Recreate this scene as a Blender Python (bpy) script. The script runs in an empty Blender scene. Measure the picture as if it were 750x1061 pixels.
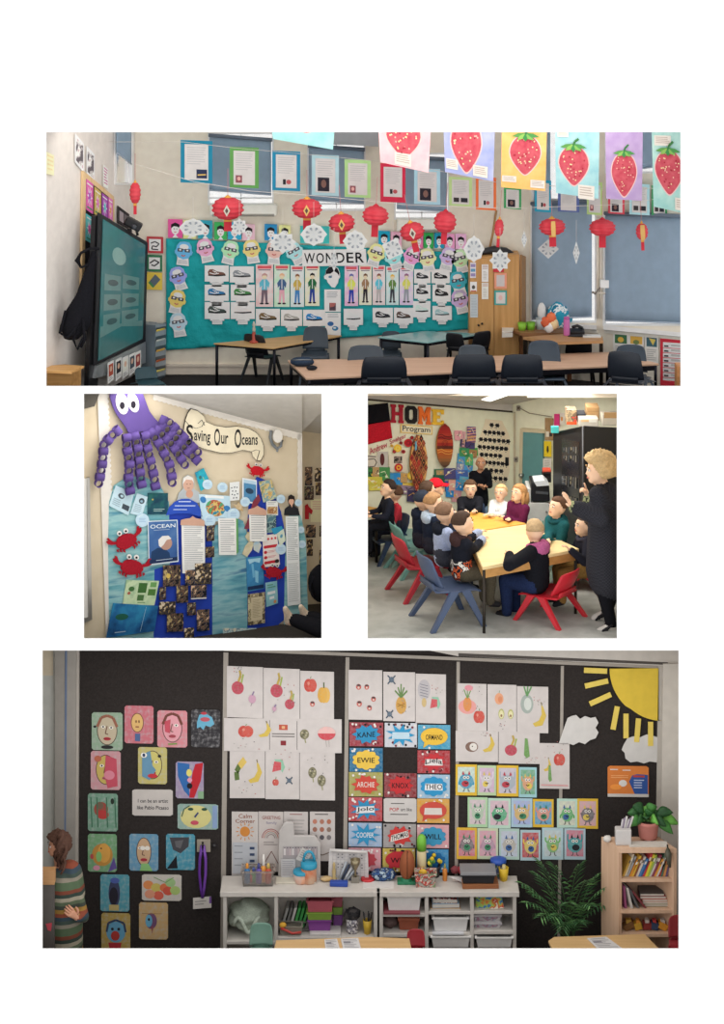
import bpy, bmesh, math, random
from mathutils import Vector as V, Matrix, noise as mnoise
random.seed(7)
SC = bpy.context.scene
COL = SC.collection
PI = math.pi
# ---- camera: a far, level shift-lens view of a white board with four deep openings ----
S = 0.01                       # metres of board per photo pixel
CZ = (1061/2)*S                # board centre height
D, RISE = 22.0, 6.2
CAM = V((0, -D, CZ+RISE))
cd = bpy.data.cameras.new('camera'); cam = bpy.data.objects.new('camera', cd); COL.objects.link(cam)
cam.location = CAM; cam.rotation_euler = (PI/2, 0, 0)
cd.sensor_fit = 'VERTICAL'; cd.sensor_height = 36; cd.sensor_width = 36
cd.lens = 36*(D/S)/1061; cd.shift_y = -(RISE/S)/1061
cd.clip_end = 200
SC.camera = cam
vs = SC.view_settings; vs.view_transform = 'Standard'; vs.look = 'None'; vs.gamma = 1; vs.exposure = 0
try: vs.use_curve_mapping = False
except Exception: pass

def board(px, py): return V(((px-375)*S, 0, (1061-py)*S))
def P(px, py, Y):                                   # point of the place seen at a pixel, Y metres behind the board
    k = (D+Y)/D; B = board(px, py)
    return V((B.x*k, Y, CAM.z+(B.z-CAM.z)*k))
def onz(px, py, z):                                 # point on the level plane z
    B = board(px, py); d = B-CAM
    return CAM + d*((z-CAM.z)/d.z)
class PL:                                           # a plane through a point with a normal towards the viewer
    def __init__(s, p, n): s.p = V(p); s.n = V(n).normalized()
    def at(s, px, py, off=0.0):
        d = board(px, py)-CAM
        return CAM + d*(((s.p+s.n*off-CAM).dot(s.n))/d.dot(s.n))
def WALL(x0, Y0, x1, Y1):
    a = P(x0, 300, Y0); b = P(x1, 300, Y1); e = b-a
    n = V((e.y, -e.x, 0))
    if n.y > 0: n = -n
    return PL((a.x, a.y, 0), n)
def FRONT(Y): return PL((0, Y, 0), (0, -1, 0))

# ---- materials ----
GAIN = 1.0
def lin1(c): return c/12.92 if c <= .04045 else ((c+.055)/1.055)**2.4
def rgb(h, g=None):
    h = h.lstrip('#')
    if len(h) == 3: h = ''.join(c*2 for c in h)
    g = g or GAIN
    return tuple(min(.92, lin1(int(h[i:i+2], 16)/255)/g) for i in (0, 2, 4))+(1,)
MATS = {}
def M(spec):
    key = (spec, GAIN)
    if key in MATS: return MATS[key]
    parts = spec.split(':')
    kind = parts[0] if not parts[0].startswith('#') else 'plain'
    args = parts if parts[0].startswith('#') else parts[1:]
    m = bpy.data.materials.new(kind+'_'+str(len(MATS))); MATS[key] = m
    m.use_nodes = True; nt = m.node_tree; N = nt.nodes; L = nt.links
    b = N['Principled BSDF']
    b.inputs['Roughness'].default_value = .75
    b.inputs['Specular IOR Level'].default_value = .25
    def tex(scale, typ='ShaderNodeTexNoise', stretch=None, detail=3):
        tc = N.new('ShaderNodeTexCoord'); t = N.new(typ); t.inputs['Scale'].default_value = scale
        src = tc.outputs['Object']
        if stretch:
            mp = N.new('ShaderNodeMapping'); mp.inputs['Scale'].default_value = stretch
            L.new(src, mp.inputs[0]); src = mp.outputs[0]
        L.new(src, t.inputs['Vector'])
        if 'Detail' in t.inputs: t.inputs['Detail'].default_value = detail
        return t
    def ramp(fac, stops, interp='LINEAR'):
        r = N.new('ShaderNodeValToRGB'); e = r.color_ramp.elements; r.color_ramp.interpolation = interp
        while len(e) < len(stops): e.new(.5)
        for i, (p, c) in enumerate(stops): e[i].position = p; e[i].color = c
        L.new(fac, r.inputs[0]); L.new(r.outputs[0], b.inputs['Base Color']); return r
    def bump(fac, st, dist=.02):
        bn = N.new('ShaderNodeBump'); bn.inputs['Strength'].default_value = st; bn.inputs['Distance'].default_value = dist
        L.new(fac, bn.inputs['Height']); L.new(bn.outputs[0], b.inputs['Normal'])
    def shade(c, f): return tuple(min(.95, x*f) for x in c[:3])+(1,)
    if kind in ('plain', 'gloss', 'plastic', 'metal', 'cloth', 'skin', 'wall', 'carpet', 'felt', 'glaze', 'crumple', 'hair', 'leaf', 'glow'):
        c = rgb(args[0]); var = .05; sc = 9
        if kind in ('cloth', 'carpet', 'felt', 'hair'): var = .16; sc = 60
        if kind == 'leaf': var = .3; sc = 14
        t = tex(sc); ramp(t.outputs['Fac'], [(.3, shade(c, 1-var)), (.7, shade(c, 1+var))])
        if kind == 'gloss': b.inputs['Roughness'].default_value = .16; b.inputs['Specular IOR Level'].default_value = .5
        if kind == 'plastic': b.inputs['Roughness'].default_value = .42; b.inputs['Specular IOR Level'].default_value = .4
        if kind == 'metal': b.inputs['Metallic'].default_value = .8; b.inputs['Roughness'].default_value = .35
        if kind == 'skin': b.inputs['Roughness'].default_value = .55
        if kind in ('cloth', 'felt', 'carpet'): b.inputs['Roughness'].default_value = .95; b.inputs['Specular IOR Level'].default_value = .08; bump(t.outputs['Fac'], .25, .004)
        if kind == 'wall': bump(tex(40).outputs['Fac'], .08, .004)
        if kind == 'crumple': bump(tex(2.6, detail=5).outputs['Fac'], .8, .12)
        if kind == 'leaf': b.inputs['Roughness'].default_value = .45
        if kind == 'glaze':
            b.inputs['Transmission Weight'].default_value = .85; b.inputs['Roughness'].default_value = .12; b.inputs['IOR'].default_value = 1.15
        if kind == 'glow':
            b.inputs['Emission Color'].default_value = rgb(args[0], 1); b.inputs['Emission Strength'].default_value = float(args[1])
    elif kind == 'wc':          # watercolour wash: two or three colours
        cs = [rgb(a) for a in args if a.startswith('#')]; sc = float(args[-1]) if not args[-1].startswith('#') else 5
        t = tex(sc, detail=5); k = len(cs)-1
        ramp(t.outputs['Fac'], [(.32+.36*i/k, c) for i, c in enumerate(cs)])
    elif kind == 'sea':         # painted waves
        cs = [rgb(a) for a in args]; t = tex(2.2, stretch=(1, 1, 5), detail=6); k = len(cs)-1
        ramp(t.outputs['Fac'], [(.3+.4*i/k, c) for i, c in enumerate(cs)])
    elif kind == 'photo':       # a printed snapshot: patches of several colours
        cs = [rgb(a) for a in args[1:]]; t = tex(float(args[0]), detail=4); k = len(cs)
        ramp(t.outputs['Fac'], [(0 if i == 0 else .36+.28*i/k, c) for i, c in enumerate(cs)], 'CONSTANT')
    elif kind == 'wood':
        c1, c2 = rgb(args[0]), rgb(args[1]); st = {'x': (.6, 8, 8), 'z': (8, 8, .6)}[args[2] if len(args) > 2 else 'x']
        t = tex(3, stretch=st, detail=4); ramp(t.outputs['Fac'], [(.3, c1), (.7, c2)]); b.inputs['Roughness'].default_value = .45
    elif kind == 'stripe':      # woven stripes across z : stripe:scale:c1:c2..
        cs = [rgb(a) for a in args[1:]]
        tc = N.new('ShaderNodeTexCoord'); sx = N.new('ShaderNodeSeparateXYZ'); L.new(tc.outputs['Object'], sx.inputs[0])
        mu = N.new('ShaderNodeMath'); mu.operation = 'MULTIPLY'; mu.inputs[1].default_value = float(args[0]); L.new(sx.outputs['Z'], mu.inputs[0])
        fr = N.new('ShaderNodeMath'); fr.operation = 'FRACT'; L.new(mu.outputs[0], fr.inputs[0]); k = len(cs)
        ramp(fr.outputs[0], [(i/k, c) for i, c in enumerate(cs)], 'CONSTANT'); b.inputs['Roughness'].default_value = .95
    elif kind == 'check':       # woven check cloth
        c1, c2 = rgb(args[0]), rgb(args[1])
        t = tex(float(args[2]), 'ShaderNodeTexChecker'); t.inputs['Color1'].default_value = c1; t.inputs['Color2'].default_value = c2
        L.new(t.outputs['Color'], b.inputs['Base Color']); b.inputs['Roughness'].default_value = .95
    return m

# ---- tags ----
def tag(o, label, cat, group=None, kind=None):
    o['label'] = label; o['category'] = cat
    if group: o['group'] = group
    if kind: o['kind'] = kind
    return o
def thing(name, label, cat, loc, group=None):
    o = bpy.data.objects.new(name, None); COL.objects.link(o); o.location = loc; o.empty_display_size = .1
    return tag(o, label, cat, group)
def rootloc(p):
    while p.parent: p = p.parent
    return V(p.location)

# ---- mesh builder ----
class MB:
    def __init__(s, mtx=None): s.v = []; s.f = []; s.m = []; s.s = []; s.mtx = mtx
    def add(s, vs_, fs, mat, smooth=False):
        o = len(s.v)
        s.v += [(s.mtx @ V(p)) if s.mtx else V(p) for p in vs_]
        s.f += [tuple(i+o for i in f) for f in fs]
        if isinstance(mat, list): s.m += mat
        else: s.m += [mat]*len(fs)
        s.s += [smooth]*len(fs)
    def poly(s, pts, mat): s.add(pts, [tuple(range(len(pts)))], mat)
    def prism(s, pts, dv, mat, side=None):
        n = len(pts); a = [V(p) for p in pts]; b = [p+V(dv) for p in a]
        fs = [tuple(range(n)), tuple(range(2*n-1, n-1, -1))]+[(i, i+n, (i+1) % n+n, (i+1) % n) for i in range(n)]
        s.add(a+b, fs, [mat, side or mat]+[side or mat]*n)
    def hexa(s, p, mat): s.add(p, [(0, 3, 2, 1), (4, 5, 6, 7), (0, 1, 5, 4), (1, 2, 6, 5), (2, 3, 7, 6), (3, 0, 4, 7)], mat)
    def box(s, c, d, mat, R=None):
        c = V(c); h = V(d)/2
        q = [V((x*h.x, y*h.y, z*h.z)) for z in (-1, 1) for x, y in ((-1, -1), (1, -1), (1, 1), (-1, 1))]
        if R: q = [R @ p for p in q]
        s.hexa([c+p for p in q], mat)
    def rings(s, rings, mat, smooth=True, cap=True, closed=True):
        n = len(rings[0]); o = []
        for r in rings: o += list(r)
        fs = []
        for i in range(len(rings)-1):
            for j in range(n if closed else n-1):
                k = (j+1) % n
                fs.append((i*n+j, i*n+k, (i+1)*n+k, (i+1)*n+j))
        if cap:
            fs.append(tuple(range(n-1, -1, -1))); fs.append(tuple((len(rings)-1)*n+j for j in range(n)))
        s.add(o, fs, mat, smooth)
    def tube(s, pts, r, mat, n=8, flat=1.0):
        pts = [V(p) for p in pts]; rs = r if isinstance(r, (list, tuple)) else [r]*len(pts)
        rings = []; up = V((0, 0, 1))
        for i, p in enumerate(pts):
            d = (pts[min(i+1, len(pts)-1)]-pts[max(i-1, 0)]).normalized()
            u = up if abs(d.dot(up)) < .95 else V((0, 1, 0))
            a = d.cross(u).normalized(); b = a.cross(d).normalized()
            rings.append([p+(a*math.cos(2*PI*j/n)+b*math.sin(2*PI*j/n)*flat)*rs[i] for j in range(n)])
        s.rings(rings, mat)
    def lathe(s, prof, c, mat, n=18, ax=None, smooth=True):
        c = V(c); R = V((0, 0, 1)).rotation_difference(V(ax)).to_matrix() if ax else Matrix.Identity(3)
        s.rings([[c+R @ V((r*math.cos(2*PI*j/n), r*math.sin(2*PI*j/n), z)) for j in range(n)] for r, z in prof], mat, smooth)
    def ell(s, c, r, mat, nu=14, nv=10, R=None, fn=None):
        c = V(c); r = (r, r, r) if not isinstance(r, (tuple, list)) else r; rr = []
        for i in range(nv+1):
            t = PI*i/nv; st, ct = max(math.sin(t), 1e-4), -math.cos(t); ring = []
            for j in range(nu):
                d = V((st*math.cos(2*PI*j/nu), st*math.sin(2*PI*j/nu), ct)); k = fn(d) if fn else 1
                p = V((d.x*r[0]*k, d.y*r[1]*k, d.z*r[2]*k))
                if R: p = R @ p
                ring.append(c+p)
            rr.append(ring)
        s.rings(rr, mat)
    def cap(s, a, b, ra, rb, mat, n=12):
        a, b = V(a), V(b); d = b-a; L = max(d.length, 1e-5); d = d/L; prof = []
        for i in range(5): t = PI/2*i/4; prof.append((max(ra*math.sin(t), 1e-4), -ra*math.cos(t)))
        for i in range(5): t = PI/2*i/4; prof.append((max(rb*math.cos(t), 1e-4), L+rb*math.sin(t)))
        R = V((0, 0, 1)).rotation_difference(d).to_matrix()
        s.rings([[a+R @ V((r*math.cos(2*PI*j/n), r*math.sin(2*PI*j/n), z)) for j in range(n)] for r, z in prof], mat)
    def sheet(s, fn, nu, nv, th, mat):                # a surface fn(u,v) -> point with real thickness along its normal
        def nrm(u, v):
            e = 1e-3; return (fn(u+e, v)-fn(u-e, v)).cross(fn(u, v+e)-fn(u, v-e)).normalized()
        top = [[fn(i/nu, j/nv) for j in range(nv+1)] for i in range(nu+1)]
        bot = [[top[i][j]-nrm(i/nu, j/nv)*th for j in range(nv+1)] for i in range(nu+1)]
        W = nv+1; o = (nu+1)*W; vs_ = sum(top, [])+sum(bot, []); fs = []
        for i in range(nu):
            for j in range(nv):
                a = i*W+j; fs.append((a, a+W, a+W+1, a+1)); fs.append((o+a, o+a+1, o+a+W+1, o+a+W))
        for j in range(nv): a = j; fs.append((a, a+1, o+a+1, o+a)); a = nu*W+j; fs.append((a+1, a, o+a, o+a+1))
        for i in range(nu): a = i*W; fs.append((a+W, a, o+a, o+a+W)); a = i*W+nv; fs.append((a, a+W, o+a+W, o+a))
        s.add(vs_, fs, mat, True)
    def build(s, name, parent=None, bevel=0, kind=None, loc=None):
        if parent: o0 = rootloc(parent)
        elif loc is not None: o0 = V(loc)
        else:
            xs = [p.x for p in s.v]; ys = [p.y for p in s.v]; zs = [p.z for p in s.v]
            o0 = V(((min(xs)+max(xs))/2, (min(ys)+max(ys))/2, min(zs)))
        me = bpy.data.meshes.new(name)
        me.from_pydata([p-o0 for p in s.v], [], s.f)
        names = []
        for m in s.m:
            if m not in names: names.append(m)
        for m in names: me.materials.append(M(m))
        idx = {m: i for i, m in enumerate(names)}
        me.polygons.foreach_set('material_index', [idx[m] for m in s.m])
        me.polygons.foreach_set('use_smooth', s.s)
        me.update()
        o = bpy.data.objects.new(name, me); COL.objects.link(o)
        if parent: o.parent = parent
        else: o.location = o0
        if bevel:
            bv = o.modifiers.new('bevel', 'BEVEL'); bv.width = bevel; bv.segments = 2; bv.limit_method = 'ANGLE'
        if kind: o['kind'] = kind
        return o

# ---- lettering ----
TXT = {}
def textmesh(t):
    if t in TXT: return TXT[t]
    c = bpy.data.curves.new('t', 'FONT'); c.body = t; c.offset = .012; c.resolution_u = 3
    o = bpy.data.objects.new('t', c); COL.objects.link(o)
    dg = bpy.context.evaluated_depsgraph_get(); dg.update()
    me = bpy.data.meshes.new_from_object(o.evaluated_get(dg))
    vs_ = [(v.co.x, v.co.y) for v in me.vertices]; fs = [tuple(p.vertices) for p in me.polygons]
    bpy.data.objects.remove(o); bpy.data.curves.remove(c); bpy.data.meshes.remove(me)
    x0 = min(v[0] for v in vs_); x1 = max(v[0] for v in vs_); y0 = min(v[1] for v in vs_); y1 = max(v[1] for v in vs_)
    TXT[t] = ([((x-x0)/(x1-x0), (y-y0)/(y1-y0)) for x, y in vs_], fs); return TXT[t]

# ---- drawing on flat things: u runs right, v runs DOWN, both 0..1 over the sheet ----
def ELL(u, v, a, b, rot=0, n=18, k=1.0):
    c, s_ = math.cos(rot), math.sin(rot)
    return [(u+(a*math.cos(t)*c-b*math.sin(t)*s_*k), v+(a*math.cos(t)*s_/k+b*math.sin(t)*c)) for t in (2*PI*i/n for i in range(n))]
def BURST(u, v, a, b, n=12, inner=.68, seed=1):
    r = random.Random(seed); q = []
    for i in range(2*n):
        f = (1 if i % 2 == 0 else inner)*r.uniform(.88, 1.06); t = PI*i/n
        q.append((u+a*f*math.cos(t), v+b*f*math.sin(t)))
    return q
def CLOUD(u, v, a, b, n=9, amp=.12):
    return [(u+a*(1+amp*abs(math.sin(n*t/2))-amp)*math.cos(t), v+b*(1+amp*abs(math.sin(n*t/2))-amp)*math.sin(t)) for t in (2*PI*i/72 for i in range(72))]
STEP = .0012
def draw(mb, mp, items, off):
    for it in items:
        off += STEP*.35; k, col = it[0], it[1]
        if k == 'p': mb.poly([mp(u, v, off) for u, v in it[2]], col)
        elif k == 'e': mb.poly([mp(u, v, off) for u, v in ELL(*it[2:])], col)
        elif k == 'r': u0, v0, u1, v1 = it[2:6]; mb.poly([mp(*q, off) for q in ((u0, v0), (u1, v0), (u1, v1), (u0, v1))], col)
        elif k == 'l':
            pts, w = it[2], it[3]; asp = it[4] if len(it) > 4 else 1
            for (a, b), (c, d) in zip(pts, pts[1:]):
                dx, dy = c-a, (d-b)/asp; L = math.hypot(dx, dy) or 1; nx, ny = -dy/L*w/2, dx/L*w/2*asp
                mb.poly([mp(a+nx, b+ny, off), mp(c+nx, d+ny, off), mp(c-nx, d-ny, off), mp(a-nx, b-ny, off)], col)
        elif k == 'n':
            u0, v0, u1, v1, n = it[2:7]; r = random.Random(n*7+int(100*u0)); h = (v1-v0)/n
            for i in range(n):
                e = u1-(u1-u0)*r.choice((0, 0, .05, .12, .3)); y = v0+i*h
                mb.poly([mp(*q, off) for q in ((u0, y), (e, y), (e, y+h*.38), (u0, y+h*.38))], col)
        elif k == 't':
            t, u0, v0, u1, v1 = it[2:7]; sl = it[7] if len(it) > 7 else 0; bow = it[8] if len(it) > 8 else 0
            vv, ff = textmesh(t); H = v1-v0
            mb.add([mp(u0+(u1-u0)*x, v1-H*y+sl*(x-.5)-bow*(1-(2*x-1)**2), off) for x, y in vv], ff, col)
def bil(pl, q):
    def mp(u, v, off=0):
        x = (q[0][0]*(1-u)+q[1][0]*u)*(1-v)+(q[3][0]*(1-u)+q[2][0]*u)*v
        y = (q[0][1]*(1-u)+q[1][1]*u)*(1-v)+(q[3][1]*(1-u)+q[2][1]*u)*v
        return pl.at(x, y, off)
    return mp
def Q(x0, y0, x1, y1, sk=0, rot=0):
    """pixel rectangle -> corner quad; sk lowers the right side; rot in degrees"""
    q = [(x0, y0), (x1, y0+sk), (x1, y1+sk), (x0, y1)]
    if rot:
        cx, cy = (x0+x1)/2, (y0+y1)/2; c, s_ = math.cos(math.radians(rot)), math.sin(math.radians(rot))
        q = [(cx+(x-cx)*c-(y-cy)*s_, cy+(x-cx)*s_+(y-cy)*c) for x, y in q]
    return q
RECT = [(0, 0), (1, 0), (1, 1), (0, 1)]
SOFT = [(.06, 0), (.94, 0), (1, .05), (1, .95), (.94, 1), (.06, 1), (0, .95), (0, .05)]
def flat(mb, pl, q, off, col, items=(), outline=RECT, th=.006, edge=None):
    mp = bil(pl, q)
    mb.prism([mp(u, v, off) for u, v in outline], pl.n*-th, col, edge)
    draw(mb, mp, items, off)
def sheet(name, label, cat, pl, q, off, col, items=(), group=None, outline=RECT, th=.006, parent=None, parts=()):
    """one flat pinned thing; parts = [(part_name, (u0,v0,u1,v1), colour, items)] become children"""
    mb = MB()
    if not parts:
        flat(mb, pl, q, off, col, items, outline, th); o = mb.build(name, parent)
        return o if parent else tag(o, label, cat, group)
    mp = bil(pl, q); root = thing(name, label, cat, mp(.5, 1, off-th), group)
    flat(mb, pl, q, off, col, items, outline, th); mb.build(parts[0][0], root)
    for i, (pn, r, c, its) in enumerate(parts[1:]):
        m2 = MB(); u0, v0, u1, v1 = r
        sub = lambda u, v, of, r=r: mp(r[0]+(r[2]-r[0])*u, r[1]+(r[3]-r[1])*v, of)
        o2 = off+.004*(i+1)
        m2.prism([sub(u, v, o2) for u, v in RECT], pl.n*-.003, c); draw(m2, sub, its, o2); m2.build(pn, root)
    return root
def pix_poly(pl, pts, off, th, mb, col, edge=None):
    mb.prism([pl.at(x, y, off) for x, y in pts], pl.n*-th, col, edge)
def struct(name, mb, **k): return mb.build(name, kind='structure', **k)

def chair(pos, yaw, s, col, lb, name='plastic_chair', group=None, zfloor=None, legcol=None, ztop=None, ratio=None, lw=1):
    """moulded school chair (0.42 wide, seat 0.43 high, back 0.80 high at s=1), facing -y at yaw 0; ztop fits the height between floor and backrest top"""
    pos = V(pos); rt = thing(name, lb, 'chair', pos, group); c = 'plastic:'+col; lc = 'plastic:'+(legcol or col)
    hb, hs = .365*s, .435*s
    if ztop is not None:
        H = ztop-pos.z
        if ratio: hb = ratio*H
        if H-hb < .06*s: hb = H-.06*s
        hs = H-hb
    R = Matrix.Rotation(yaw, 3, 'Z')
    def W(x, y, z):                                  # z: 0 floor, .435 seat, .80 top
        zz = z/.435*hs if z <= .435 else hs+(z-.435)/.365*hb
        return pos+R @ V((x*s, y*s, 0))+V((0, 0, zz))
    m = MB(); m.sheet(lambda u, v: W((u-.5)*(.42-.04*v), -.21+.42*v, .43-.018*math.sin(PI*v)-.035*max(0, .14-v)/.14), 10, 10, .014*s, c); m.build('seat', rt)
    m = MB()
    def bk(u, v):
        r = abs(u-.5)*2; w_ = .40-.05*v**2
        if v > .8: w_ *= 1-.10*((v-.8)/.2)**2
        return W((u-.5)*w_, .185+.1*v-.045*r**2+.012*math.sin(PI*v), .47+.33*v-.03*r**4*max(0, v-.5)*2)
    m.sheet(bk, 12, 12, .014*s, c); m.build('backrest', rt)
    m = MB(); m.sheet(lambda u, v: W((u-.5)*.3, .195+.02*v, .425+.075*v), 4, 3, .016*s, c); m.build('back_bracket', rt)
    for sx in (-1, 1):
        for y0, y1 in ((-.06, -.22), (.04, .27)):
            a = W(sx*.2, y0, .42); b = W(sx*.245, y1, 0)
            if zfloor: b = V((b.x, b.y, max(b.z, min(zfloor(b)+.003, a.z-.01)))) if zfloor(b) > b.z else V((b.x, b.y, b.z))
            ex, ey = R @ V((s, 0, 0)), R @ V((0, s, 0)); sq = ((-.5, -1), (.5, -1), (.5, 1), (-.5, 1)); m = MB()
            m.rings([[p+ex*x*.035*f*lw+ey*y*.03*g*lw for x, y in sq] for p, f, g in ((a, 1, 1.1), ((a+b)/2, 1, .8), (b, .95, .6))], lc, False); m.build('leg', rt, .004*s)
    return rt
# ================= people =================
def remesh(mb, voxel, smooth=3):
    me = bpy.data.meshes.new('t'); me.from_pydata(mb.v, [], mb.f); o = bpy.data.objects.new('t', me); COL.objects.link(o)
    r = o.modifiers.new('r', 'REMESH'); r.mode = 'VOXEL'; r.voxel_size = voxel
    if smooth: k = o.modifiers.new('s', 'SMOOTH'); k.factor = .5; k.iterations = smooth
    dg = bpy.context.evaluated_depsgraph_get(); dg.update(); ev = bpy.data.meshes.new_from_object(o.evaluated_get(dg))
    vs_ = [v.co.copy() for v in ev.vertices]; fs = [tuple(p.vertices) for p in ev.polygons]
    bpy.data.objects.remove(o); bpy.data.meshes.remove(me); bpy.data.meshes.remove(ev); return vs_, fs
class Body:
    """primitives melted into one skin, each face coloured by the primitive it came from"""
    def __init__(s): s.mb = MB(); s.pr = []; s.rules = []
    def cap(s, a, b, ra, rb, mat): a, b = V(a), V(b); s.mb.cap(a, b, ra, rb, mat, 14); s.pr.append(('c', a, b, ra, rb, mat))
    def ell(s, c, r, mat, R=None): c = V(c); s.mb.ell(c, r, mat, 18, 12, R); s.pr.append(('e', c, r, R.inverted() if R else None, 0, mat))
    def near(s, p):
        best = 9e9; mt = None
        for k, a, b, ra, rb, mat in s.pr:
            if k == 'c':
                d = b-a; t = max(0, min(1, (p-a).dot(d)/max(d.length_squared, 1e-9))); q = (p-a-d*t).length-(ra+(rb-ra)*t)
            else:
                e = p-a
                if ra: e = ra @ e
                q = (V((e.x/b[0], e.y/b[1], e.z/b[2])).length-1)*min(b)
            if q < best: best = q; mt = mat
        return mt(p) if callable(mt) else mt
    def skin(s, voxel):
        vs_, fs = remesh(s.mb, voxel); out = MB()
        out.add(vs_, fs, [s.near(sum((vs_[i] for i in f), V())/len(f)) for f in fs], True); return out
def hand(B, out_jobs, w, d, nrm, sz, skin, curl=.5, side=1, point=False):
    """palm into the body B, five finger chains queued in out_jobs; d: finger direction, nrm: back of the hand, sz: hand length"""
    w, d, nrm = V(w), V(d).normalized(), V(nrm); nrm = (nrm-d*nrm.dot(d)).normalized(); a = d.cross(nrm).normalized()*side
    pw = sz*.2
    for f in (-.8, -.25, .25, .8): B.cap(w+a*f*pw*.5+d*sz*.02, w+a*f*pw+d*sz*.5, sz*.085, sz*.08, skin)
    for i, (f, L) in enumerate(((-.85, .40), (-.28, .47), (.28, .44), (.85, .34))):
        p = w+a*f*pw+d*sz*.46; pts = [p]; ang = 0; cu = curl if not (point and i == 0) else .05
        if point and i > 0: cu = 1.15
        for k in range(3):
            ang += cu*.75; p = p+(d*math.cos(ang)-nrm*math.sin(ang)+a*f*.06)*sz*L/3*(1.1-.1*k); pts.append(p)
        out_jobs.append((pts, [sz*.062, sz*.058, sz*.052, sz*.04]))
    p = w-a*pw*.7+d*sz*.12; t1 = p+(d*.6-a*.75-nrm*.2).normalized()*sz*.22; t2 = t1+(d*.85-a*.25-nrm*.3).normalized()*sz*.18
    out_jobs.append(([p, t1, t2], [sz*.085, sz*.07, sz*.045]))
SEAT = dict(pelvis=(0, 0, .06), spine=(0, .01, .17), chest=(0, .0, .26), neck=(0, -.01, .335), shl=(.1, 0, .305), shr=(-.1, 0, .305), ell=(.135, -.06, .165), elr=(-.135, -.06, .165), wrl=(.07, -.2, .175), wrr=(-.07, -.2, .175),
            hil=(.045, -.01, .055), hir=(-.045, -.01, .055), knl=(.065, -.235, .05), knr=(-.065, -.235, .05), anl=(.06, -.225, -.19), anr=(-.06, -.225, -.19), tol=(.065, -.3, -.22), tor=(-.065, -.3, -.22))
def person(label, pos, yaw, s, shirt, legs, shoes='#1c1c20', skin='#e2b89a', hair='#5a4230', style='short', hd=.165, look=(0, 0, 0), pose=None, joints=None, cuff=None, group=None, hood=None, hat=None, fat=1.0, curl=.45, hands=None, sleeve=None, voxel=None, mouth='#b0665a', coat=None, parts=(), neckcol=None, headlift=0, body=None, lower=True):
    pos = V(pos); T = Matrix.Translation(pos) @ Matrix.Rotation(yaw, 4, 'Z') @ Matrix.Scale(s, 4)
    J = {k: T @ V(v) for k, v in {**SEAT, **(pose or {})}.items()} if joints is None else {k: V(v) for k, v in joints.items()}
    rt = thing('person', label, 'person', pos, group)
    sk = 'skin:'+skin; B = Body(); q = s*fat; sh = shirt; lg = legs; so = shoes; sl = sleeve or sh
    fw = Matrix.Rotation(yaw, 3, 'Z'); RF = fw
    B.ell((J['pelvis']+J['spine'])/2, (.085*q, .068*q, .085*q), coat or (lg if not callable(lg) else sh), RF)
    B.ell(J['pelvis'], (.085*q, .07*q, .065*q), coat or lg, RF)
    B.ell((J['spine']+J['chest'])/2, (.092*q, .066*q, .1*q), sh, RF); B.ell(J['chest'], (.1*q, .068*q, .08*q), sh, RF)
    B.cap(J['shl'], J['shr'], .042*q, .042*q, sh); B.cap(J['pelvis'], J['chest'], .07*q, .07*q, sh)
    for a in 'lr':
        B.cap(J['sh'+a], J['el'+a], .041*q, .033*q, sl); wd = (J['wr'+a]-J['el'+a])
        B.cap(J['el'+a], J['el'+a]+wd*.88, .034*q, .027*q, sl); B.cap(J['el'+a]+wd*.86, J['wr'+a], .019*s, .017*s, sk)
        if cuff: B.cap(J['el'+a]+wd*.7, J['el'+a]+wd*.88, .034*q, .034*q, cuff)
        if lower:
            B.cap(J['hi'+a], J['kn'+a], .058*q, .043*q, lg); B.cap(J['kn'+a], J['an'+a], .042*q, .03*q, lg)
            f = (J['to'+a]-J['an'+a]); B.cap(J['an'+a]+V((0, 0, -.012*s)), J['to'+a], .03*s, .025*s, so)
    if body: body(B, J)
    H = hd*s; Rh = fw @ Matrix.Rotation(math.radians(look[0]), 3, 'Z') @ Matrix.Rotation(math.radians(-look[1]), 3, 'X') @ Matrix.Rotation(math.radians(look[2]), 3, 'Y')
    hc = J['head'] if 'head' in J else J['neck']+Rh @ V((0, -.06*H, .60*H+headlift*s))
    def h(x, y, z): return hc+Rh @ V((x*H, y*H, z*H))
    B.cap(J['chest']+(J['neck']-J['chest'])*.5, h(0, .02, -.2), .034*s, .03*s, neckcol or sk)
    B.ell(h(0, .03, .06), (.385*H, .45*H, .43*H), sk, Rh); B.ell(h(0, -.1, -.2), (.29*H, .32*H, .3*H), sk, Rh)
    B.cap(h(0, -.39, .02), h(0, -.45, -.11), .04*H, .06*H, sk); B.cap(h(-.1, -.3, -.36), h(.1, -.3, -.36), .1*H, .1*H, sk)
    for sx in (-1, 1): B.ell(h(sx*.385, .04, -.04), (.05*H, .09*H, .13*H), sk, Rh)
    jobs = []
    for a, sd in (('l', 1), ('r', -1)):
        hp = (hands or {}).get(a, {}); d = hp.get('d') or (J['wr'+a]-J['el'+a]); n = hp.get('n') or V((0, 0, 1))
        hand(B, jobs, J['wr'+a], V(d), V(n), hp.get('sz', .095)*s, sk, hp.get('curl', curl), hp.get('side', sd), hp.get('point', False))
    out = B.skin(voxel or .0115*s)
    for pts, rs in jobs: out.tube(pts, rs, sk, 7)
    for sx in (-1, 1):
        out.ell(h(sx*.155, -.385, .05), (.07*H, .035*H, .042*H), '#e8e4e0', 10, 8, Rh); out.ell(h(sx*.15, -.412, .05), (.036*H, .016*H, .038*H), '#2c2420', 8, 6, Rh)
        out.tube([h(sx*.07, -.43, .145), h(sx*.16, -.43, .17), h(sx*.24, -.385, .14)], .018*H, 'hair:'+hair, 6)
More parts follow.
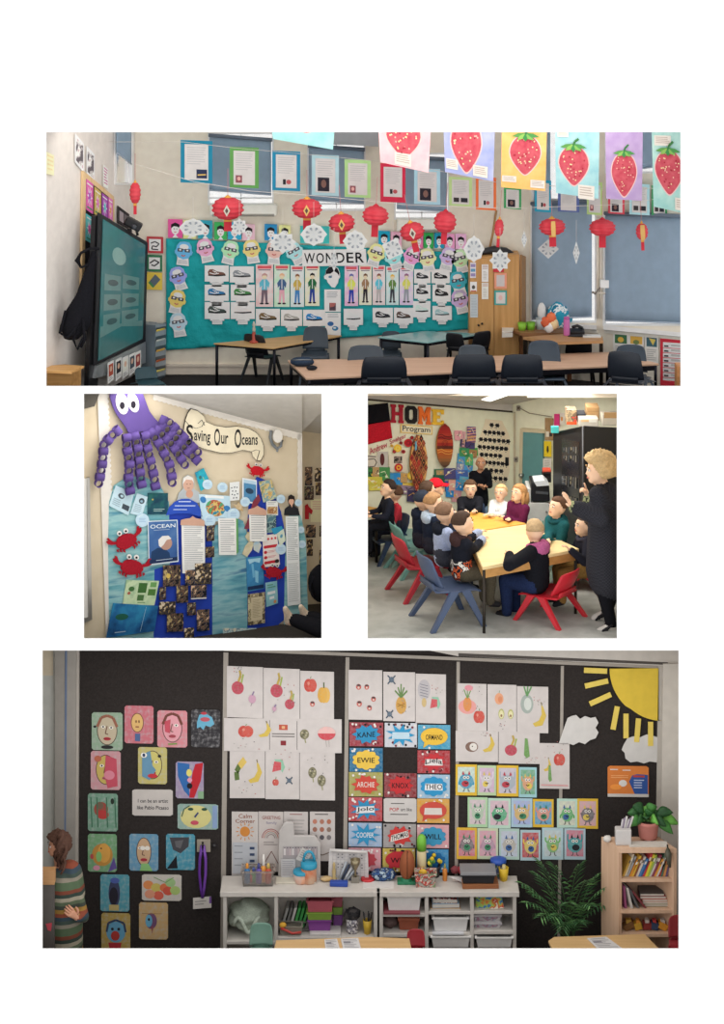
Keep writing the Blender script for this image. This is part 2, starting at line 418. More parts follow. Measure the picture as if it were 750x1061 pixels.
    out.tube([h(-.1, -.40, -.235), h(0, -.44, -.245), h(.1, -.40, -.235)], [.016*H, .03*H, .016*H], 'skin:'+mouth, 6)
    out.build('body', rt)
    # hair: a shell over the skull that dives under the skin along the hairline
    if style:
        hm = 'hair:'+hair; m = MB(); sd = sum(map(ord, label)) % 97
        back = {'short': -.62, 'crop': -.6, 'long': -.75, 'curly': -.62, 'bob': -.7}[style]; puff = {'short': 1.1, 'crop': 1.05, 'long': 1.09, 'curly': 1.42, 'bob': 1.14}[style]
        def fn(d):
            az = math.atan2(d.x, -d.y); f = max(0, math.cos(az)); line = back+(.48-back)*min(1, max(0, (f+.25)/.75))**.8
            if style in ('long', 'curly', 'bob'): line = back+(.40-back)*min(1, max(0, (f-.1)/.6))
            t = min(1, max(0, (d.z-line)/.16)); k = puff+(.05 if style != 'curly' else .13)*mnoise.noise(d*(4 if style != 'curly' else 6)+V((sd, 0, 0)))+(.16*mnoise.noise(d*11) if style == 'curly' else .03*mnoise.noise(V((d.x*14, d.y*14, d.z*3))))
            return .8+(k-.8)*t
        m.ell(h(0, .04, .07), (.40*H, .465*H, .45*H), hm, 56 if style == 'curly' else 36, 40 if style == 'curly' else 26, Rh, fn)
        if style == 'long':
            for sx in (-.22, 0, .22): m.tube([h(sx, .3, .1), h(sx*1.3, .42, -.35), h(sx*1.3, .4, -.8), h(sx*1.1, .36, -1.15)], [.2*H, .2*H, .17*H, .07*H], hm, 10)
            for sx in (-1, 1): m.tube([h(sx*.36, -.02, .1), h(sx*.42, .02, -.35), h(sx*.4, .1, -.8)], [.1*H, .1*H, .05*H], hm, 8)
        m.build('hair', rt)
    if hat:
        m = MB(); m.ell(h(0, .04, .14), (.44*H, .5*H, .44*H), 'cloth:'+hat, 24, 16, Rh, lambda d: 1 if d.z > -.05 else .8)
        m.sheet(lambda u, v: h((u-.5)*.62*(1-.25*v*v), -.42-.36*v+.5*(u-.5)**2, .2-.08*v-.25*(u-.5)**2), 8, 5, .03*H, 'cloth:'+hat); m.build('cap', rt)
    if hood:
        m = MB(); c = J['neck']+fw @ V((0, .055*s, -.02*s)); m.ell(c, (.085*s, .05*s, .065*s), 'cloth:'+hood, 22, 14, fw @ Matrix.Rotation(-.35, 3, 'X'), lambda d: 1+.10*mnoise.noise(d*3))
        m.tube([J['neck']+fw @ V((math.sin(t)*.068*s, -math.cos(t)*.058*s+.005*s, -.012*s+.02*s*(1-math.cos(t)))) for t in (2*PI*i/14 for i in range(15))], .021*s, 'cloth:'+hood, 8); m.build('hood', rt)
    for f in parts: f(rt, J, h, H, fw)
    return rt
def yawto(dx, dy): return math.atan2(dx, -dy)
# ================= the white board and its four openings =================
H1 = (48, 137, 705, 400); H2 = (87, 408, 333, 661.5); H3 = (381, 408, 639, 661.5); H4 = (44, 674, 703, 983)
HOLES = (H1, H2, H3, H4)
def cells(at, x0, y0, x1, y1, holes, mb, mat, th):
    xs = sorted({x0, x1, *[h[0] for h in holes], *[h[2] for h in holes]}); ys = sorted({y0, y1, *[h[1] for h in holes], *[h[3] for h in holes]})
    for a, b in zip(xs, xs[1:]):
        for c, d in zip(ys, ys[1:]):
            mx, my = (a+b)/2, (c+d)/2
            if any(h[0] < mx < h[2] and h[1] < my < h[3] for h in holes): continue
            q = [at(a, c), at(b, c), at(b, d), at(a, d)]; mb.prism(q, th, mat)
GAIN = 1.0
mb = MB(); cells(lambda x, y: board(x, y), -60, -60, 810, 1121, HOLES, mb, 'plain:#fbfbfb', V((0, .01, 0))); struct('wall_front', mb)
w = bpy.data.worlds.new('world'); SC.world = w; w.use_nodes = True
bg = w.node_tree.nodes['Background']; bg.inputs[0].default_value = (1, .99, .975, 1); bg.inputs[1].default_value = 1.2
def lamp(name, loc, size, power, look, col=(1, .96, .9)):
    l = bpy.data.lights.new(name, 'AREA'); l.shape = 'RECTANGLE'; l.size, l.size_y = size; l.energy = power; l.color = col
    o = bpy.data.objects.new(name, l); COL.objects.link(o); o.location = loc
    o.rotation_euler = (V(look)-V(loc)).to_track_quat('-Z', 'Y').to_euler(); return o
def slab(x0, x1, py, Y0, Y1, mb, mat, th=.03, up=False):     # a raked slab whose face lies along a line of the opening's edge
    q = [P(x0, py, Y0), P(x1, py, Y0), P(x1, py, Y1), P(x0, py, Y1)]
    mb.prism(q, V((0, 0, th if up else -th)), mat)
def raylamp(px, py, Y, sx, sy, power, col=(1, .97, .92)):       # a ceiling panel lying along the sight line of the opening's upper edge
    a = P(px, py, Y); n = (P(px, py, Y+1)-a).cross(V((1, 0, 0))).normalized(); n = n if n.z < 0 else -n
    return lamp('room_lamp', a, (sx, sy), power, a+n, col)
# ================= upper classroom: lanterns, teal display wall =================
GAIN = .62
B1 = FRONT(2.5); R1 = WALL(548, 2.5, 705, 1.7); L1 = WALL(140, 2.5, 48, .35)
zf1 = P(300, 388, 2.5).z
Yf = 1.8
mb = MB(); slab(30, 722, 402.5, .012, Yf, mb, 'carpet:#2c2a2b'); 
q = [P(30, 402.5, Yf), P(722, 402.5, Yf)]; zf1 = min(zf1, q[0].z)
mb.prism([q[0], q[1], V((q[1].x, 2.6, zf1)), V((q[0].x, 2.6, zf1))], V((0, 0, -.03)), 'carpet:#2c2a2b'); struct('floor', mb)
def fl1(p): # floor height under a point of this room
    return zf1 if p.y >= Yf else P(300, 402.5, p.y).z
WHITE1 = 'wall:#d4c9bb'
GAIN = .69; mb = MB(); WIN = [(217, 139, 282, 211), (320, 150, 377, 217), (410, 160, 464, 226)]
cells(lambda x, y: B1.at(x, y), 134, 128, 552, 410, WIN, mb, WHITE1, V((0, .05, 0))); struct('wall_back', mb)
mb = MB(); RW = [(551, 213, 616, 333), (626, 224, 716, 336), (552, 130, 616, 206), (628, 130, 716, 178)]
cells(lambda x, y: R1.at(x, y), 546, 120, 728, 412, RW, mb, WHITE1, R1.n*-.05); struct('wall_right', mb)
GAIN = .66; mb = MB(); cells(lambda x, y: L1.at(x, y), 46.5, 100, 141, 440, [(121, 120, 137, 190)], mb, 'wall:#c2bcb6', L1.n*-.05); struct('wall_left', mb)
mb = MB(); zc = P(375, 122, 0).z; mb.box((0, 1.3, zc), (7.6, 2.58, .04), 'wall:#d8d4cc'); struct('ceiling', mb)
mb = MB()
for a, b, h in ((380, 388, .03), (377.5, 380, .045)): mb.prism([B1.at(150, a, h), B1.at(548, a, h), B1.at(548, b, h), B1.at(150, b, h)], V((0, h, 0)), 'plastic:#cbc0b2')
struct('baseboard_back', mb)
def winframe(name, pl, r, n, mull=()):
    x0, y0, x1, y1 = r; mb = MB(); F = 'plastic:#e4e2de'; t = 1.6
    for a in ((x0-t, y0-t, x1+t, y0), (x0-t, y1, x1+t, y1+t), (x0-t, y0, x0, y1), (x1, y0, x1+t, y1))+tuple(mull):
        mb.prism([pl.at(a[0], a[1], .012), pl.at(a[2], a[1], .012), pl.at(a[2], a[3], .012), pl.at(a[0], a[3], .012)], pl.n*-.06, F)
    f = struct(name, mb); m2 = MB()
    m2.prism([pl.at(x0, y0, -.035), pl.at(x1, y0, -.035), pl.at(x1, y1, -.035), pl.at(x0, y1, -.035)], pl.n*-.004, 'glaze:#ffffff'); m2.build('pane', f)
k = 0
for r in WIN: k += 1; winframe('window_%d' % k, B1, r, k, ((r[0], r[3]-6, r[2], r[3]-5), ((r[0]+r[2])/2-.5, r[1], (r[0]+r[2])/2+.5, r[3])))
for r in RW: k += 1; winframe('window_%d' % k, R1, r, k)
winframe('window_8', L1, (121, 120, 137, 190), 8)
BL = 'plain:#7d90a2'
def blind(pl, x0, y0, x1, y1, label, dy=0, roll=2.0, off=.05):
    rt = thing('roller_blind', label, 'window blind', pl.at((x0+x1)/2, y1, off), 'roller blinds at the classroom windows')
    m = MB()
    fn = lambda u, v: pl.at(x0+(x1-x0)*u, y0+dy*u+(y1-y0)*v, off+.004*math.sin(9*u+3*v))
    m.sheet(fn, 10, 10, -.004, BL); m.build('fabric', rt)
    m = MB(); m.tube([pl.at(x0-1, y0-1, off+.015), pl.at(x1+1, y0-1+dy, off+.015)], roll*.011, 'plastic:#56616f', 12); m.build('roller', rt)
    m = MB(); m.tube([pl.at(x0, y1, off), pl.at(x1, y1+dy, off)], .009, 'plastic:#8d9aa8', 8); m.build('hem_bar', rt)
blind(B1, 217, 141, 281, 197, 'blue-grey roller blind on the back wall beside the bare left corner', 5)
blind(B1, 320, 152, 377, 207, 'blue-grey roller blind on the back wall behind the pale blue framed page', 4)
blind(B1, 411, 163, 463, 216, 'blue-grey roller blind on the back wall below the pink strawberry painting', 3)
blind(R1, 551, 212, 613, 331, 'tall blue-grey blind on the side wall nearest the wooden cupboard', -3)
blind(R1, 627, 222, 712, 332, 'broad blue-grey blind on the side wall over the low sill', 3)
blind(R1, 553, 122, 570, 208, 'short blue-grey blind of the high side window behind the yellow painting', 0)
blind(R1, 655, 122, 712, 176, 'short blue-grey blind of the high side window behind the purple painting', -8)
blind(L1, 121, 120, 136, 158, 'narrow blind on the high window over the screen', 12)
mb = MB(); mb.prism([B1.at(340, 131, .3), B1.at(392, 131, .3), B1.at(392, 152, .3), B1.at(341, 149, .3)], V((0, .3, 0)), 'wall:#8d9094'); struct('trim_1', mb)
# right wall sills, pipes, column
mb = MB()
for x0, x1, y, dy in ((545, 618, 333, 4), (625, 722, 337, 9)):
    q = [R1.at(x0, y, .09), R1.at(x1, y+dy, .09), R1.at(x1, y+dy, -.02), R1.at(x0, y, -.02)]; mb.prism(q, V((0, 0, -.05)), 'plastic:#dad5cc')
    q = [R1.at(x0+1, y+5, .03), R1.at(x1, y+dy+5, .03), R1.at(x1, y+dy+8, .03), R1.at(x0+1, y+8, .03)]; mb.prism(q, R1.n*-.04, 'plastic:#cfc9c0')
struct('trim_2', mb)
mb = MB()
for x in (619, 622.5): mb.tube([R1.at(x, 225, .03), R1.at(x, 330, .03)], .011, 'plastic:#c9c2b6', 8)
mb.tube([R1.at(613, 303, .03), R1.at(628, 304, .03)], .012, 'plastic:#c9c2b6', 8); struct('trim_3', mb)
rt = thing('wall_box', 'small white switch box with cable on the pier between the tall blinds', 'switch', R1.at(627, 298, .05))
m = MB(); a = R1.at(626, 294, .05); m.box(a, (.1, .07, .09), 'plastic:#d9d5cd'); m.build('housing', rt, .006)
m = MB(); m.tube([R1.at(623, 296, .06), R1.at(616, 305, .05), R1.at(614, 302, .04)], .008, 'plastic:#6d6a66', 6); m.build('cable', rt)
# wall heaters below the windows
for x0, x1, y0, y1, lb in ((217, 287, 212, 226, 'long cream wall heater under the blind nearest the left corner'), (411, 466, 227, 242, 'long cream wall heater under the blind behind the plain lantern')):
    rt = thing('wall_heater', lb, 'heater', B1.at((x0+x1)/2, y1, .1), 'cream wall heaters')
    m = MB(); q = [B1.at(x0, y0, .16), B1.at(x1, y0, .16), B1.at(x1, y1-2, .16), B1.at(x0, y1-2, .16)]; m.prism(q, V((0, .15, 0)), 'plastic:#d9d2c3'); m.build('casing', rt, .02)
    m = MB()
    for i in range(3): y = y1-4.2+i; m.prism([B1.at(x0+3, y, .165), B1.at(x1-3, y, .165), B1.at(x1-3, y+.5, .165), B1.at(x0+3, y+.5, .165)], V((0, .01, 0)), 'plain:#77736c')
    m.build('grille', rt)
# ---- teal display ----
TEAL = 'crumple:#1b9196'
rt = thing('display_board', 'large crumpled teal paper backing covering the back wall', 'notice board', B1.at(330, 360, .02))
BQ = [(172, 247), (486, 262), (487, 341), (172, 363)]; bm = bil(B1, BQ)
m = MB(); rr = random.Random(3)
m.sheet(lambda u, v: bm(u, v, .04+.02*mnoise.noise(V((u*16, v*6, 1)))+.016*mnoise.noise(V((u*40, v*16+u*9, 4)))), 110, 34, -.01, TEAL); m.build('backing_paper', rt)
def head(hair, skin='#e8c9b4', tag_=True):
    it = [('e', skin, .5, .42, .3, .34)]
    return it
# paper heads with dark glasses: (x,y,colour,rot,label part)
HD = [(190, 262, '#5fa3cf', 6, 'blue paper head, first of the top row'), (213, 259, '#e79ab8', -12, 'pink paper head, second of the top row'), (238, 261, '#9fd0a5', 14, 'pale green paper head between pink and orange heads'),
 (261, 260, '#f0bd78', -8, 'orange paper head, fourth of the top row'), (284, 261, '#e8a9a0', 4, 'salmon paper head behind the large white snowflake'), (306, 262, '#9cc7dd', -28, 'pale blue paper head tilted beside the title strip'),
 (389, 264, '#e9d58e', 18, 'yellow paper head right after the title strip'), (408, 267, '#8fcad8', -20, 'pale cyan paper head below the lowest lantern'), (426, 267, '#e592bd', 22, 'rose paper head tilted under the lantern tail'),
 (443, 269, '#e3cf9e', -8, 'cream paper head above the right shoe drawings'), (464, 268, '#b7a5cf', 14, 'lilac paper head in the top row'), (477, 270, '#aed6a4', -14, 'mint paper head at the end of the top row'),
 (185, 288, '#8a93d0', -16, 'lavender blue paper head under the blue one'), (183, 312, '#efb765', 12, 'amber paper head in the outer column'), (185, 336, '#a7bfd2', -8, 'grey blue paper head lowest of the outer column'),
 (475, 293, '#3e9fb0', -10, 'teal paper head beside the cupboard'), (477, 312, '#b59fc6', -14, 'mauve paper head lowest beside the cupboard')]
for x, y, c, rot, lb in HD:
    q = Q(x-8.5, y-11, x+8.5, y+13, 0, rot)
    out = [(.22, .0), (.5, -.03), (.78, 0), (.95, .16), (.98, .34), (1.06, .4), (1.02, .52), (.92, .55), (.84, .66), (.84, .72), (.9, 1), (.14, 1), (.16, .72), (.14, .64), (.06, .54), (-.03, .5), (-.05, .4), (.02, .34), (.05, .16)]
    sheet('paper_mask', lb+' on the teal board', 'artwork', B1, q, .075, '#e8e6e4', [('p', c, [(.22, 0), (.5, -.03), (.78, 0), (.95, .16), (.98, .34), (1.06, .4), (1.02, .52), (.92, .55), (.82, .68), (.5, .74), (.17, .66), (.06, .54), (-.03, .5), (-.05, .4), (.02, .34), (.05, .16)]),
      ('e', '#dce4ea', .5, .2, .28, .12), ('r', '#45424c', .12, .28, .44, .42), ('r', '#45424c', .56, .28, .88, .42), ('r', '#45424c', .4, .3, .6, .34), ('e', '#cfd8e0', .28, .34, .07, .035), ('e', '#cfd8e0', .72, .34, .07, .035), ('l', '#b0605c', [(.38, .56), (.5, .6), (.62, .56)], .05), ('n', '#9aa0a6', .22, .78, .82, .95, 4)],
      group='paper heads with dark glasses on the teal board', outline=out)
# portrait cards over the board
FC = [(174, 227, 189, 246, '#e0528f', 'hot pink card at the board end nearest the screen'), (190, 228, 203, 247, '#c9dc8a', 'lime card behind the widest snowflake'), (205, 228, 220, 247, '#2f8fa3', 'sea blue card beside the wide snowflake'), (222, 230, 235, 248, '#3a9e55', 'green card left of the first lantern tail'),
 (236, 230, 250, 248, '#2b97b8', 'cyan card right below the first lantern tail'), (251, 232, 264, 249, '#e9a9b6', 'pale pink card above the orange paper head'), (274, 232, 287, 249, '#2b7fb0', 'blue card with a red figure'), (289, 233, 301, 248, '#cadb8c', 'lime card above the large white snowflake'), (311, 234, 341, 252, '#3aa6a4', 'wide teal card behind a snowflake'),
 (392, 239, 404, 255, '#178fae', 'turquoise card under the plain lantern'), (405, 240, 416, 256, '#e59ab0', 'rose card beside the lowest lantern'), (430, 240, 438, 257, '#e06a9a', 'narrow pink card behind the lantern tail'), (439, 241, 449, 257, '#2f9a4e', 'leaf green card under the right heater'), (450, 241, 460, 257, '#1d86a5', 'blue card with a pointed white collar'), (461, 242, 471, 258, '#e58bb2', 'pink card with a round white face'), (472, 242, 483, 258, '#e7a0c0', 'pink card at the cupboard end of the row')]
for x0, y0, x1, y1, c, lb in FC:
    sheet('portrait_card', lb, 'artwork', B1, Q(x0, y0, x1, y1, .5), .06, c, [('e', '#efe6e2', .5, .55, .27, .28), ('p', '#1d1a1e', [(.2, .5), (.22, .28), (.5, .17), (.8, .28), (.8, .52), (.66, .4), (.4, .38)]), ('l', '#46383a', [(.4, .52), (.46, .52)], .05), ('l', '#46383a', [(.58, .52), (.64, .52)], .05), ('l', '#b0524e', [(.43, .7), (.58, .7)], .04), ('p', '#f0eae6', [(.3, 1), (.5, .8), (.72, 1)])], 'portrait cards above the teal board')
# shoe drawings
def shoe(c, sole='#2a2a2c', s=1):
    return [('p', sole, [(.15, .52), (.85, .47), (.87, .6), (.5, .64), (.14, .6)]), ('p', c, [(.15, .55), (.13, .36), (.2, .22), (.34, .2), (.52, .34), (.78, .4), (.87, .52), (.5, .55)]),
            ('l', '#e6e4e0', [(.34, .28), (.44, .4)], .03), ('l', '#e6e4e0', [(.42, .32), (.52, .43)], .03), ('l', '#d8d8d8', [(.2, .42), (.4, .5), (.6, .45)], .04)]
SH = [(212, 275, 237, 292, '#6b4a40', 'brown and rust', 'topmost in the outer column'), (238, 276, 263, 293, '#7f8388', 'grey lace-up', 'topmost in the second column'), (212, 295, 237, 312, '#2f6f9e', 'blue and navy', 'middle of the outer column'), (239, 295, 264, 312, '#3f7a44', 'small green', 'middle of the second column'),
 (212, 313, 238, 331, '#3f4a46', 'dark grey', 'lowest of the outer column'), (239, 313, 264, 331, '#e0c8c6', 'faint pink outline', 'lowest of the second column'), (265, 320, 290, 338, '#6e5a40', 'bronze', 'under the pink figure panel'), (291, 321, 313, 338, '#9a9894', 'light grey', 'under the green figure panel'), (314, 321, 337, 338, '#2a78b4', 'bright blue', 'left of the lower face notes'),
 (356, 320, 376, 337, '#c9d0cc', 'faint green outline', 'under the magenta figure panel'), (386, 319, 407, 334, '#2b2e33', 'small black', 'under the last pair of figure panels'), (408, 319, 428, 335, '#5a4a42', 'brown strap', 'below the lilac figure panel'), (429, 279, 446, 293, '#33343a', 'black pointed', 'top of the third column'), (447, 279, 466, 293, '#1f2226', 'black low', 'top of the fourth column'),
 (429, 295, 446, 309, '#22242a', 'navy black', 'middle of the third column'), (448, 295, 467, 313, '#2a2b2d', 'black chunky', 'middle of the fourth column'), (428, 312, 446, 329, '#b9cfc6', 'faint sage outline', 'lowest of the third column'), (448, 317, 468, 331, '#8fb0b4', 'tiny pale blue', 'lowest of the fourth column')]
for x0, y0, x1, y1, c, d, pos in SH:
    sheet('shoe_drawing', '%s shoe drawing, %s, teal board' % (d, pos), 'artwork', B1, Q(x0, y0, x1, y1+5), .07, '#e2e0dc', [(k_[0], k_[1], [(a, b*.78+.02) for a, b in k_[2]])+tuple(k_[3:]) for k_ in shoe(c)]+[('n', '#a9a9a9', .32, .8, .7, .96, 3)], 'shoe drawings on the teal board',
      [(0, 0), (1, 0), (1, .76), (.78, .76), (.78, .84), (.7, .84), (.7, 1), (.3, 1), (.3, .84), (.22, .84), (.22, .76), (0, .76)])
# figure panels
FG = [(265, 274, 283, 318, '#eea7a8', '#5aa7bb', '#6a5a66', '#b08a86', 'coral panel with a blue jumper figure'), (284, 274, 300, 318, '#a5dcae', '#3f5a80', '#e09aa8', '#caa27e', 'mint panel with a navy jacket figure'), (301, 275, 315, 318, '#b9dcea', '#b39a4a', '#3f78b0', '#7f5a40', 'pale blue panel with a mustard coat figure'), (316, 274, 331, 317, '#f1d9a8', '#23603c', '#2a3f8a', '#18181a', 'sand panel with a green coat figure'),
 (357, 275, 371, 317, '#e892bd', '#c6cf5a', '#2f3f9a', '#5a5f9a', 'magenta panel with a yellow top figure'), (372, 275, 385, 316, '#cdd7ac', '#8f6f52', '#2e2a30', '#6a4a36', 'sage panel with a brown coat figure'), (386, 275, 399, 316, '#d9b8bb', '#58b1c4', '#a9a3a3', '#7a4a40', 'dusty pink panel with a turquoise dress figure'), (400, 276, 413, 316, '#a9dfe6', '#5a7a3f', '#3a3a42', '#d2a84a', 'aqua panel with an olive coat figure'), (414, 275, 428, 316, '#c0a8cf', '#c3c35e', '#8a8f98', '#8a5a7a', 'lilac panel with a yellow coat figure')]
for x0, y0, x1, y1, bgc, top, leg, hair, lb in FG:
    sheet('figure_panel', 'tall '+lb, 'artwork', B1, Q(x0, y0, x1, y1), .07, 'wc:%s:#f3ead8:9' % bgc, [('r', '#c4555c', .1, .03, .9, .1), ('n', '#5a4a5a', .15, .12, .85, .17, 1), ('e', '#e6bfa4', .5, .29, .13, .06), ('p', hair, [(.34, .29), (.36, .23), (.5, .2), (.66, .23), (.68, .3), (.6, .26), (.42, .26)]),
      ('p', top, [(.36, .35), (.64, .35), (.8, .44), (.74, .56), (.64, .5), (.66, .6), (.33, .6), (.36, .5), (.24, .55), (.2, .44)]), ('p', leg, [(.34, .6), (.66, .6), (.68, .9), (.56, .9), (.5, .66), (.42, .9), (.3, .9)]), ('e', '#2a2a2e', .34, .92, .12, .02), ('e', '#2a2a2e', .64, .92, .12, .02), ('l', '#ece6dc', [(.5, .36), (.5, .58)], .05)], 'figure panels on the teal board')
sheet('face_cutout', 'white paper face with black hair at the middle of the teal board', 'artwork', B1, Q(336, 276, 352, 298), .085, '#e6e4e2', [('p', '#17161a', [(.08, .42), (.1, .2), (.3, .04), (.6, 0), (.85, .1), (.97, .3), (.95, .46), (.86, .34), (.62, .22), (.4, .34), (.16, .36)]), ('e', '#57738c', .38, .5, .12, .05), ('l', '#6a7a86', [(.3, .46), (.5, .44)], .03)], outline=[(.06, .4), (.1, .18), (.32, .02), (.6, -.02), (.88, .08), (1, .3), (1.02, .5), (.93, .6), (.88, .78), (.68, 1), (.48, .98), (.22, .76), (.15, .62), (0, .58), (-.02, .46)])
sheet('story_page', 'white page with a small photograph just below the paper face', 'poster', B1, Q(336, 300, 353, 323), .08, '#dfe2e4', [('n', '#8f959a', .15, .1, .8, .4, 4), ('r', '#4a3a44', .3, .6, .7, .95), ('p', '#9a5a56', [(.3, .6), (.7, .6), (.6, .76), (.36, .8)])])
sheet('story_page', 'white page with two blue shoe pictures, lower of the two pages', 'poster', B1, Q(337, 324, 353, 348), .08, '#d5dce2', [('n', '#8f959a', .15, .06, .85, .24, 3), ('e', '#2f5f96', .34, .48, .2, .1), ('e', '#2f6f9a', .64, .68, .2, .1), ('e', '#c7d3dc', .6, .66, .1, .04)])
sheet('title_strip', 'white title strip reading WONDER across the teal board', 'sign', B1, [(313, 259), (379, 258), (380, 275), (313, 276)], .085, '#e9e8e6', [('t', '#15151a', t, u, .2, u+w_, .82) for t, u, w_ in (('W', .03, .17), ('O', .22, .12), ('N', .37, .11), ('D', .53, .13), ('E', .69, .11), ('R', .83, .13))])
# pictures between the screen and the board
for x0, y0, x1, y1, c, it, lb in ((152, 245, 169, 262, '#a83a40', [('r', '#e8e0dc', .14, .14, .86, .86), ('l', '#26262a', [(.25, .4), (.5, .3), (.75, .42), (.6, .6), (.35, .56), (.3, .76), (.7, .78)], .07)], 'red-edged square drawing, topmost of three by the screen'),
 (152, 264, 168, 281, '#2f6a4a', [('r', '#e3e2dc', .14, .14, .86, .86), ('l', '#26262a', [(.2, .5), (.5, .3), (.8, .44), (.5, .66), (.3, .6)], .08)], 'green-edged square drawing, middle of three by the screen'),
 (152, 282, 168, 300, '#c9b04a', [('p', '#54606a', [(.1, .6), (.55, .1), (.9, .4), (.4, .9)]), ('p', '#3f7a4f', [(.1, .6), (.2, .5), (.5, .82), (.4, .9)])], 'yellow square with a dark book, lowest of three')):
    sheet('square_picture', lb, 'artwork', B1, Q(x0, y0, x1, y1, .6), .03, c, it, 'square pictures between screen and display')
# left wall
bd = [(88, 181), (118, 206), (118, 330), (86, 320)]
rt = thing('pin_board', 'tall timber-framed pin board on the side wall behind the screen', 'notice board', L1.at(102, 330, .02)); m = MB(); mp = bil(L1, bd)
m.prism([mp(u, v, .02) for u, v in RECT], L1.n*-.02, 'felt:#2c2a2e'); m.build('panel', rt); m = MB()
for r in ((-.05, -.02, .04, 1), (0, -.02, 1, .02), (.97, 0, 1.02, 1)): m.prism([mp(r[0], r[1], .035), mp(r[2], r[1], .035), mp(r[2], r[3], .035), mp(r[0], r[3], .035)], L1.n*-.03, 'wood:#c8ad86:#b89a70:z')
m.build('frame', rt)
i = 0; ca = ['#c25a9a', '#b7a05a', '#9a4aa0', '#c86aa8', '#58b0b4', '#d08a4a']; nm = ['magenta star', 'gold flower', 'purple star', 'pink star', 'turquoise', 'orange']
for (u0, v0, u1, v1) in ((.06, .02, .29, .25), (.34, .03, .56, .24), (.6, .03, .79, .23), (.82, .02, .96, .22), (.06, .28, .3, .48), (.34, .28, .5, .45)):
    q = [tuple((bd[0][k_]*(1-u)+bd[1][k_]*u)*(1-v)+(bd[3][k_]*(1-u)+bd[2][k_]*u)*v for k_ in (0, 1)) for u, v in ((u0, v0), (u1, v0), (u1, v1), (u0, v1))]
    sheet('bright_artwork', '%s picture pinned on the dark framed board by the screen' % nm[i], 'artwork', L1, q, .035, ca[i], [('p', '#e6c9d6', BURST(.5, .5, .4, .4, 8, .4, i)), ('p', ca[(i+2) % 6], BURST(.5, .5, .26, .26, 7, .5, i+4)), ('l', '#f0e4c8', [(.1, .12), (.9, .12)], .05), ('l', '#3f7f5a', [(.1, .88), (.9, .88)], .05)], 'bright pictures on the framed board'); i += 1
for x0, y0, y1, dx, dy, lb in ((78, 138, 168, 9, 11, 'upper black and white photo sheet on the pale side wall'), (90, 151, 180, 8, 9, 'lower black and white photo sheet on the pale side wall')):
    sheet('photo_sheet', lb, 'poster', L1, [(x0, y0), (x0+dx, y0+dy), (x0+dx, y1+dy), (x0, y1)], .02, '#dcd8d4', [('p', 'photo:9:#5a5458:#a8a2a2:#d2cdc9:#b8a0a4', [(.1, .1), (.9, .1), (.9, .9), (.1, .9)])], 'photo sheets on the side wall')
sheet('pink_list', 'narrow sheet with pink lettering beside the high window', 'poster', L1, [(107, 170), (112, 175), (112, 196), (107, 193)], .02, '#d8cfc8', [('n', '#b05a8a', .15, .1, .9, .9, 6)])
sheet('yellow_note', 'faded yellow paper on the side wall at the opening edge', 'poster', L1, [(48, 157), (56, 161), (56, 182), (48, 180)], .02, '#d8c9a4', [('n', '#c9b98e', .15, .1, .9, .9, 4)])
# framed pages on strings
GAIN = .85
HP = FRONT(1.75)
DOC = [(187, 145, 220, 189, '#1f7f9c', 'dark', 'teal-edged page with a night photo, hanging nearest the screen'), (238, 152, 268, 194, '#5f9a52', 'redlow', 'green-edged page hanging over the first blind'), (282, 156, 311, 197, '#2384a8', 'mid', 'teal-edged page with two tiny pictures between two blinds'), (323, 160, 351, 202, '#a9ccd4', 'bigdark', 'pale blue page with a dark portrait lower down'), (357, 165, 384, 204, '#a8cf8c', 'redlow', 'light green page overlapping the second blind'), (394, 169, 420, 209, '#c92f4b', 'mid', 'red-edged page below the pink strawberry'),
 (429, 174, 456, 211, '#a6cfdd', 'bigdark', 'pale blue page with a dark portrait over the third blind'), (465, 183, 489, 213, '#b9d492', 'two', 'light green page with two dark pictures below the blue strawberry'), (493, 183, 514, 217, '#e0713f', 'mid', 'orange-edged page between blue and yellow strawberries'), (522, 194, 540, 216, '#3f9a5f', 'bigdark', 'green-edged page with a black picture under the yellow strawberry'), (554, 186, 571, 219, '#2a96b4', 'mid', 'turquoise-edged page right of the yellow strawberry'), (578, 198, 600, 219, '#5a6aa0', 'none', 'blue-violet edged page under the teal strawberry'),
 (608, 188, 624, 222, '#b4cf88', 'redlow', 'light green page on the pier under a white caption'), (630, 198, 647, 221, '#cf4a58', 'bigdark', 'red-edged page under the purple strawberry'), (652, 190, 673, 222, '#a9d3da', 'two', 'pale aqua page right of the purple strawberry'), (675, 192, 691, 223, '#3f8f5c', 'two', 'dark green edged page below the last strawberry')]
for x0, y0, x1, y1, c, ph, lb in DOC:
    its = [('n', '#b5b4b4', .1, .08, .9, .6, 8)]
    if ph == 'dark': its += [('r', '#2a3350', .5, .7, .95, .95), ('l', '#c9a860', [(.55, .86), (.9, .84)], .04)]
    if ph == 'bigdark': its += [('r', '#2a2630', .12, .56, .7, .96), ('e', '#7a5a52', .42, .74, .13, .12)]
    if ph == 'redlow': its += [('r', '#8a4f58', .1, .72, .4, .94), ('e', '#d8a8a0', .25, .82, .08, .06)]
    if ph == 'mid': its += [('r', '#26262a', .34, .74, .48, .9), ('e', '#b0565a', .62, .82, .12, .07)]
    if ph == 'two': its += [('r', '#3a3436', .1, .74, .42, .92), ('r', '#2c2c33', .52, .74, .92, .92)]
    sheet('framed_page', lb, 'poster', HP, Q(x0, y0, x1, y1, 1.2), 0, c, (), 'framed pages hanging on strings', parts=[('coloured_mount', 0, 0, 0), ('page', (.13, .09, .87, .86 if 'red-edged page below' in lb else .93), '#cbc8c6', its)])
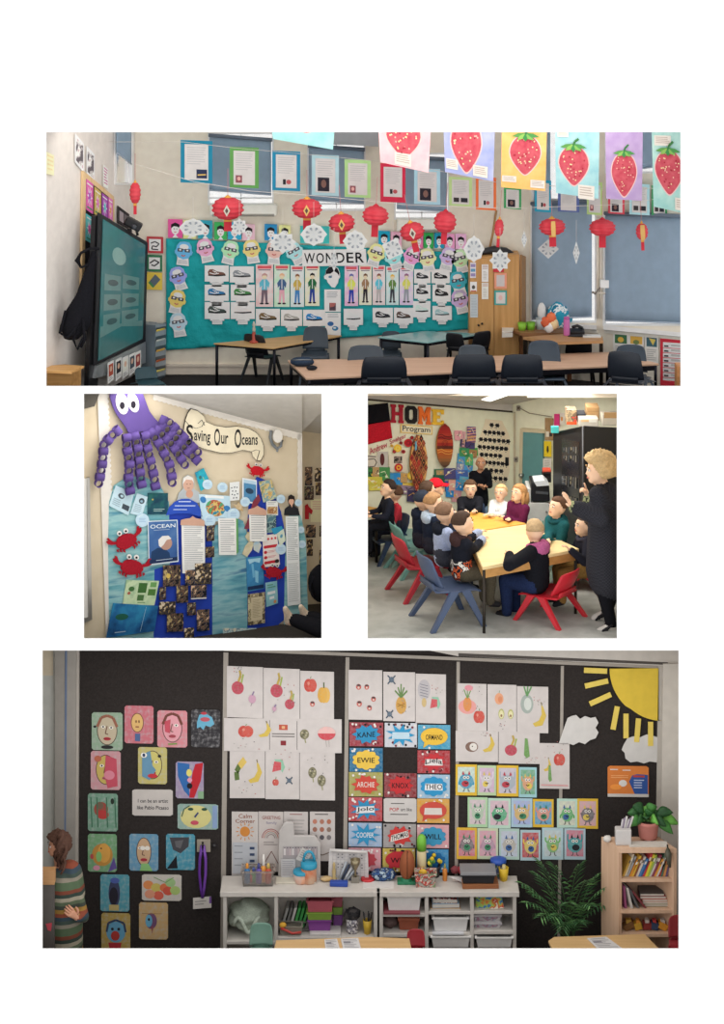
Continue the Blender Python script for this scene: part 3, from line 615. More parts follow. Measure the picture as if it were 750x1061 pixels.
def string(pts, lb, r=.0026, col='#d8d0c8', pl=None):
    m = MB(); m.tube([P(*p) for p in pts], r, 'plain:'+col, 5); return tag(m.build('string'), lb, 'string')
string([(112, 147, 1.74), (190, 147, 1.74), (240, 153, 1.74), (330, 161, 1.74), (420, 170, 1.74), (520, 190, 1.74), (640, 196, 1.74), (722, 194, 1.6)], 'thin string along the row of framed pages')
string([(140, 170, 1.3), (200, 188, 1.3), (260, 198, 1.3), (330, 203, 1.3), (420, 212, 1.3), (520, 216, 1.3), (640, 212, 1.3), (722, 200, 1.3)], 'thin slack string carrying the red lanterns')
string([(280, 128, .9), (420, 134, .9), (520, 134, .9), (722, 130, .9)], 'thin string holding up the strawberry paintings')
# strawberry paintings
GAIN = 1.02
SP = FRONT(.95)
ST = [([(280, 126), (347, 126), (345, 155), (283, 144)], '#8cc8c8', '#a9dcd8', (.55, .2, .22, .28), None, [], 'teal wash painting with only its strawberry tip showing at the top'),
 ([(391, 118), (447, 118), (444, 179), (394, 168)], '#efb6be', '#f4cfd0', (.48, .42, .33, .4), None, [(.3, .74, .64, .97)], 'pink wash strawberry painting with white dots'),
 ([(459, 118), (513, 118), (511, 188), (461, 178)], '#9aa5d6', '#b7bde2', (.44, .47, .3, .47), (.5, .2), [(.03, .76, .27, .93), (.58, .8, .88, .97)], 'lavender blue strawberry painting'),
 ([(520, 116), (567, 116), (565, 198), (519, 194)], '#f2b562', '#f7c982', (.53, .53, .34, .28), (.5, .3), [(.02, .84, .34, .92), (.66, .87, .98, .97)], 'yellow orange strawberry painting'),
 ([(575, 128), (621, 128), (620, 206), (576, 200)], '#8fc3cc', '#b4dcdc', (.42, .56, .34, .3), (.46, .36), [(.52, .84, .9, 1.03), (.05, .1, .3, .19)], 'teal wash strawberry painting with a curled green stalk'),
 ([(627, 124), (666, 124), (665, 208), (628, 206)], '#ae93c2', '#c2abd0', (.5, .66, .34, .3), (.5, .42), [], 'purple wash strawberry painting'),
 ([(675, 128), (722, 128), (722, 224), (677, 214)], '#93c9c4', '#bfe0d6', (.37, .54, .31, .28), (.4, .32), [(.05, .14, .42, .26), (.5, .84, .8, .98)], 'blue-green strawberry painting at the far end of the string')]
def strawb(u, v, a, b, leaf, seed, asp):
    r = random.Random(seed); body = []
    for i in range(32):
        t = 2*PI*i/32; c, s_ = math.cos(t), math.sin(t); kx = a*(1.0 if s_ < 0 else (1-.52*s_**1.6)); body.append((u+kx*c, v+b*(s_ if s_ > 0 else s_*.82)))
    it = [('p', '#e8c4bf', [(u+(x-u)*1.08, v+(y-v)*1.06) for x, y in body]), ('p', 'wc:#bf4254:#d2626c:14', body)]
    for i in range(34):
        t = r.uniform(0, 2*PI); q = r.random()**.5*.8; x = u+a*q*math.cos(t)*(.7 if math.sin(t) > .3 else 1); y = v+b*q*math.sin(t)
        it.append(('e', r.choice(('#f0b9a8', '#a82838', '#f4d9a8')), x, y, .016, .016*asp))
    if leaf:
        lu, lv = u+(leaf[0]-.5)*.2, v-b*.86
        for k_, ang in enumerate((-1.25, -.6, 0, .6, 1.25)):
            L = a*.95; dx, dy = math.sin(ang), math.cos(ang); nx, ny = math.cos(ang)*.06, -math.sin(ang)*.06
            it.append(('p', ('#5f9a4f', '#8dbb5f', '#3f8a4a', '#7fb35a', '#4f9450')[k_], [(lu, lv-.02), (lu+dx*L*.5+nx, lv+(dy*L*.32+ny)*asp*.8), (lu+dx*L, lv+(dy*L*.6)*asp*.8), (lu+dx*L*.5-nx, lv+(dy*L*.32-ny)*asp*.8)]))
        it.append(('l', '#3f7a44', [(lu, lv), (lu+.03, lv-.05), (lu+.12, lv-.09)], .05, asp))
    return it
for n_, (q, c1, c2, (u, v, a, b), leaf, caps, lb) in enumerate(ST):
    asp = abs(q[1][0]-q[0][0])/max(1, abs(q[3][1]-q[0][1]))
    its = strawb(u, v, a, b, leaf, n_, asp)
    rt = sheet('strawberry_painting', lb, 'artwork', SP, q, 0, 'wc:%s:%s:6' % (c1, c2), its, 'strawberry paintings hanging from the ceiling string', parts=[('painting', 0, 0, 0)]+[('caption', cp, '#e4dcd2', [('n', '#b9a79c', .1, .15, .9, .85, 4)]) for cp in caps]) if caps else sheet('strawberry_painting', lb, 'artwork', SP, q, 0, 'wc:%s:%s:6' % (c1, c2), its, 'strawberry paintings hanging from the ceiling string')
    if caps:
        pt = [o for o in rt.children if o.name.startswith('painting')][0]; m = MB(); draw(m, bil(SP, q), its, .0006); m.build('strawberry', rt)
# lanterns
GAIN = .98
RED = '#c93342'
LN = [(140, 200, 6, 11, 0, 'side', 'narrow red lantern above the webcam'), (236, 216, 17, 11.5, 0, 'silver', 'red lantern with a silver diamond, first along the string'), (318, 216, 16, 10, 0, 'gold', 'red lantern with a gold diamond between the first two blinds'), (354, 231, 14, 9.5, 4, 'gold', 'red lantern with a gold diamond over the title strip'), (389, 223.5, 14, 10, -3, '', 'plain red lantern with a broad body below the red-edged page'), (427, 240, 13, 9.5, 12, 'silver', 'tilted red lantern hanging lowest of the row'), (461, 230, 12, 11, -4, '', 'plain round red lantern left of the cupboard'),
 (517, 236, 5, 9, -4, 'side', 'narrow speckled red lantern over the cupboard'), (572, 235, 14, 8.5, 2, 'band', 'red lantern with a gold band before the tall blind'), (624, 236, 14, 8.5, 0, '', 'plain red lantern in front of the pier'), (665, 240, 6.5, 8.5, 3, 'band', 'small narrow red lantern before the broad blind')]
for x, y, rx, ry, rot, em, lb in LN:
    Y = 1.3; k = S*(D+Y)/D; c = P(x, y, Y); R = Matrix.Rotation(math.radians(-rot), 3, 'Y')
    T = Matrix.Translation(c) @ R.to_4x4()
    rt = thing('paper_lantern', lb, 'lantern', c, 'red paper lanterns on the string')
    prof = []; n = 28
    for i in range(n+1):
        t = PI*i/n; prof.append((max(.002, rx*k*math.sin(t)**.8*(1-.1*(i % 4 > 1))), -ry*k*math.cos(t)))
    m = MB(T); m.lathe(prof, (0, 0, 0), 'wc:%s:#d8505a:8' % RED, 20); m.build('body', rt)
    w_ = max(3.2, min(8, rx*.5)); tl = 12 if rx > 8 else 11
    m = MB(T); m.prism([(-w_/2*k, -.01, -(ry-2)*k), (w_/2*k, -.01, -(ry-2)*k), (w_*.5*k, -.01, -(ry+tl)*k), (-w_*.5*k, -.01, -(ry+tl)*k)], V((0, .012, 0)), RED); m.build('tail', rt)
    cp = '#e0a34e' if em else RED
    m = MB(T); m.lathe([(w_*.55*k, (ry-1.2)*k), (w_*.42*k, (ry+.6)*k), (.006, (ry+2.6)*k)], (0, 0, 0), cp, 10); m.build('top_cap', rt)
    if em: m = MB(T); m.prism([(-w_/2*k, -.02, -(ry-1.5)*k), (w_/2*k, -.02, -(ry-1.5)*k), (w_*.5*k, -.02, -(ry+2)*k), (-w_*.5*k, -.02, -(ry+2)*k)], V((0, .008, 0)), cp); m.build('gold_band', rt)
    if em in ('gold', 'silver', 'band'):
        m = MB(T); y0 = -rx*k-.012; cc = '#d9b06a' if em != 'silver' else '#c9c2b4'
        if em == 'band': m.prism([(-.022, y0+.01, -ry*.9*k), (.022, y0+.01, -ry*.9*k), (.026, y0, 0), (.022, y0+.01, ry*.9*k), (-.022, y0+.01, ry*.9*k), (-.026, y0, 0)], V((0, .01, 0)), cc)
        else:
            m.prism([(0, y0, -6*k), (3.4*k, y0, 0), (0, y0, 6*k), (-3.4*k, y0, 0)], V((0, .01, 0)), cc)
            m.prism([(0, y0-.003, -3*k), (1.7*k, y0-.003, 0), (0, y0-.003, 3*k), (-1.7*k, y0-.003, 0)], V((0, .003, 0)), '#5a4a44')
        m.build('emblem', rt)
    m = MB(T); m.tube([(0, 0, (ry+2.4)*k), (0, 0, (ry+30)*k)], .003, '#c98a8a', 5); m.build('hanging_string', rt)
# snowflakes
def flake(x, y, rx, ry, lb, kind=0, Y=1.15, rot=0):
    pl = FRONT(Y); q = Q(x-rx, y-ry, x+rx, y+ry, 0, rot)
    if kind == 1: out = [(.5, 0), (.62, .1), (.74, .12), (.86, .3), (1, .5), (.9, .62), (.84, .84), (.62, .9), (.5, 1), (.36, .9), (.18, .86), (.1, .64), (0, .5), (.12, .32), (.24, .14), (.38, .1)]
    else: out = [(.5+.5*(1 if i % 2 == 0 else .74)*math.cos(PI*i/8-PI/2), .5+.5*(1 if i % 2 == 0 else .74)*math.sin(PI*i/8-PI/2)) for i in range(16)]
    if kind == 2: out = [(.5, 0), (1, .5), (.5, 1), (0, .5)]
    its = []
    for i in range(8):
        t = PI*i/4+.39
        its.append(('e', '#8d939a', .5+.27*math.cos(t), .5+.27*math.sin(t), .05, .05)); its.append(('p', '#9aa2a8', [(.5+.16*math.cos(t), .5+.16*math.sin(t)), (.5+.22*math.cos(t+.2), .5+.22*math.sin(t+.2)), (.5+.22*math.cos(t-.2), .5+.22*math.sin(t-.2))]))
    its += [('l', '#c3c7ca', [(.1, .5), (.9, .5)], .012), ('l', '#c3c7ca', [(.5, .1), (.5, .9)], .012), ('l', '#c3c7ca', [(.25, .25), (.75, .75)], .012), ('l', '#c3c7ca', [(.75, .25), (.25, .75)], .012)]
    rt = thing('paper_snowflake', lb, 'decoration', pl.at(x, y+ry), 'white paper snowflakes')
    m = MB(); flat(m, pl, q, 0, '#cbcccb', its, out); m.build('cut_paper', rt)
    m = MB(); m.tube([pl.at(x, y-ry), pl.at(x, y-ry-22)], .002, '#c9c4bf', 4); m.build('thread', rt)
for a in ((200, 236, 15, 10, 'wide white snowflake by the pink portrait card', 1), (248, 235, 9, 9, 'small white snowflake right of the first lantern tail'), (293, 251, 14, 12, 'large white snowflake left of the title strip', 0), (325, 243, 14, 12, 'white snowflake hanging over the title strip start', 1), (368, 250, 13, 12, 'white snowflake over the title strip end', 1), (407, 258, 12, 12, 'large white snowflake under the lowest lantern', 2, 1.15, 20), (491, 258, 11, 14, 'lacy white snowflake between board and cupboard', 1), (518, 270, 11, 12, 'white square snowflake on the cupboard door', 0), (568, 258, 11, 10, 'white diamond snowflake behind the gold-banded lantern', 2, 1.5), (597, 262, 3.5, 12, 'thin turned snowflake before the tall blind', 2), (543, 248, 3, 9, 'thin grey snowflake by the window frame', 2), (346, 270, 4, 12, 'narrow white snowflake tip over the title strip', 2)): flake(*a)
# webcam, screen
GAIN = .7
def quad_slab(m, pts, off, pl, th, mat): m.prism([pl.at(x, y, off) for x, y in pts], pl.n*-th, mat)
TVP = WALL(152, 2.1, 95, .75)
rt = thing('wall_screen', 'large black interactive screen on a stand at the side wall', 'screen', TVP.at(120, 402, 0))
m = MB(); quad_slab(m, [(103, 220), (153.5, 251), (151, 354), (98, 379)], 0, TVP, .03, 'plastic:#16161a'); m.build('bezel', rt, .01)
m = MB(); quad_slab(m, [(107, 227), (150.5, 254), (148, 351), (102, 374)], .008, TVP, .006, 'gloss:#34686a');  # reflections on the glass are painted in, as teal tone and grey patches
mpv = bil(TVP, [(107, 227), (150.5, 254), (148, 351), (102, 374)])
for u0, v0 in ((.08, .38), (.5, .36), (.08, .53), (.5, .52), (.08, .68), (.5, .67)):
    draw(m, mpv, [('r', 'gloss:#5f7f7c', u0, v0, u0+.38, v0+.12), ('e', 'gloss:#3f4f50', u0+.2, v0+.06, .12, .025)], .0085)
draw(m, mpv, [('e', 'gloss:#7a9a94', .4, .22, .16, .07), ('p', 'gloss:#5f7f7c', [(.02, .84), (.5, .8), (.98, .86), (.98, .8), (.02, .76)])], .0085); m.build('glass_screen', rt)
m = MB(); quad_slab(m, [(101, 379), (151, 354), (151, 376), (99, 392)], .004, TVP, .08, 'metal:#aeb2b4'); m.build('lower_panel', rt)
m = MB(); quad_slab(m, [(99, 224), (106, 222), (101, 410), (91, 410)], -.032, TVP, .05, 'plastic:#121215'); m.build('stand_post', rt)
rt = thing('webcam', 'black camera bar sitting on top of the screen', 'camera', TVP.at(138, 242, 0)); c = P(138, 232, 1.75)
m = MB(); m.box(c, (.2, .12, .1), 'plastic:#1b1b1e', Matrix.Rotation(.5, 3, 'Y')); m.build('camera_body', rt, .02)
m = MB(); m.lathe([(.03, 0), (.03, .03), (.02, .035)], c+V((.02, -.07, -.02)), 'gloss:#30343a', 14, (0, -1, 0)); m.build('lens', rt)
m = MB(); m.tube([c+V((.03, 0, -.05)), c+V((.05, 0, -.13))], .015, 'plastic:#1b1b1e', 8); m.box(c+V((-.04, 0, -.08)), (.05, .05, .06), 'plastic:#1b1b1e'); m.build('mount', rt)
sheet('photo_strip', 'dark photo sheet on the wall just above the camera bar', 'poster', L1, [(122, 213), (134, 222), (134, 238), (122, 231)], .02, '#2f2b2e', [('r', '#9a9096', .15, .2, .5, .8), ('r', '#6a6468', .55, .2, .9, .8)])
# bag hanging from the screen edge
rt = thing('black_bag', 'black strappy bag hanging from the edge of the screen', 'bag', P(80, 345, .5)); Y = .56; W_ = 'cloth:#17171b'
m = MB(); rr = []
for x, y, a, b in ((97, 262, 3, 4), (92, 285, 6, 5), (88, 305, 9, 6), (82, 322, 14, 8), (78, 338, 16, 8), (74, 350, 8, 5)):
    rr.append([P(x+a*math.cos(2*PI*j/14), y+b*.5*math.sin(2*PI*j/14), Y+.09*math.sin(2*PI*j/14)) for j in range(14)])
m.rings(rr, W_); m.build('bag_body', rt)
m = MB(); m.tube([P(*p, Y-.05) for p in ((103, 258), (94, 257), (84, 262), (80, 270), (84, 277), (92, 274), (100, 266))], .03, W_, 8, .5); m.build('strap_loop', rt)
m = MB()
for a in (((84, 335), (76, 352), (80, 362), (86, 350)), ((80, 338), (70, 350), (62, 345), (68, 322)), ((86, 330), (88, 352), (84, 360))): m.tube([P(*p, Y-.08) for p in a], .016, W_, 7)
m.build('dangling_strap', rt)
for i, (x, y, c, lb) in enumerate(((112, 382, '#a04a3a', 'rust photo card leaning first under the screen'), (120, 379, '#2a2a30', 'black photo card under the screen'), (127, 377, '#d9d2c8', 'white photo card under the screen middle'), (134, 374, '#46505a', 'grey portrait card under the screen'), (140, 372, '#8a3f3f', 'dark red card under the screen end'))):
    sheet('photo_card', lb, 'picture', TVP, [(x, y-6), (x+6, y-9), (x+6, y+11), (x, y+16)], .05, '#d6d2ce', [('r', c, .12, .12, .88, .7), ('e', '#c9a58e', .5, .36, .2, .14), ('n', '#8f8f92', .15, .76, .85, .94, 2)], 'photo cards propped under the screen')
# low timber box at the edge
rt = thing('timber_box', 'small varnished timber box top at the corner below the bag', 'box', P(66, 402, .3)); zt = P(66, 379, .45).z
m = MB(); q = [onz(48, 379, zt), onz(66, 377.5, zt), onz(87, 379, zt), onz(74, 385, zt), onz(47, 384, zt)]; m.prism(q, V((0, 0, -.025)), 'wood:#c59a62:#b0824c'); m.build('lid', rt)
m = MB(); a, b, c, d = [onz(x, y, zt-.025) for x, y in ((47, 384), (72, 384.5), (84, 379.5), (50, 379))]; m.prism([a, b, c, d], V((0, 0, -.2)), 'wood:#b58a55:#9c7240'); m.build('carcass', rt)
rt = thing('storage_tub', 'small white tub with a blue rim by the timber box', 'tub', P(52, 378, .6)); c = P(51, 378, .62)
m = MB(); m.lathe([(.05, 0), (.06, .12), (.055, .12), (.045, .01)], c, 'plastic:#d9dcdf', 16); m.build('tub_wall', rt); m = MB(); m.lathe([(.062, .11), (.064, .13), (.056, .13), (.056, .11)], c, 'plastic:#3a55a0', 16); m.build('rim', rt)
# grey drawer unit
rt = thing('drawer_unit', 'grey slatted tray unit standing between screen and teal board', 'drawers', P(160, 395, 2.2))
a = FRONT(2.1); m = MB(); m.prism([P(147, 336, 2.2), P(161, 337, 2.05), P(160, 397, 2.05), P(147, 395, 2.2)], V((.0, .18, 0)), 'plastic:#6f7c86'); m.build('side_panel', rt)
m = MB(); m.prism([P(147, 336, 2.2), P(161, 337, 2.05), P(172, 335, 2.35), P(158, 334.5, 2.45)], V((0, 0, -.03)), 'plastic:#7f8b94'); m.build('top', rt)
m = MB(); m.prism([P(161, 337, 2.1), P(172, 335, 2.4), P(171, 390, 2.4), P(160, 397, 2.1)], V((0, .06, 0)), 'plastic:#4a545c'); m.build('back_frame', rt)
for i, c in enumerate(('#c9b04a', '#b9beb8', '#d0a04a', '#a8542f', '#c9b964')):
    y = 344+i*10.5; m = MB(); q = [P(161, y, 2.04), P(171.5, y-3, 2.34), P(171.5, y+3.5-1, 2.34), P(161, y+5, 2.04)]; m.prism(q, V((0, .05, 0)), 'plastic:#8b969e'); m.prism([P(162, y-1.5, 2.03), P(170.5, y-3.6, 2.3), P(170.5, y-2.6, 2.3), P(162, y, 2.03)], V((0, .05, 0)), c); m.build('drawer', rt)
# cupboard
rt = thing('wooden_cupboard', 'tall light wood cupboard standing between teal board and window', 'cupboard', P(515, 375, 2.3))
CP = FRONT(2.2); WD = 'wood:#b98f5c:#a67c4a:z'
m = MB(); m.prism([CP.at(486, 267), CP.at(538, 263.5), CP.at(538, 392), CP.at(486, 392)], V((0, .28, 0)), WD); m.build('carcass', rt)
m = MB(); m.prism([CP.at(487, 269, .02), CP.at(511.5, 267, .02), CP.at(511.5, 386, .02), CP.at(487, 386, .02)], V((0, .019, 0)), WD); m.build('door', rt)
m = MB(); m.prism([CP.at(512.2, 267, .02), CP.at(537.5, 265, .02), CP.at(537.5, 386, .02), CP.at(512.2, 386, .02)], V((0, .019, 0)), WD); m.build('door', rt)
m = MB(); m.prism([P(538.6, 264, 2.2), P(543, 266, 2.45), P(543, 385, 2.45), P(538.6, 388, 2.2)], V((.02, 0.01, 0)), 'wood:#9a7248:#8a6238:z'); m.build('side_panel', rt)
m = MB(); c = CP.at(497.5, 336, .04)
for d in (-.02, .02): m.lathe([(.012, 0), (.012, .02)], c+V((d, 0, d*.4)), 'metal:#3a3530', 10, (0, -1, 0))
m.build('lock', rt)
for x0, y0, x1, y1, c, its, lb in ((487, 272, 493, 288, '#cfcbd2', [('r', '#8a7fa8', .1, .1, .9, .3), ('r', '#5f8fae', .1, .4, .9, .6), ('r', '#8a7fa8', .1, .7, .9, .9)], 'narrow sheet with three purple pictures, topmost near the hinge'), (487, 292, 494, 302, '#d9d6d2', [('e', '#4a4844', .5, .55, .25, .2), ('r', '#b0564a', .1, .9, .9, 1)], 'small sheet with a grey blob, under the purple picture sheet'), (487, 305, 495, 329, '#b4bcc0', [('n', '#98a0a6', .1, .05, .9, .95, 14)], 'tall pale list lowest near the hinge'), (499, 274, 506, 292, '#ddd8d0', [('n', '#a07a7a', .15, .05, .9, .3, 3), ('n', '#a8a49e', .2, .4, .8, .9, 6)], 'upright card, upper one on the middle of the door'), (499, 293, 506, 310, '#ddd5cc', [('n', '#b07a72', .15, .05, .9, .25, 3), ('n', '#b0aca4', .2, .35, .8, .9, 6)], 'upright card, lower one on the middle of the door'),
 (511, 276, 522, 282, '#b7383f', [], 'red strip peeking below the square snowflake'), (512, 283, 525, 299, '#e38f76', [('r', '#b9b3b2', .18, .12, .82, .86)], 'salmon-edged notice on the cupboard'), (512, 301, 525, 316, '#3f9490', [('r', '#c4c0bc', .14, .12, .88, .9), ('e', '#cda9a4', .5, .5, .16, .18)], 'teal-edged notice on the cupboard')):
    sheet('cupboard_notice', lb, 'poster', CP, Q(x0, y0, x1, y1), .03, c, its, 'notices on the cupboard door')
m = MB(); m.tube([P(*p, 2.35) for p in ((492, 265), (500, 261), (512, 258.5), (524, 260), (533, 264))], [.02, .04, .045, .04, .02], 'plastic:#2b2b2e', 8); tag(m.build('dark_hoop'), 'dark curved hoop lying on top of the cupboard', 'hoop')
m = MB(); m.tube([P(514, 218, 2.45), P(511, 240, 2.44), P(506, 263, 2.42)], .014, 'wood:#a8825a:#94704a:z', 8); tag(m.build('wooden_pole'), 'thin wooden pole leaning on the wall above the cupboard', 'pole')

# ---- furniture ----
GAIN = .85
def table(pts, zt, name, lb, top, leg='metal:#24242a', th=.03, legs=(0, 1, 2, 3), apron=.05, group=None, ins=.04, ap=None):
    q = [onz(x, y, zt) for x, y in pts]; c = sum(q, V())/len(q)
    rt = thing(name, lb, 'table', V((c.x, c.y, fl1(c))), group)
    m = MB(); m.prism(q, V((0, 0, -th)), top); m.build('tabletop', rt, .006)
    qi = [p+(c-p).normalized()*ins for p in q]
    m = MB()
    for a, b in zip(qi, qi[1:]+qi[:1]):
        n = V((0, 0, 1)).cross(b-a).normalized()*.012; m.prism([a-n-V((0, 0, th)), b-n-V((0, 0, th)), b+n-V((0, 0, th)), a+n-V((0, 0, th))], V((0, 0, -apron)), ap or leg)
    m.build('apron', rt)
    for i in legs:
        p = qi[i]; zz = fl1(p); m = MB(); m.tube([p-V((0, 0, th)), V((p.x, p.y, zz+.002))], .017, leg, 8); m.build('leg', rt)
    return rt
ztF = P(400, 389, .42).z
BEECH = 'wood:#c7a58c:#bb987f'
table([(298, 373), (486, 369.5), (490, 384.6), (317, 391.5)], ztF, 'classroom_table', 'long pale beech table nearest the viewer with a pencil case on it', BEECH, th=.025, legs=(0, 3, 2))
table([(488.4, 369.4), (632, 364.5), (683, 376.5), (492, 384.5)], ztF, 'classroom_table', 'pale beech table nearest the window wall, joined end to end', BEECH, th=.025, legs=(1, 2))
ztL = P(300, 354, 2.0).z
table([(221, 355.5), (325, 346), (354, 347.5), (283, 360.5)], ztL, 'trapezoid_table', 'yellowish wood trapezoid table before the teal board', 'wood:#c2a070:#b5915f', th=.018, legs=(0, 1, 2, 3), apron=.02)
table([(391, 349), (440, 342.8), (500, 345.5), (443, 354.5)], P(440, 349, 1.9).z, 'trapezoid_table', 'trapezoid table with a teal grey top beside the cupboard', 'gloss:#7fa8a8', th=.018, apron=.03)
NV = '#1d222b'
def backchair(x, ytop, ybot, Y, wpx, lb, yaw=PI, col=NV):
    k = S*(D+Y)/D; s = wpx*k/.40; top = P(x, ytop, Y); d = (V((0, .28, 0))*s); d.rotate(Matrix.Rotation(yaw, 3, 'Z'))
    c = V((top.x-d.x, Y-d.y, 0)); g = max(fl1(c+V((a, b, 0))) for a in (-.2*s, .2*s) for b in (-.2*s, .2*s))+.004
    return chair(V((c.x, c.y, g)), yaw, s, col, lb, 'plastic_chair', 'dark plastic chairs of the upper classroom', fl1, ztop=top.z)
# facing away from the viewer (backrest towards us): yaw 0 puts the back at +y, so turn by PI
backchair(398, 369.5, 398, .2, 47, 'dark navy chair, first from the pencil case on the near side')
backchair(491.5, 367, 398, .2, 45, 'dark navy chair, second along the near side of the tables')
backchair(541.5, 367, 400, .2, 43, 'dark navy chair, third along the near side of the tables')
backchair(646, 364, 400, .25, 37, 'dark navy chair at the window end of the near side', PI-.35)
backchair(379, 357.5, 372, 1.25, 38, 'slate chair behind the near table, under the teal top table', 0, '#3a444e')
backchair(489, 357, 370, 1.25, 30, 'slate chair behind the near table, left of the wood desk', 0, '#3a444e')
backchair(563, 352.5, 368, 1.2, 34, 'slate chair behind the near table in front of the desk', 0, '#35414e')
backchair(653, 357, 372, 1.2, 32, 'slate chair behind the near table under the window posters', 0, '#35414e')
backchair(600, 346.5, 366, 1.7, 27, 'black chair turned to the cluttered desk', PI, '#1b1c20')
backchair(327, 338, 360, 2.1, 26, 'slate chair between the trapezoid table and the board', 0, '#36404a')
backchair(262, 346, 395, 1.95, 27, 'black chair under the trapezoid table, facing sideways', PI-.5, '#1d1f24')
backchair(470, 345, 370, 1.7, 20, 'black chair at the end of the teal grey table', PI-.4, '#1b1c20')
backchair(405, 343, 362, 2.15, 20, 'slate chair between teal grey table and board', 0, '#36404a')
backchair(501, 343, 364, 1.9, 22, 'black chair close to the cupboard door', PI+.5, '#1b1c20')
rt = backchair(150, 380, 400, 1.35, 24, 'dark teal chair tucked in under the screen end', .4, '#27454e')
rt = thing('pencil_case', 'dark blue pencil case on the near beech table', 'pencil case', onz(314, 379, ztF)); c = onz(313, 379, ztF)
m = MB(); m.ell(c+V((0, 0, .045)), (.13, .09, .05), 'cloth:#2e3b4c', 18, 10, None, lambda d: 1+.12*mnoise.noise(d*3)); m.build('pouch', rt); m = MB(); m.tube([c+V((-.1, -.05, .07)), c+V((0, -.075, .08)), c+V((.1, -.05, .075))], .006, 'metal:#888c90', 6); m.build('zip', rt)
m = MB(); c = onz(323, 383.5, ztF); m.ell(c+V((0, 0, .025)), (.06, .03, .025), 'cloth:#23262c', 12, 8); tag(m.build('dark_pouch'), 'small black pouch beside the blue pencil case', 'pouch')
rt = thing('lantern_toy', 'small red and white figurine on the trapezoid table', 'toy', onz(263, 355, ztL)); c = onz(263, 355, ztL)
m = MB(); m.lathe([(.05, 0), (.05, .015), (.02, .03), (.022, .1), (.016, .12)], c, 'plastic:#a8483a', 14); m.build('stand', rt); m = MB(); m.lathe([(.014, .12), (.02, .15), (.012, .18), (.02, .2), (.006, .24)], c, 'plastic:#b9b4a8', 12); m.build('pale_top', rt)
# desks by the window with clutter
zd = P(555, 345, 1.95).z
rt = thing('wooden_desk', 'brown wooden desk heaped with clutter under the window', 'desk', P(555, 372, 1.9))
m = MB(); m.prism([onz(520, 339.5, zd), onz(560, 336, zd), onz(589, 339, zd), onz(592, 345, zd), onz(540, 345, zd)], V((0, 0, -.03)), 'wood:#9a6f4c:#87603f'); m.build('desktop', rt)
m = MB(); a = onz(541, 345, zd); b = onz(592, 345, zd); m.prism([a-V((0, 0, .03)), b-V((0, 0, .03)), b+V((0, .02, -.03)), a+V((0, .02, -.03))], V((0, 0, -.05)), 'wood:#8a5f40:#7a5236'); m.build('apron', rt)
for x, y in ((521.5, 341), (541, 345), (590, 344)):
    p = onz(x, y, zd-.03); m = MB(); m.box(V((p.x, p.y+.03, (p.z+fl1(p))/2)), (.05, .05, p.z-fl1(p)), 'wood:#7a5236:#6a452c:z'); m.build('leg', rt)
m = MB(); p = onz(530, 345, zd-.3); m.box(p+V((0, .05, 0)), (.22, .3, .02), 'wood:#8a6040:#7a5236'); m.build('shelf', rt)
zd2 = P(585, 352, 1.55).z
rt = thing('light_desk', 'pale wood desk with laptop standing before the brown desk', 'desk', P(585, 372, 1.6))
m = MB(); m.prism([onz(542, 349, zd2), onz(590, 345.5, zd2), onz(624, 348.5, zd2), onz(625, 353, zd2), onz(575, 354.5, zd2)], V((0, 0, -.03)), 'wood:#b58c62:#a57c52'); m.build('desktop', rt)
for x, y in ((544, 350), (576, 353), (623, 352)):
    p = onz(x, y, zd2-.03); m = MB(); m.box(V((p.x, p.y+.03, (p.z+fl1(p))/2)), (.04, .04, p.z-fl1(p)), 'metal:#3a342f'); m.build('leg', rt)
def tub(x, y, zt, r, h, col, lb, name='tub', cat='tub', taper=.85, items=()):
    c = onz(x, y, zt); rt = thing(name, lb, cat, c)
    m = MB(); m.lathe([(.002, 0), (r*taper, 0), (r, h), (r*.93, h), (r*.8, .012), (.002, .012)], c, 'plastic:'+col, 18); m.build('tub_wall', rt); m = MB(); m.lathe([(r*.99, h*.94), (r*1.05, h*.95), (r*1.05, h), (r*.99, h)], c, 'plastic:'+col, 18); m.build('rim', rt)
    return rt, c
tub(541, 342, zd, .05, .085, '#8cc63f', 'bright green pot on the brown desk nearest the cupboard'); tub(550, 341.5, zd, .05, .085, '#7fbf3a', 'second bright green pot on the brown desk')
tub(560, 341, zd, .055, .13, '#b9c2c6', 'clear plastic jar of pens on the brown desk')
rt = thing('tissue_box', 'white tissue box with a raised tissue on the brown desk', 'tissue box', onz(564, 340, zd)); c = onz(563, 339, zd)
m = MB(); m.box(c+V((0, .02, .05)), (.16, .1, .1), '#b9b4b0'); m.build('carton', rt, .006); m = MB(); m.ell(c+V((-.02, 0, .18)), (.05, .03, .1), '#e2e0de', 12, 8, None, lambda d: 1+.3*mnoise.noise(d*3)); m.build('tissue', rt)
rt = thing('plastic_bag', 'blue and white patterned bag heaped on the desk before the blind', 'bag', onz(580, 340, zd)); c = onz(580, 340, zd)+V((0, .05, .13))
m = MB(); m.ell(c, (.14, .1, .15), 'photo:9:#2f9ab8:#2f9ab8:#dfe4e6:#1f7f9f', 22, 14, None, lambda d: 1+.25*mnoise.noise(d*2.4)); m.build('bag_body', rt)
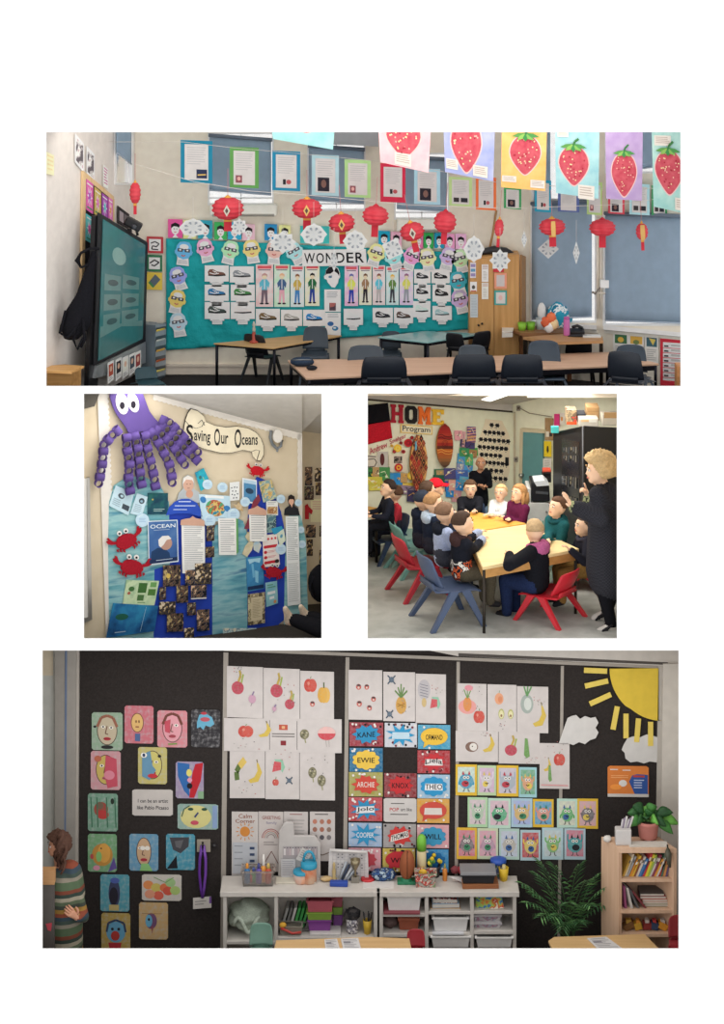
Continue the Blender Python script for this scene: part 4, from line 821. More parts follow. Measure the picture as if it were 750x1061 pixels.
for x, y, c_, lb in ((571, 329, '#d9714a', 'crumpled orange wrapper on the clutter heap'), (574, 336, '#e0c89a', 'cream paper packet on the clutter heap'), (569, 339, '#dcdcdc', 'small white carton on the clutter heap'), (565, 334, '#c8603f', 'red-orange packet behind the white carton')):
    m = MB(); c = P(x, y, 1.85); m.ell(c, (.055, .04, .06), 'plain:'+c_, 12, 8, None, lambda d: 1+.3*mnoise.noise(d*2.7+V((x, y, 0)))); tag(m.build('packet'), lb, 'packet')
c = onz(587, 347.5, zd2); rt = thing('drink_bottle', 'tall pink drink bottle on the pale desk', 'bottle', c)
m = MB(); m.lathe([(.034, 0), (.036, .01), (.036, .17), (.03, .185)], c, 'plastic:#bf6aa4', 16); m.build('bottle_body', rt); m = MB(); m.lathe([(.032, .18), (.032, .205), (.02, .21)], c, 'plastic:#b05a95', 16); m.build('cap', rt)
c = onz(600, 347, zd2); rt = thing('black_phone', 'black desk phone on the pale desk beside the pink bottle', 'telephone', c)
m = MB(); m.box(c+V((-.02, .03, .03)), (.16, .1, .05), 'plastic:#222327', Matrix.Rotation(.25, 3, 'X')); m.build('base', rt, .01); m = MB(); m.tube([c+V((-.08, .02, .08)), c+V((-.02, .02, .1)), c+V((.04, .02, .07))], .018, 'plastic:#1a1a1d', 8); m.build('handset', rt)
m = MB(); c = onz(613, 349.5, zd2); m.box(c+V((0, .02, .01)), (.2, .1, .02), '#c9c9c6'); tag(m.build('paper_pile', bevel=.003), 'white papers lying at the end of the pale desk', 'papers')
m = MB(); c = onz(526, 342, zd); m.prism([onz(520, 340.5, zd+.004), onz(533, 338.5, zd+.004), onz(531, 344, zd+.004), onz(520, 345, zd+.004)], V((0, 0, .012)), '#d9d4ca'); q = [onz(520, 345, zd+.01), onz(531, 344.5, zd+.01)]; m.prism([q[0], q[1], q[1]-V((0, 0, .05)), q[0]-V((0, 0, .05))], V((0, -.006, 0)), '#cfcac0'); tag(m.build('newspaper'), 'newspaper hanging over the end of the brown desk', 'newspaper')
m = MB(); c = onz(530, 346, zd-.29); m.box(c+V((0, .03, .03)), (.18, .14, .05), 'photo:14:#b98a6a:#7a8a8c:#d2c9b8:#7a4a3a'); tag(m.build('book_pile', bevel=.004), 'low pile of books on the shelf under the brown desk', 'books')
# window wall posters
GAIN = .7
for x0, y0, x1, y1, its, lb in ((635, 344, 651, 372, [('r', '#3f6a4a', .12, .08, .9, .4), ('e', '#c9a64a', .5, .26, .2, .1)], 'white sheet with a green picture, first under the sill'), (651, 345, 667, 375, [('r', '#c9a04a', .12, .1, .9, .36), ('e', '#6a7a4a', .5, .3, .2, .08)], 'white sheet with an amber picture, second under the sill'), (668, 347, 682, 376, [('r', '#3f5f6a', .12, .08, .9, .4), ('p', '#c7b35a', [(.3, .1), (.8, .14), (.6, .36)])], 'white sheet with a dark blue picture, third under the sill')):
    sheet('picture_sheet', lb, 'poster', R1, Q(x0, y0, x1, y1, 1.2), .02, '#d3cfca', its+[('n', '#a5a3a0', .15, .5, .85, .92, 6)], 'picture sheets under the sill')
its = [('r', '#dcd6d2', .1, .12, .92, .88)]
for i in range(7): its += [('r', '#3a3436', .14, .18+.098*i, .3, .19+.098*i+.02), ('n', '#77706e', .4, .16+.098*i, .88, .2+.098*i, 2), ('l', '#b8404a', [(.1, .23+.098*i), (.92, .23+.098*i)], .012)]
sheet('red_chart', 'large red timetable chart on the window wall beside the sheets', 'poster', R1, Q(684, 348, 712, 400, 2), .02, '#c0303f', its)
m = MB(); m.box(P(706, 392, .3), (.12, .2, .3), 'wood:#b07c50:#9c6a40'); tag(m.build('bench_end', bevel=.01), 'end of a brown wooden bench at the window side edge', 'bench')
lamp('room_lamp', (0, .7, zc-.06), (6.2, .9), 36, (0, 1.9, 7.2))
# ================= ocean display =================
GAIN = .85
W2 = WALL(87, .75, 313, 1.75); W2b = WALL(313, 2.3, 345, 2.4)
WB = 'wc:#cbbda6:#d2c5b0:3'
mb = MB(); cells(lambda x, y: W2.at(x, y), 70, 406.5, 313, 667, [], mb, 'wc:#cfc2aa:#c8baa0:5', W2.n*-.06); struct('wall_back', mb)
mb = MB(); cells(lambda x, y: W2b.at(x, y), 290, 420, 356, 667, [], mb, 'wall:#c4b8a2', W2b.n*-.04); struct('wall_right', mb)
mb = MB(); zfl2 = P(300, 642, 1.8).z; 
q = [onz(70, 664, zfl2), onz(356, 664, zfl2)]; mb.prism([q[0], q[1], V((q[1].x, 2.6, zfl2)), V((q[0].x, 2.6, zfl2))], V((0, 0, -.03)), 'carpet:#3a3632'); struct('floor', mb)
mb = MB(); mb.prism([P(66, 664, .012), P(356, 664, .012), P(356, 664, 1.0), P(66, 664, 1.0)], V((0, 0, -.02)), 'carpet:#3a3632'); struct('trim_1', mb)
mb = MB(); a, b = W2.at(150, 407, 0), W2.at(313, 450, .0); c = P(356, 450, 2.42); mb.prism([a, b, P(313, 406.3, .5), P(150, 406.5, .3)], V((0, .01, .03)), 'wall:#b5b1aa'); mb.prism([b, W2b.at(313, 447), W2b.at(356, 452), P(356, 406.3, .6), P(313, 406.3, .5)], V((0, .01, .03)), 'wall:#b5b1aa'); struct('ceiling', mb)
mb = MB(); slab(60, 366, 406.2, .012, 2.6, mb, 'wall:#b5b1aa', .02, True); struct('trim_2', mb)
mb = MB(); mb.prism([P(357, 406.6, .012), P(357, 406.6, 4.2), P(357, 666, 4.2), P(357, 666, .012)], V((.02, 0, 0)), 'wall:#c9c0b0'); struct('wall_left', mb)
mb = MB(); mb.prism([P(60, 406.6, .012), P(72, 406.6, 2.6), P(72, 666, 2.6), P(60, 666, .012)], V((-.02, 0, 0)), 'wall:#c9c0b0'); struct('wall_side', mb)
# board rails: white scalloped borders
def scallop(pts, w_, n, nm):
    mb = MB(); (x0, y0), (x1, y1) = pts; L = math.hypot(x1-x0, y1-y0); ux, uy = (x1-x0)/L, (y1-y0)/L; nx, ny = -uy*w_, ux*w_
    poly = [(x0, y0), (x1, y1)]
    for i in range(n*4, -1, -1):
        t = i/(n*4); e = 1+.18*abs(math.sin(PI*t*n)); poly.append((x0+(x1-x0)*t+nx*e, y0+(y1-y0)*t+ny*e))
    pix_poly(W2, poly, .018, .012, mb, 'plain:#d8d3cb'); return struct(nm, mb)
scallop(((101, 408), (110, 663)), -10, 46, 'trim_3'); scallop(((160, 407), (313, 449)), 6.5, 32, 'trim_4'); scallop(((313, 450), (313.5, 663)), 4.0, 30, 'trim_5')
mb = MB(); pix_poly(W2, [(86, 408), (103, 408), (98, 421), (86, 424)], .04, .03, mb, 'plain:#5a5650'); struct('trim_6', mb)
rt = thing('whiteboard', 'aluminium edge of a whiteboard at the board side left of the octopus', 'whiteboard', W2.at(90, 645, .03))
m = MB(); pix_poly(W2, [(86, 496), (90.5, 496), (91.5, 640), (86, 640)], .03, .02, m, 'plain:#d5d3cf'); m.build('panel', rt)
m = MB(); pix_poly(W2, [(90.2, 495), (93, 495), (95.5, 642), (86, 646), (86, 641.5), (91.6, 639.5)], .04, .03, m, 'metal:#a7a49e'); m.build('frame', rt)
# painted sea panels
def seapanel(pts, lb, spec, off=.02, nm='sea_painting'):
    m = MB(); pix_poly(W2, pts, off, .006, m, spec); return tag(m.build(nm), lb, 'painting', 'painted paper panels of the ocean display')
SEA = 'sea:#3f7f90:#6aa3ac:#94bdbe:#4a869c'
seapanel([(113, 661), (112, 560), (113, 520), (118, 503), (132, 494), (150, 494), (166, 503), (175, 520), (176, 585), (160, 590), (159, 664), (113, 664)], 'tall watercolour sea panel under the octopus tentacles', SEA)
seapanel([(158, 664), (160, 560), (172, 530), (186, 520), (198, 522), (206, 532), (222, 540), (224, 664)], 'royal blue paper panel behind the class snapshots', '#2440a8', .014)
seapanel([(220, 664), (220, 560), (223, 545), (240, 534), (252, 540), (257, 556), (256, 664)], 'middle watercolour sea panel with painted dark waves', 'sea:#356f88:#5f99a8:#8ab4ba:#3f6f92', .022)
seapanel([(255, 664), (256, 560), (258, 510), (266, 494), (276, 498), (284, 512), (291, 530), (297, 560), (297, 640), (268, 664)], 'royal blue paper panel right of the middle sea panel', '#2440a8', .012)
seapanel([(294, 654), (296, 548), (299, 535), (306, 528), (312, 535), (317, 560), (319, 636), (300, 652)], 'narrow watercolour sea panel at the board end', SEA, .022)
def onw2(name, lb, cat, q, col, its=(), off=.034, **k): return sheet(name, lb, cat, W2, q, off, col, its, **k)
# octopus
OC = 'plain:#574582'
rt = thing('octopus', 'purple paper octopus with big white eyes and paper chain tentacles', 'decoration', W2.at(140, 505, .03), None)
m = MB(); pix_poly(W2, [(114, 406.8), (114, 412), (117, 422), (121, 430), (126, 437), (131, 444), (134, 451), (140, 450), (147, 447), (152, 449), (158, 448), (164, 445), (168, 441), (160, 433), (155, 426), (152, 418), (149, 410), (148, 406.8)], .07, .03, m, OC); m.build('head', rt, .006)
for x, y, a, b, r_ in ((126.5, 418, 6.2, 11.5, -.22), (138, 417, 5.6, 10.5, -.28)):
    m = MB(); pix_poly(W2, [(x+a*math.cos(t)*math.cos(r_)-b*math.sin(t)*math.sin(r_), y+a*math.cos(t)*math.sin(r_)+b*math.sin(t)*math.cos(r_)) for t in (2*PI*i/24 for i in range(24))], .078, .006, m, '#dcd9dc'); e = m.build('eye', rt)
    m = MB(); pix_poly(W2, [(x+.2+2.6*math.cos(t), y+2.2+3.9*math.sin(t)) for t in (2*PI*i/18 for i in range(18))], .083, .004, m, '#1f1a26'); m.build('pupil', e)
TN = [[(124, 444), (115, 452), (107.5, 461), (106.5, 475), (104.5, 489), (101.5, 504)], [(131, 450), (131.5, 465), (134, 480), (133, 495), (135, 512)], [(139, 449), (142, 461), (144, 476), (145, 490), (147, 505)], [(150, 448), (152, 462), (155, 474), (158, 486), (160, 497), (161.5, 507)], [(155, 446), (163, 457), (169, 468), (175, 480), (177.5, 490), (178.5, 503)], [(160, 444), (170, 452), (179, 462), (186, 473), (193, 484)], [(165, 440), (175, 446), (184, 456), (194, 467), (206, 479)], [(166, 434), (176, 438), (184, 446), (194, 457), (207, 471)]]
def chain(pts, parent):
    seg = [math.hypot(b[0]-a[0], b[1]-a[1]) for a, b in zip(pts, pts[1:])]; tot = sum(seg); n = max(3, round(tot/6.6)); mb = MB()
    for i in range(n):
        t = (i+.5)/n*tot; j = 0
        while j < len(seg)-1 and t > seg[j]: t -= seg[j]; j += 1
        f = t/seg[j]; x = pts[j][0]*(1-f)+pts[j+1][0]*f; y = pts[j][1]*(1-f)+pts[j+1][1]*f
        c = W2.at(x, y, .085); dr = (W2.at(pts[j+1][0], pts[j+1][1], .085)-W2.at(pts[j][0], pts[j][1], .085)).normalized(); n_ = W2.n; sd = dr.cross(n_).normalized()
        ax = sd if i % 2 == 0 else n_; o = n_ if i % 2 == 0 else sd       # strip rings turned a quarter each time
        r, wd = .043, (.046 if i % 2 == 0 else .03); ring = []
        for (rr, s2) in ((r, -1), (r, 1), (r-.006, 1), (r-.006, -1)):
            ring.append([c+dr*rr*math.cos(2*PI*k/18)+o*rr*math.sin(2*PI*k/18)+ax*wd*s2 for k in range(18)])
        mb.rings(ring+[ring[0]], OC, True, False)
    return mb.build('tentacle', parent)
for t in TN: chain(t, rt)
# banner
rt = thing('banner', 'cream scroll banner reading Saving Our Oceans across the wall', 'banner', W2.at(232, 480, .03))
bn = [(190.5, 455), (190.5, 446), (192, 436), (195, 428), (198, 424), (205, 426), (211, 431), (213, 437), (222, 441), (234, 443), (246, 442), (257, 444), (265, 448), (270, 454), (273, 462), (273, 471), (270, 477), (266, 477), (262, 473), (261, 468), (252, 466), (240, 469), (228, 469), (212, 465), (200, 461)]
mid = (sum(x for x, y in bn)/len(bn), sum(y for x, y in bn)/len(bn))
m = MB(); pix_poly(W2, [(mid[0]+(x-mid[0])*1.012, mid[1]+(y-mid[1])*1.03) for x, y in bn], .032, .01, m, '#2a2826'); pix_poly(W2, bn, .034, .004, m, '#d9cfb6'); m.build('scroll', rt)
m = MB(); mp = bil(W2, [(188, 420), (278, 420), (278, 480), (188, 480)])
def uvp(pts): return [((x-188)/90, (y-420)/60) for x, y in pts]
its = [('l', '#2a2826', uvp([(192, 436), (196, 441), (203, 444), (209, 442), (212, 437)]), .008, .67), ('l', '#2a2826', uvp([(205, 439), (209, 435), (212, 441)]), .008, .67), ('l', '#2a2826', uvp([(261, 468), (265, 466), (269, 467), (266, 477)]), .008, .67)]
for t, x0, y0, x1, y1, sl in (('S', 193, 440, 200, 458, 0), ('aving', 201, 446, 218, 461, 2), ('O', 222, 444, 228, 462, 0), ('ur', 229, 451, 236.5, 460, .5), ('O', 243, 444.5, 250, 464.5, 0), ('ceans', 250.5, 453, 267, 461, 0)): its.append(('t', '#262423', t, (x0-188)/90, (y0-420)/60, (x1-188)/90, (y1-420)/60, sl/60))
draw(m, mp, its[:3], .036); m.build('outline', rt)
for a, b in ((3, 5), (5, 7), (7, 9)): m = MB(); draw(m, mp, its[a:b], .036); m.build('word', rt)
rt = thing('oval_tag', 'small white oval tag hanging on a grey cord at the top rail', 'tag', W2.at(287, 462, .03)); m = MB(); pix_poly(W2, [(288+5*math.cos(t), 452+7*math.sin(t)) for t in (2*PI*i/22 for i in range(22))], .06, .02, m, '#dedbd5'); m.build('oval_plate', rt, .004)  # plain white oval tag on a cord, no clock
m = MB(); m.tube([W2.at(x, y, .045) for x, y in ((281, 446), (280, 453), (282, 460), (287, 465), (291, 462), (292, 456))], .018, 'plastic:#6f7478', 8); m.tube([W2.at(x, y, .045) for x, y in ((288, 464), (287, 468))], .012, 'plastic:#8f9498', 8); m.build('cord', rt)
# crabs
def crab(x, y, r, sc, lb, mat='cloth:#9c1f2c', claws=None, label_group='red felt crabs', flip=1):
    rt = thing('crab', lb, 'decoration', W2.at(x, y+r, .03), label_group)
    c, s_ = math.cos(math.radians(sc)), math.sin(math.radians(sc)); f = lambda u, v: (x+r*(flip*u*c-v*s_), y+r*(flip*u*s_+v*c))
    bump_ = [(1.05*math.cos(t)*(1+.05*math.sin(5*t)), .72*math.sin(t)*(1+.06*math.cos(3*t))) for t in (2*PI*i/28 for i in range(28))]
    m = MB(); pix_poly(W2, [f(*p) for p in bump_], .052, .02, m, mat); m.build('shell', rt, .004)
    for sg in (-1, 1):
        m = MB(); pix_poly(W2, [f(sg*a, b) for a, b in ((.85, -.3), (1.2, -.42), (1.35, -.62), (1.5, -.95), (1.72, -.95), (1.62, -.72), (1.86, -.7), (1.8, -.42), (1.5, -.22), (1.2, -.14), (.9, -.02))], .048, .012, m, mat); m.build('claw', rt)
        for k in range(3):
            b = .3+.3*k; m = MB(); pix_poly(W2, [f(sg*p, q_) for p, q_ in ((b, .5), (b+.28, .42), (b+.36, .86-.14*k), (b+.16, 1.02-.14*k), (b+.16, .8-.14*k))], .046, .01, m, mat); m.build('leg', rt)
        m = MB(); pix_poly(W2, [f(sg*.3-.04, -.5), f(sg*.3+.06, -.5), f(sg*.34+.05, -.85), f(sg*.34-.05, -.85)], .05, .008, m, mat); m.build('eye_stalk', rt)
        m = MB(); cx, cy = f(sg*.34, -.98); pix_poly(W2, [(cx+r*.24*math.cos(t), cy+r*.24*math.sin(t)) for t in (2*PI*i/16 for i in range(16))], .06, .008, m, '#dedad6'); pix_poly(W2, [(cx+r*.11*math.cos(t), cy+r*.03+r*.11*math.sin(t)) for t in (2*PI*i/12 for i in range(12))], .064, .003, m, '#2a1f20'); m.build('eye', rt)
crab(131, 561, 10.5, -22, 'dark red crab with raised eyes, upper of the two on the tall sea panel'); crab(137, 588, 11, 4, 'dark red crab, lower of the two on the tall sea panel')
crab(267, 488, 6.5, 8, 'bright red crab at the tip of the blue panel', 'cloth:#b3202a'); crab(284, 593, 7.5, 6, 'dark red crab on the blue panel under the red poster')
# posters on the display
onw2('fact_sheet', 'pale blue fact sheet tilted under the first tentacle', 'poster', [(120, 503), (139, 511), (133, 534), (113, 524)], '#b9d2dc', [('e', '#4a5660', .42, .35, .16, .12), ('e', '#b9d2dc', .45, .34, .08, .06), ('r', '#3f4a52', .6, .62, .95, .85), ('n', '#8fa6b2', .1, .55, .5, .9, 4)])
onw2('fact_sheet', 'narrow pale blue fact sheet beside the dark ocean card', 'poster', [(142, 511), (153, 515), (147, 535), (135, 532)], '#bcd4de', [('e', '#3f4a55', .6, .28, .25, .14), ('e', '#8fb0c0', .6, .3, .12, .06), ('n', '#8fa6b2', .15, .5, .8, .9, 5)])
onw2('ocean_card', 'dark blue green ocean card under the paper chains', 'poster', Q(153, 511, 174, 533, 0), 'wc:#16324a:#1f4f5a:#2a6a5f:9', [('n', '#9fb6b4', .3, .74, .9, .9, 2), ('e', '#b7a04a', .25, .3, .04, .04)])
onw2('portrait_photo', 'cut-out photograph of a white-haired person with clasped hands', 'picture', [(183, 492), (212, 492), (212, 522), (183, 522)], '#a9b0b4', [('p', '#c8a08c', ELL(.42, .34, .19, .24)), ('p', '#dcd8d2', [(.22, .32), (.24, .12), (.4, .02), (.58, .1), (.62, .3), (.55, .18), (.34, .16)]), ('p', '#c4947e', ELL(.46, .66, .13, .14)), ('l', '#7a5a4c', [(.34, .32), (.4, .32)], .02), ('l', '#7a5a4c', [(.46, .32), (.52, .32)], .02), ('l', '#8a5a50', [(.38, .46), (.47, .46)], .02)], off=.026,
     outline=[(.0, .95), (.08, .62), (.24, .48), (.2, .3), (.24, .1), (.4, 0), (.58, .08), (.64, .3), (.6, .48), (.8, .6), (.95, .95), (.5, 1)])
m = MB(); pix_poly(W2, [(172, 534), (175, 526), (181, 520), (188, 517), (196, 517), (204, 521), (208, 528), (210, 536), (196, 532), (184, 532)], .036, .006, m, '#2a4cae'); mp = bil(W2, [(172, 516), (210, 516), (210, 536), (172, 536)]); draw(m, mp, [('n', '#b9c6e6', .34, .16, .72, .3, 1), ('n', '#b9c6e6', .24, .38, .8, .5, 1), ('n', '#b9c6e6', .2, .58, .62, .68, 1)], .037); tag(m.build('blue_dome'), 'royal blue paper dome with white handwriting over the long list', 'sign')
onw2('turtle_picture', 'bright teal sea creature picture right of the white-haired portrait', 'picture', [(202, 490), (211, 485), (219, 502), (208, 509)], 'wc:#1f8fb0:#2fa6b4:#1f6f9a:9', [('e', '#3a6a6a', .35, .35, .14, .1), ('l', '#b7c85a', [(.6, .4), (.55, .8)], .05)])
onw2('world_map', 'pale blue sheet with a round colourful world map', 'poster', [(206, 512), (238, 514), (240, 540), (209, 540)], '#b4d0de', [('e', 'photo:13:#2f7f9a:#c9b26a:#a8503f:#4f9a6a', .5, .5, .32, .32), ('e', '#3a78b0', .12, .2, .1, .12), ('e', '#3a78b0', .88, .5, .1, .12), ('r', '#dfe4e6', .2, .02, .8, .12), ('n', '#8fb0c2', .1, .85, .9, .96, 2)], off=.036)
onw2('dotted_sheet', 'white sheet of small dark fish dots above the starfish', 'poster', Q(238, 500, 248, 519, -1), '#d9dcdc', [('e', '#3a4650', u, v, .07, .035) for u, v in ((.2, .3), (.5, .28), (.75, .3), (.3, .48), (.62, .5), (.25, .66), (.5, .7), (.8, .66), (.4, .86), (.7, .86))])
rr = random.Random(5)
for i, (x, y, r_, lb) in enumerate(((215, 502, 5.2, 'just right of the teal picture'), (230.5, 505, 5.2, 'above the world map'), (147.5, 539, 7, 'between the crab and the fact sheets'), (254, 520, 5, 'left of the clipboard on the blue panel'), (217, 539, 6.5, 'over the top of the narrow list'), (242, 533, 6.5, 'below the starfish'), (291, 569, 5.5, 'beside the red poster'), (313, 564, 4, 'low on the narrow sea panel'), (291, 517, 4.5, 'left of the dark-haired child cut-out'), (309, 521, 3.6, 'right of the dark-haired child cut-out'), (312, 549, 3.4, 'high on the narrow sea panel'))):
    m = MB(); pl = W2; pix_poly(W2, [(x+r_*math.cos(t), y+r_*math.sin(t)) for t in (2*PI*k/22 for k in range(22))], .044, .005, m, '#b7d0e0'); draw(m, bil(W2, Q(x-r_, y-r_, x+r_, y+r_)), [('n', '#8fb0cc', .25, .35, .75, .7, 3), ('l', '#cfe0ea', [(.2, .3), (.35, .15), (.55, .12)], .06)], .0445); tag(m.build('paper_bubble'), 'pale blue paper bubble '+lb, 'decoration', 'paper bubbles')
for pts, c, lb, nm in (([(247, 520), (249.5, 523), (253, 523), (250.5, 526), (252, 530), (247.5, 528), (243, 530), (244.5, 526), (242, 523), (245.5, 523)], '#b08a4f', 'small tan starfish cut-out between bubbles', 'starfish'), ([(254, 566), (259, 560), (263, 562), (261, 570), (256, 577), (251, 574)], '#b7ad8c', 'small sea turtle cut-out at the edge of the middle panel', 'sea_turtle'), ([(254, 556), (257, 551), (262, 553), (263, 560), (258, 562)], '#a89a72', 'spotted tan fish cut-out left of the clipboard', 'paper_fish'), ([(262, 562), (268, 560), (271, 565), (268, 573), (263, 570)], '#8fb4cc', 'light blue ray cut-out under the clipboard', 'ray_cutout'), ([(253, 548), (258, 536), (262, 520), (268, 512), (270, 518), (265, 526), (262, 540), (259, 548)], '#7a3240', 'dark red octopus arm cut-out curling up the blue panel', 'sea_creature')):
    m = MB(); pix_poly(W2, pts, .042, .006, m, 'wc:%s:#d2c8ae:12' % c if c != '#7a3240' else c); tag(m.build(nm), lb, 'decoration')
onw2('whale_poster', 'blue whale poster with a white edge on the blue panel', 'poster', Q(251, 495, 266, 520, 2.5), '#d6dade', [('r', 'wc:#2f5f8f:#4f86ae:#27507f:4', .1, .06, .95, .94), ('e', '#2a4058', .5, .5, .28, .12), ('r', '#a9c4d6', .1, .06, .95, .2)])
onw2('treasure_map', 'patchwork island map tilted on the blue panel', 'poster', [(268, 499), (281, 497), (287, 516), (273, 521)], 'photo:12:#b9bd9a:#7a9aa0:#c9b27a:#8a8f6a', [('p', '#c09a5f', BURST(.58, .66, .2, .2, 5, .45, 3))])
onw2('small_card', 'small white and tan card under the island map', 'poster', Q(276, 519, 288, 534, 0), '#d9dbd8', [('r', 'photo:14:#b99a6a:#9a6a4a:#d0c09a', .05, .4, .95, .9), ('n', '#a0a4a8', .1, .08, .9, .3, 2)])
onw2('sea_photo', 'grey green fish photograph right of the clipboard', 'picture', Q(276, 533, 286, 552, 0), 'photo:9:#4f7480:#7f9a98:#3a5560:#9aaea8')
onw2('ocean_poster', 'blue film poster titled OCEAN with a white-haired person in profile', 'poster', [(153, 540), (184, 538.5), (185, 582), (154, 586)], '#c9d4dc', [('r', 'wc:#2f4f86:#3f649a:#5f80ac:2', .03, .02, .97, .97), ('p', '#1f3a5f', [(.06, .92), (.1, .7), (.32, .62), (.56, .66), (.7, .76), (.74, .92)]), ('p', '#b08a7a', ELL(.6, .54, .2, .15)), ('p', '#d9d5d0', [(.36, .58), (.34, .44), (.48, .36), (.68, .36), (.78, .44), (.62, .46), (.52, .56), (.42, .62)]), ('r', '#1f2f52', .03, .88, .97, .97), ('t', '#d6dfe8', 'OCEAN', .08, .085, .92, .175), ('n', '#a9b8cc', .2, .21, .8, .235, 1), ('n', '#a9b8cc', .25, .9, .8, .94, 1)], off=.046)
def clip(x0, y0, x1, y1, lb, wood='#d6ab8e', tall=0, off=.046, top=True):
    rt = thing('clipboard', lb, 'clipboard', W2.at((x0+x1)/2, y1, off), 'handwritten lists')
    if top: m = MB(); xm = (x0+x1)/2; pix_poly(W2, [(x0-1, y0+3), (x0-.5, y0-2), (x0+3, y0-3), (xm-3, y0-4), (xm, y0-6), (xm+3, y0-4), (x1-3, y0-3), (x1, y0-1), (x1, y0+4)], off+.006, .008, m, '#c29a86'); m.build('pink_clip', rt)
    m = MB(); flat(m, W2, [(x0, y0), (x1, y0), (x1+.5, y1), (x0+1, y1)], off, '#dcdcd9', [('n', '#a8a9ac', .1, .05, .92, .95, max(10, int((y1-y0)/2.4)))]); m.build('page', rt); return rt
clip(188, 541, 212, 594, 'long handwritten list under the blue dome, with a pink top', off=.05); clip(226, 537, 244.5, 575, 'handwritten list on the middle sea panel', top=False, off=.05); clip(258, 530, 276, 561, 'handwritten list on the second blue panel, with a pink top', off=.05)
m = MB(); pix_poly(W2, [(244.6, 537), (246.5, 538), (247, 572), (245, 574)], .05, .006, m, '#5f9a5a'); tag(m.build('green_strip'), 'thin green paper strip along the list on the middle panel', 'paper strip')
rt = thing('long_scroll', 'very long white list hanging down the narrow sea panel', 'list', W2.at(304, 628, .05)); m = MB(); flat(m, W2, [(296, 535), (309, 535), (311.5, 626), (298, 628)], .05, '#dde1e2', [('n', '#a9afb2', .1, .02, .9, .5, 24), ('n', '#b7bcbe', .1, .53, .9, .97, 20)]); m.build('page', rt)
onw2('red_poster', 'white poster with four red banners on the second blue panel', 'poster', [(272, 555), (287, 553), (290, 585), (273, 588)], '#dfd6d2', [('e', '#c24a50', .14+.24*i, .13, .07, .04) for i in range(4)]+[('r', '#b52f3a', .24, .33+.165*i, .95, .42+.165*i) if i in (0, 3) else ('n', '#c9848a', .3, .34+.165*i, .9, .42+.165*i, 2) for i in range(4)]+[('e', '#b52f3a', .16, .375+.165*i, .11, .05) for i in range(4)]+[('e', '#2a2226', .84, .87, .14, .06)])
onw2('reef_poster', 'deep blue underwater poster with light rays below the red poster', 'poster', [(255, 578), (272, 576), (274, 610), (256, 613)], 'wc:#1f4f8a:#3f86b4:#16386a:3', [('p', '#9ac4d6', [(.1, .05), (.9, .05), (.8, .2), (.5, .14), (.2, .2)]), ('p', '#6aaacb', [(.3, .2), (.42, .2), (.5, .6), (.36, .62)]), ('p', '#7fb8d2', [(.5, .4), (.7, .45), (.66, .8), (.5, .75)]), ('r', '#1a2f52', .04, .86, .96, .97)])
onw2('parchment', 'cream parchment sheet with a dark ornamental edge', 'poster', Q(257, 616, 274.5, 648, -2.5), 'photo:15:#5a5040:#b7aa88:#8a7f62:#c9bc9a', [('r', '#c9bd9f', .18, .12, .84, .88), ('n', '#a8997a', .26, .2, .76, .8, 12)])
onw2('blue_booklet', 'light blue booklet with white label beside the parchment', 'poster', [(275, 604), (287, 602), (288, 625), (276, 629)], 'wc:#6aa6b8:#9ac4c6:7', [('r', '#d9dfe0', .15, .4, .8, .52), ('r', '#d9dfe0', .3, .62, .7, .74), ('n', '#4f8a6a', .15, .1, .85, .3, 2), ('e', '#c98a5a', .75, .88, .12, .08)])
onw2('green_map', 'green patchwork map sheet above the deep sea poster', 'poster', [(131, 601), (165, 602), (160, 627), (127, 627)], 'wc:#a9c49a:#c3d4ae:#8fb48a:9', [('r', '#3f6a34', .4, .1, .66, .5), ('r', '#4f7a3a', .72, .34, .95, .6), ('r', '#4a7040', .42, .58, .62, .82), ('e', '#3f6a3a', .2, .35, .09, .1), ('e', '#a85a4a', .14, .52, .05, .06), ('r', '#6a9a5a', .75, .06, .94, .26), ('n', '#5f8a5a', .45, .88, .7, .96, 1)])
onw2('deep_sea_poster', 'large deep blue sea poster lowest on the tall panel', 'poster', [(117, 625), (164, 628), (160, 654), (110, 661)], 'wc:#0f2f5a:#1f5f94:#2f86b0:#123a6a:3.5', [('l', '#9fc4d6', [(.74, .06), (.7, .94)], .008), ('n', '#9fb8cc', .16, .86, .4, .93, 1), ('e', '#1f5a4a', .25, .4, .14, .1)], off=.048)
SNAP = ['photo:22:#1a181c:#3f3a34:#6a5040:#2a2d38:#b09a6a', 'photo:19:#17171c:#2f3542:#7a5f4a:#3a3a3a:#c9a88a', 'photo:25:#211d1f:#4f4436:#23283a:#8a7040:#d2c2aa', 'photo:20:#1c1a1a:#5a4034:#2e3340:#9a866a:#3f4a3a']
SN = [(169, 586, 187, 608, 'largest, under the film poster'), (192, 591, 202, 607, 'with yellow tops, below the long list'), (202, 584, 219, 606, 'dark group by the middle panel'), (165, 609, 172, 622, 'slim one at the panel edge'), (183, 607, 195, 625, 'crowd just right of the slim one'), (198, 607, 214, 621, 'white-edged landscape'), (165, 624, 182, 637, 'tilted group above the floor end'), (194, 625, 203, 638, 'tiny square in the middle'), (173, 636, 190, 655, 'seated class, lower left'), (204, 632, 217, 654, 'with a pale face near the middle panel'), (191, 651, 201, 664, 'cut off by the lower edge'), (214, 545, 222, 561, 'narrow one above the middle panel edge'), (213, 567, 222, 578, 'brownish one between two lists')]
